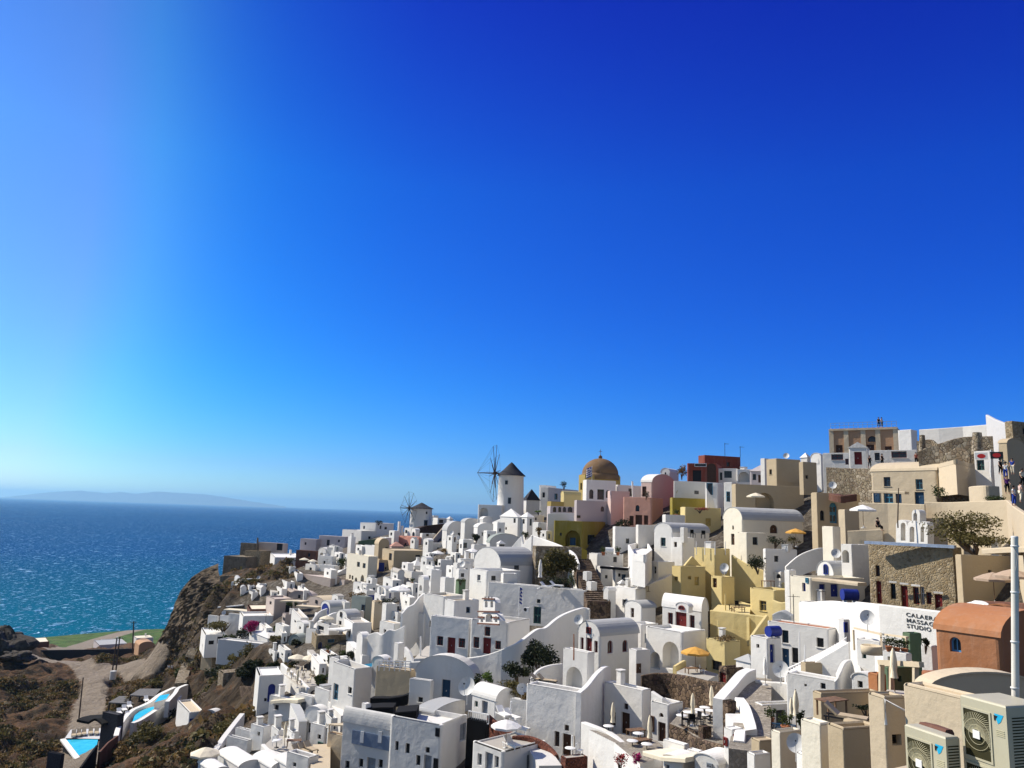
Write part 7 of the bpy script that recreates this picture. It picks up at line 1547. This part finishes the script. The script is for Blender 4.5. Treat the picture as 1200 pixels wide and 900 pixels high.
# pergola with folded statue-like parasol
f_ = MB()
for x_, y0, y1, d_ in ((1033,822,775,38),(1073,815,776,35),(1045,812,780,41)): f_.bar(pt(x_, y0, d_), pt(x_, y1, d_), .2)
f_.bar(pt(1031,776,38), pt(1080,779,34.5), .22); f_.bar(pt(1033,779,41), pt(1072,777,35), .16); f_.bar(pt(1034,814,38), pt(1070,816,35.2), .1)
tag(f_.build('pergola', 'sand', origin=pt(1033,800,38)), 'brown wooden pergola posts beside the folded grey parasol', 'pergola')
place('par', 'folded grey brown parasol under the wooden pergola', 1049, 817, D=36, scale=.78)
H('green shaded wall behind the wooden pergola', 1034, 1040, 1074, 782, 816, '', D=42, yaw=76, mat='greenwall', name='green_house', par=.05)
PLAT('beige terrace floor under the wooden pergola', [(1030,818),(1072,820),(1085,812),(1040,808)], D=36.5, drop=2.5, mat='deck', wmat='sand')
H('rusty orange cabinet beside the pergola', 1023, 1028, 1036, 790, 812, '', D=40, yaw=60, mat='orange', name='cabinet', cat='cabinet', par=.05)
WALL('pile of orange roof rubble beside the orange house', [(1080,785,37),(1092,789,36),(1104,792,35),(1113,790,34.5)], base=1.5, mat='rust', th=1.0, name='rubble_heap', cat='rubble heap')
# green roof pool house
gp = H('beige house with green roof pool and sunken terrace', 955, 962, 1030, 812, 852, '', D=37, yaw=74, mat='beige', rmat='deck', name='beige_house', par=.9)
PLAT('dark green plunge pool on the beige roof', [(960,815),(990,808.5),(1024,811),(1029,818),(990,816)], D=38.5, drop=.5, mat='poolgreen', wmat='sand', name='roof_pool', cat='pool', rim=.0)
place('tableb', 'pale table in the sunken beige terrace', 975, 838, D=32, rz=.5, scale=.8); place('loungek', 'brown lounger in the sunken beige terrace', 1002, 850, D=30, rz=1.0, scale=.8)
bush('low green plants in the sunken beige terrace', 1015, 828, 26, 8, 34, 'leaf_dark', n=260, size=.12, depth=.4)
H('beige box house with lit left side at the bottom', 969, 988, 1032, 853, 905, 'Rd1028,897,6,22,w', D=27, yaw=72, mat='beige', rmat='deck', name='beige_house', par=.35)
WALL('inner brown wall of the sunken beige terrace', [(988,842,29.5),(1005,846,29),(1031,850,28.5)], base=1.2, fd=.3, mat='beige', sm=False)
H('narrow beige house with sloping pipe right of the green pool', 1029, 1036, 1062, 816, 880, 'Rw1051,867,11,13,k', D=21, yaw=74, mat='sand', rmat='deck', name='beige_house', par=.9)
pole('sloping white pipe across the dark beige recess', 1037, 820, 1061, 833, 20.6, .035, 'plastic_white', 'pipe', 'pipe')
H('large plain pinkish beige house wall behind the air conditioners', 1058, 1127, 1150, 816, 895, '', D=19, yaw=58, mat='sand', rmat='sand', name='beige_house', par=.12)
H('rounded beige roof house below the orange house', 1082, 1090, 1215, 806, 835, '', D=25, yaw=80, mat='sand', rmat='sand', roof='vr', crown=789, name='beige_house')
WALL('beige kerb with dark slot in the plain wall', [(1076,846,17.6),(1090,849,17.2),(1107,855,16.7)], base=.35, fd=.0, th=.2, mat='brown_panel', sm=False, name='wall_slot', cat='ledge')
H('white lit wall block with grey dish at the bottom edge', 939, 946, 968, 885, 910, '', D=30, yaw=70, par=.1); place('dish', 'grey satellite dish at the bottom edge by the cream rock wall', 933, 893, D=33, rz=-.35, scale=.7)
H('cream house with potted shrub on its roof at the bottom', 907, 914, 940, 858, 900, '', D=40, yaw=64, mat='cream', rmat='deck', name='cream_house', par=.12); place('pot', 'red brown potted shrub on the cream roof', 921, 860, D=42, scale=.9)
H('low beige stone bench block on the path', 880, 890, 908, 868, 885, '', D=46, yaw=60, mat='beige', par=.05, name='stone_bench', cat='bench')
H('white low block with green edged steps at the bottom', 876, 884, 903, 884, 905, '', D=43, yaw=60, par=.15, rmat='cobble')
bush('dark shrub beside the tall folded parasols', 939, 842, 9, 24, 45, 'leaf_dark', n=420, size=.2)
plain('post_cream', (.66,.63,.56), .85, var=.06)
# the tall near post
p0 = pt(1190, 825, 11); root = empty('steel_post', tuple(p0), 'tall white steel post standing close at the right', 'post')
m_ = MB(); q1 = pt(1189, 630, 11); m_.tube([p0-V((0,0,1.5)), p0, q1], [.047, .047, .045], 18); m_.build('shaft', 'post_cream', root)
m_ = MB(); m_.lathe(q1, [(.045,-.01),(.047,.0),(.042,.02),(0,.025)], 18); m_.build('cap', 'galv', root)
m_ = MB()
for y_ in (640, 694, 752, 806): q = pt(1189.2, y_, 11); m_.lathe(q, [(.048,-.012),(.053,-.01),(.053,.01),(.048,.012)], 18)
m_.build('collar', 'plastic_white', root)
m_ = MB(); m_.tube([pt(1187,640,10.94), pt(1193,650,10.94), pt(1190.5,668,10.93)], .006, 5); m_.build('wire', 'cord', root)
WALL('near beige parapet carrying the white steel post', [(1150,833,11.6),(1180,824,11.2),(1215,816,10.8)], base=2.5, th=.5, mat='sand', sm=False)
# air conditioners
def big_ac(label, xl, xc, xr, yt, D, yaw, fans, depth=None):
    th = R(yaw); T = pt(xc, yt, D); ul = V((-math.cos(th), math.sin(th), 0)); vr = V((math.sin(th), math.cos(th), 0)); n = -vr
    wl = along(T, ul, xl); wr = depth or along(T, vr, xr); h = fans*.68+.14
    print('WARN ac', label, round(wl, 2), round(wr, 2))
    root = empty('air_conditioner', (T.x, T.y, T.z-h), label, 'air conditioner')
    B = T-V((0,0,h))
    def Q(s, z, d=0): return B+ul*s+V((0,0,z))+n*d
    mb = MB(); P = [T, T+vr*wr, T+vr*wr+ul*wl, T+ul*wl]; c = .025
    rings = []
    for z, ins in ((0, 0), (h-c, 0), (h-.006, c*.6), (h, c*1.6)):
        s = [(1,1),(1,-1),(-1,-1),(-1,1)]; rings.append([V((p.x, p.y, B.z+z))+ul*(ins*a)+vr*(ins*b) for p, (a, b) in zip(P, s)])
    for r0, r1 in zip(rings, rings[1:]):
        for k in range(4): mb.face([r0[k], r0[(k+1) % 4], r1[(k+1) % 4], r1[k]])
    mb.face(rings[-1]); mb.build('casing', 'ac_cream', root)
    pw = wl*.30                                  # service panel at the corner side, fans on the rest
    fl = wl-pw
    for k in range(fans):
        z0 = .06+k*.68; cz = z0+.31; cs = pw+fl/2; rr = min(fl, .64)*.5-.015
        o = MB(); hs, hz = fl/2-.02, .315
        f0 = [Q(cs-hs, cz-hz, .012), Q(cs+hs, cz-hz, .012), Q(cs+hs, cz+hz, .012), Q(cs-hs, cz+hz, .012)]; f1 = [Q(cs-hs+.025, cz-hz+.025, .012), Q(cs+hs-.025, cz-hz+.025, .012), Q(cs+hs-.025, cz+hz-.025, .012), Q(cs-hs+.025, cz+hz-.025, .012)]
        bb = [p-n*.012 for p in f0]
        for i in range(4):
            j = (i+1) % 4; o.face([f0[i], f0[j], f1[j], f1[i]]); o.face([f0[i], f0[j], bb[j], bb[i]]); o.face([f1[i], f1[j], f1[j]-n*.01, f1[i]-n*.01])
        ow = o.build('fan_grille', 'ac_cream', root)
        b = MB(); b.face([Q(cs-hs+.025, cz-hz+.025, .003), Q(cs+hs-.025, cz-hz+.025, .003), Q(cs+hs-.025, cz+hz-.025, .003), Q(cs-hs+.025, cz+hz-.025, .003)]); b.build('fan_opening', 'ac_dark', ow)
        g = MB()
        for i in range(30):                      # swirled wires from the hub to the rim
            a = 2*math.pi*i/56; pts = []
            for q in range(6):
                r_ = .06+(rr*1.25-.06)*q/5; aa = a+.55*q/5; s_, z_ = r_*math.cos(aa), r_*math.sin(aa)
                s_ = max(-hs+.027, min(hs-.027, s_)); z_ = max(-hz+.027, min(hz-.027, z_)); pts.append(Q(cs+s_, cz+z_, .014))
            for p_, q_ in zip(pts, pts[1:]): g.bar(p_, q_, .0048)
        for r_ in (.12, .19, .26):
            if r_ < rr: 
                cp = [Q(cs+r_*math.cos(2*math.pi*i/40), cz+r_*math.sin(2*math.pi*i/40), .016) for i in range(41)]
                for p_, q_ in zip(cp, cp[1:]): g.bar(p_, q_, .004)
        g.build('wire_guard', 'ac_wire', ow)
        hb = MB(); hb.box(Q(cs, cz, .02), (.10, .012, .10), math.atan2(ul.y, ul.x)); hb.build('hub_plate', 'plastic_white', ow)
    zt = h-.2
    lg = MB(); lg.face([Q(pw*.86, zt+.075, .004), Q(pw*.20, zt+.075, .004), Q(pw*.42, zt-.015, .004), Q(pw*.62, zt-.045, .004)], 1); lg.face([Q(pw*.88, zt+.055, .007), Q(pw*.60, zt+.05, .007), Q(pw*.86, zt-.02, .007)], 0)
    lg.build('emblem', ['paint_k', 'ac_cyan'], root)
    v = MB()
    for k in range(4): v.box(Q(pw*.5, zt-.12-.022*k, .003), (pw*.6, .006, .008), math.atan2(ul.y, ul.x))
    v.build('louvre', 'ac_wire', root)
    s = MB()
    for k in range(fans*18): 
        z = .08+k*.036; s.face([B+vr*(wr*.12)+V((0,0,z))-ul*.004, B+vr*(wr*.9)+V((0,0,z))-ul*.004, B+vr*(wr*.9)+V((0,0,z+.016))-ul*.004, B+vr*(wr*.12)+V((0,0,z+.016))-ul*.004])
    s.build('side_fins', 'ac_dark', root)
    ft = MB(); ft.bar(Q(.12, -.03)-n*.0, Q(.12, -.03)+vr*wr, .06); ft.bar(Q(wl-.12, -.03), Q(wl-.12, -.03)+vr*wr, .06); ft.build('feet', 'galv', root)
    return root, B
plain('ac_cream', (.46,.43,.31), .45, var=.05, scale=2); plain('ac_dark', (.028,.026,.008), .7, var=.2); plain('ac_wire', (.50,.46,.30), .5, var=.1); plain('ac_cyan', (.02,.38,.62), .4, var=.03)
ac1, B1 = big_ac('large cream air conditioner standing lower at the bottom right', 1060, 1108, 1124, 864, 10.7, 72, 1)
ac2, B2 = big_ac('tall double fan air conditioner in the bottom right corner', 1125, 1178.5, 1226, 827.5, 10.2, 72, 2)
for lb_, B_, w_ in (('beige ledge under the lower air conditioner', B1, 1.6), ('beige ledge under the double fan air conditioner', B2, 1.8)):
    m_ = MB(); m_.box(B_+V((.3,.5,-.36)), (w_*1.4, w_*1.4, .58), R(-60)); tag(m_.build('roof_ledge', 'sand', origin=B_), lb_, 'ledge')
# ================================================================== valley at the left: pools, poles, road side
def VP(px, py, dz=0): 
    P = pt(px, py, hit(px, py)); return P+V((0,0,dz))
zt_ = VP(95, 880).z + .6
PLAT('triangular turquoise swimming pool with white edge', [(75,867),(115,866),(113.5,873),(97,891)], z=zt_, drop=2.5, mat='poolwater', wmat='darkmetal', name='swimming_pool', cat='pool')
a_, b_ = ptz(73.5, 867, zt_), ptz(94, 894, zt_); m_ = MB(); m_.bar(a_+V((0,0,.05)), b_+V((0,0,.05)), .9, .3); tag(m_.build('pool_edge', 'white', origin=a_), 'white kerb along the triangular pool', 'kerb')
PLAT('dark deck behind the triangular pool', [(76,865),(83,855),(128,853),(137,858),(118,866)], z=zt_+.1, drop=2.5, mat='shade_grey', wmat='blackcloth')
WALL('dark slanted wall below the triangular pool', [(115,873,128),(106,885,124),(96,899,120)], base=2.5, mat='blackcloth', sm=False, name='pool_wall'); WALL('long dark wall running up beside the dark deck', [(118,881,127),(128,870,130),(139,862,132)], base=2, mat='brown_panel', sm=False, name='pool_wall')
H('dark square pool hut at the bottom left', 56, 72, 76, 884, 900, '', D=124, yaw=20, mat='slate', par=.2, name='pool_hut', cat='hut')
for i_, (x_, y_) in enumerate(((86,864),(92,863),(98,862),(106,861),(113,861))): place('loungek', 'dark lounger on the deck behind the triangular pool', x_, y_, z=zt_+.1, rz=.5, scale=1.2, group='loungers behind the triangular pool')
z2 = VP(165, 845).z + 2.2
PLAT('curved turquoise pool with white walls on the slope', [(155,846),(158,838),(167,831),(180,828),(186,824),(180,831),(172,836),(163,842)], z=z2, drop=2.5, mat='poolwater', name='swimming_pool', cat='pool'); PLAT('upper small turquoise pool above the curved pool', [(181,823),(187,815),(199,813),(195,819)], z=z2+1.6, drop=2.5, mat='poolwater', name='swimming_pool', cat='pool')
def zwall(lb, pts, z, h, th=.5, mat='white'):
    P = [ptz(x, y, z) for x, y in pts]; mb = MB(); P = smooth_pts(P, 4); rows = []
    for i, p in enumerate(P):
        t = P[min(i+1, len(P)-1)]-P[max(i-1, 0)]; t.z = 0; t.normalize(); nn = V((-t.y, t.x, 0))*th/2
        rows.append([p-nn-V((0,0,h)), p-nn, p+nn, p+nn-V((0,0,h))])
    for a, b in zip(rows, rows[1:]):
        for k in range(3): mb.face([a[k], b[k], b[k+1], a[k+1]])
    mb.face(rows[0]); mb.face(rows[-1]); return tag(mb.build('pool_wall', mat, origin=P[0]), lb, 'wall')
zwall('white curving wall left of the curved pool', [(136,862),(139,852),(146,841),(155,832),(166,827),(176,822),(188,813),(205,805)], z2+.5, 3.0, .8); zwall('white curving outer wall right of the curved pool', [(155,847),(163,844),(173,838),(184,831),(197,825),(208,820),(211,814)], z2+.3, 3.0, .8); zwall('white upper wall by the small turquoise pool', [(196,822),(205,812),(209,806),(219,802)], z2+2, 3.0, .8)
def pergola(lb, poly, dz, nposts=4):
    z = VP(*poly[0]).z + dz; P = [ptz(x, y, z) for x, y in poly]; c = sum(P, V())/len(P); r = empty('pool_pergola', tuple(c), lb, 'pergola')
    m = MB(); m.face(P); m.face([p-V((0,0,.25)) for p in P])
    for i in range(len(P)): a, b = P[i], P[(i+1) % len(P)]; m.face([a, b, b-V((0,0,.25)), a-V((0,0,.25))])
    m.build('roof', 'slate_grey', r)
    for p in P: m = MB(); q = p.lerp(c, .06); m.bar(q-V((0,0,3.2)), q-V((0,0,.1)), .25); m.build('post', 'darkmetal', r)
    return r
plain('slate_grey', (.13,.125,.12), .8, var=.3)
pergola('dark flat pergola roof beside the curved pool', [(127,823),(140,815.5),(173,816.5),(163,825)], 4.2); pergola('second dark flat pergola roof further up', [(152,814.5),(164,807),(189,807),(181,816)], 4.2)
H('dark glass pool bar under the pergolas', 120, 138, 146, 838, 850, '', D=146, yaw=26, mat='slate', par=.1, name='pool_bar', cat='bar')
for i_, (x_, y_) in enumerate(((140,838),(146,834),(152,830),(144,846),(150,842),(172,823))): place('loungew', 'white lounger between the pergolas and the curved pool', x_, y_, z=z2-.3, rz=.6, scale=1.2, group='white loungers by the curved pool')
WALL('dark sun shade wing beside the dark deck', [(104,846,146),(112,842,147),(120,848,146)], base=.3, fd=.1, th=3, mat='blackcloth', name='shade_cloth', cat='shade cloth')
H('white hut with bright blue door in the valley', 208, 222, 240, 835, 862, 'Rd225,850,7,16,b', D=132, yaw=48, name='white_hut', cat='hut', rmat='sand', par=.3)
H('small vaulted hut with white rimmed blue arch front', 236, 257, 264, 847, 862, 'LA246.5,849,15,22,b', D=130, yaw=26, roof='vl', crown=832, mat='greyroof', rmat='white_old', name='vaulted_hut', cat='hut')
H('dark rubble stone house with lit flat roof in the valley', 234, 240, 276, 820, 845, '', D=140, yaw=48, mat='drystone', rmat='canvas', par=.08, name='stone_house')
for i_, (pts) in enumerate(([(272,806),(285,804),(300,806),(318,808)], [(236,812),(255,808),(270,806)])): WALL(['dark terraced rock wall above the valley huts', 'second dark rock wall left of the first'][i_], [(x, y, hit(x, y+8)) for x, y in pts], base=3, mat='drystone', name='stone_wall')
WALL('beige rock spur beside the cliff road', [(219,800),(223,785),(228,770),(232,760)], yb=[812,796,782,775], mat='rubble', th=2.5, name='rock_spur', cat='rock')
H('pale beige wall fragment in the dark slope', 256, 262, 300, 789, 800, '', D=142, yaw=48, mat='rubble', par=.05, name='stone_wall', cat='wall')
person('person in white on the road by the pools', 197, 789, hit(197, 789), .3, 'plastic_white', 'canvas', s=1.25); person('person in grey beside the one in white on the road', 201, 789, hit(201, 789), -.3, 'shade_grey', 'blackcloth', s=1.25); person('person in red on the cliff path', 224, 792, hit(224, 792), .3, 'red_sign', 'blackcloth', s=1.2)
# utility poles
pole('tall utility pole with crossarm by the fields', 155, 769, 156.8, 728, 300, .28, 'oldwood', 'utility_pole', 'utility pole', cross=1)
h_ = hit(131, 795); pole('left leg of the leaning double utility pole', 130.5, 795, 137, 748, h_, .22, 'oldwood', 'utility_pole', 'utility pole'); pole('right leg of the leaning double utility pole', 135, 793, 140.5, 746, h_, .22, 'oldwood', 'utility_pole', 'utility pole', cross=1)
pole('slim leaning pole beside the dirt road', 92.5, 842, 97.5, 794, hit(92.5, 842), .16, 'oldwood', 'utility_pole', 'utility pole')
m_ = MB(); q = VP(132, 796); m_.tube([q, q+V((0,0,2.4))], .9, 12); tag(m_.build('transformer_drum', 'galv', origin=q), 'grey drum at the foot of the double utility pole', 'drum')
# buildings by the fields
H('long low dark fence wall along the valley road', 44, 47, 158, 762, 772, '', D=292, yaw=84, mat='slate', par=.02, dep=1.2, name='boundary_wall', cat='wall') if False else WALL('long dark boundary wall along the valley road', [(44,762,300),(80,761.5,300),(120,761,300),(157,760,300)], base=3, mat='slate', sm=False, name='boundary_wall')
H('low brown shed with pale flat roof by the fields', 33, 36, 58, 753, 765, '', D=330, yaw=46, mat='brown_panel', rmat='canvas', par=.05, name='shed', cat='shed')
H('brown rounded house beside the cliff foot', 158, 163, 181, 757, 771, '', D=292, yaw=46, mat='tan', roof='vr', crown=752, name='tan_house'); H('flat white roofed house behind the brown rounded house', 156, 160, 180, 748, 756, '', D=380, yaw=46, rmat='canvas', par=.1, mat='white_old')
H('grey flat roofed house left of the tall utility pole', 110, 116, 150, 756, 762, '', D=390, yaw=46, rmat='greyroof', par=.1, mat='mauve')
H('white low greenhouse block by the field road', 118, 121, 142, 752, 757, '', D=440, yaw=46, rmat='greyroof', par=.1, mat='white_old')
# dark rock at the far left
def rock(lb, px, py, wpx, hpx, D, seed, mat='rock_dark', amp=1.0):
    rnd = np.random.RandomState(seed); c = pt(px, py, D); k = D/F; n, m = 40, 20; vs = []; fs = []
    for i in range(m+1):
        e = math.pi*i/m-math.pi/2
        for j in range(n):
            a = 2*math.pi*j/n; d = V((math.cos(e)*math.cos(a), math.cos(e)*math.sin(a), math.sin(e)))
            q = 1+amp*(.28*math.sin(3*d.x+seed)*math.sin(4*d.z+2*seed)+.16*math.sin(9*d.y+5*d.x)+.07*rnd.uniform(-1, 1)*amp)
            vs.append(c+V((d.x*wpx*k/2*q, d.y*wpx*k/2.4*q, d.z*hpx*k/2*q)))
    for i in range(m):
        for j in range(n): fs.append((i*n+j, i*n+(j+1) % n, (i+1)*n+(j+1) % n, (i+1)*n+j))
    mb = MB(); mb.mesh(vs, fs, 0, amp < 1); return tag(mb.build('rock', mat, origin=c), lb, 'rock')
plain('rock_dark', (.065,.055,.045), 1, var=.5, scale=.7)
rock('dark rock mass at the left edge by the sea', 2, 758, 54, 32, 270, 2); rock('lower dark rock at the foot of the rock mass', 20, 769, 34, 12, 262, 5)
H('cream rough plastered block with rounded edges at the bottom edge', 938, 961, 973, 848, 906, '', D=28.3, yaw=62, mat='cream', par=.06, name='cream_block', cat='wall')
# scrub on the wild slopes
def scrub():
    rnd = np.random.RandomState(5); mb = MB(); pts = []
    reg = [(0,600,-1)]
    P = np.stack([rnd.uniform(-150, -20, 60000), rnd.uniform(60, 290, 60000)], 1)
    pr = [proj((x, y, 80)) for x, y in P[:1]]
    z, vil, road, field = height(P)
    den = fbm(P, 16, 3, 33)
    keep = (vil < .15) & (road < .25) & (den > -.02)
    for a_, b_, r_ in ((228,855,9), (255,850,9), (165,840,9), (95,880,10), (185,822,8)): q = VP(a_, b_); keep &= ((P[:, 0]-q.x)**2+(P[:, 1]-q.y)**2) > r_*r_
    P, z = P[keep], z[keep]
    out = 0
    for (x, y), zz in zip(P, z):
        a, b = proj((x, y, zz))
        if not (-60 < a < 420 and 640 < b < 940): continue
        if out > 5200: break
        out += 1; r = rnd.uniform(.35, 1.25)*(1.5 if rnd.rand() < .12 else 1)
        mi = rnd.choice([0, 0, 0, 1, 1, 1, 3, 2])
        for k in range(24):
            d = rnd.normal(size=3); d /= np.linalg.norm(d); d[2] = abs(d[2])*.8
            p = V((x+d[0]*r, y+d[1]*r, zz+d[2]*r*.8)); t = V(rnd.normal(size=3)).normalized(); u = V(rnd.normal(size=3)).cross(t).normalized(); l = rnd.uniform(.16, .4)*max(.7, r)
            mb.face([p-t*l, p+u*l*.5, p+t*l, p-u*l*.5], int(mi))
    tag(mb.build('scrub', ['leaf_dry', 'leaf_olive', 'leaf_dark', 'leaf_scrub']), 'brown and olive scrub over the valley slopes', 'scrub', kind='stuff')
leafmat('leaf_scrub', [(.05,.038,.025),(.09,.06,.035),(.035,.03,.02)])
scrub()
for i_, (x_, y_, w_, h_, m_) in enumerate(((175,862,40,26,'leaf_olive'),(205,868,34,22,'leaf_olive'),(150,885,36,24,'leaf_dry'),(200,815,30,16,'leaf_olive'),(240,868,26,28,'leaf_dark'),(262,858,26,26,'leaf_olive'),(255,785,40,20,'leaf_dark'),(290,790,34,18,'leaf_dark'),(300,778,26,16,'leaf_dark'),(186,800,24,12,'leaf_olive'),(213,790,18,14,'leaf'),(190,880,26,22,'leaf_dark'),(228,885,26,22,'leaf_olive'),(165,800,26,12,'leaf_dry'),(320,785,16,20,'leaf_dark'))):
    bush(['olive bush below the curved pool', 'olive bush left of the blue door hut', 'dry bush right of the triangular pool', 'olive bush above the curved pool wall', 'dark bush below the vaulted hut', 'olive bush beside the white stair wall edge', 'dark bush below the long white terrace wall', 'dark bush at the left of the beige wall fragment', 'dark bush under the olive bush by the terrace wall', 'olive bush beside the upper pergola road', 'green bush below the beige rock spur', 'dark bush at the bottom of the valley', 'olive bush at the foot of the stair wall', 'dry bush beside the double utility pole', 'dark bush beside the blue arched door house'][i_], x_, y_, w_, h_, None, m_, n=1000, size=.55)
clutter()
for w_ in WARN: print('WARN', w_)
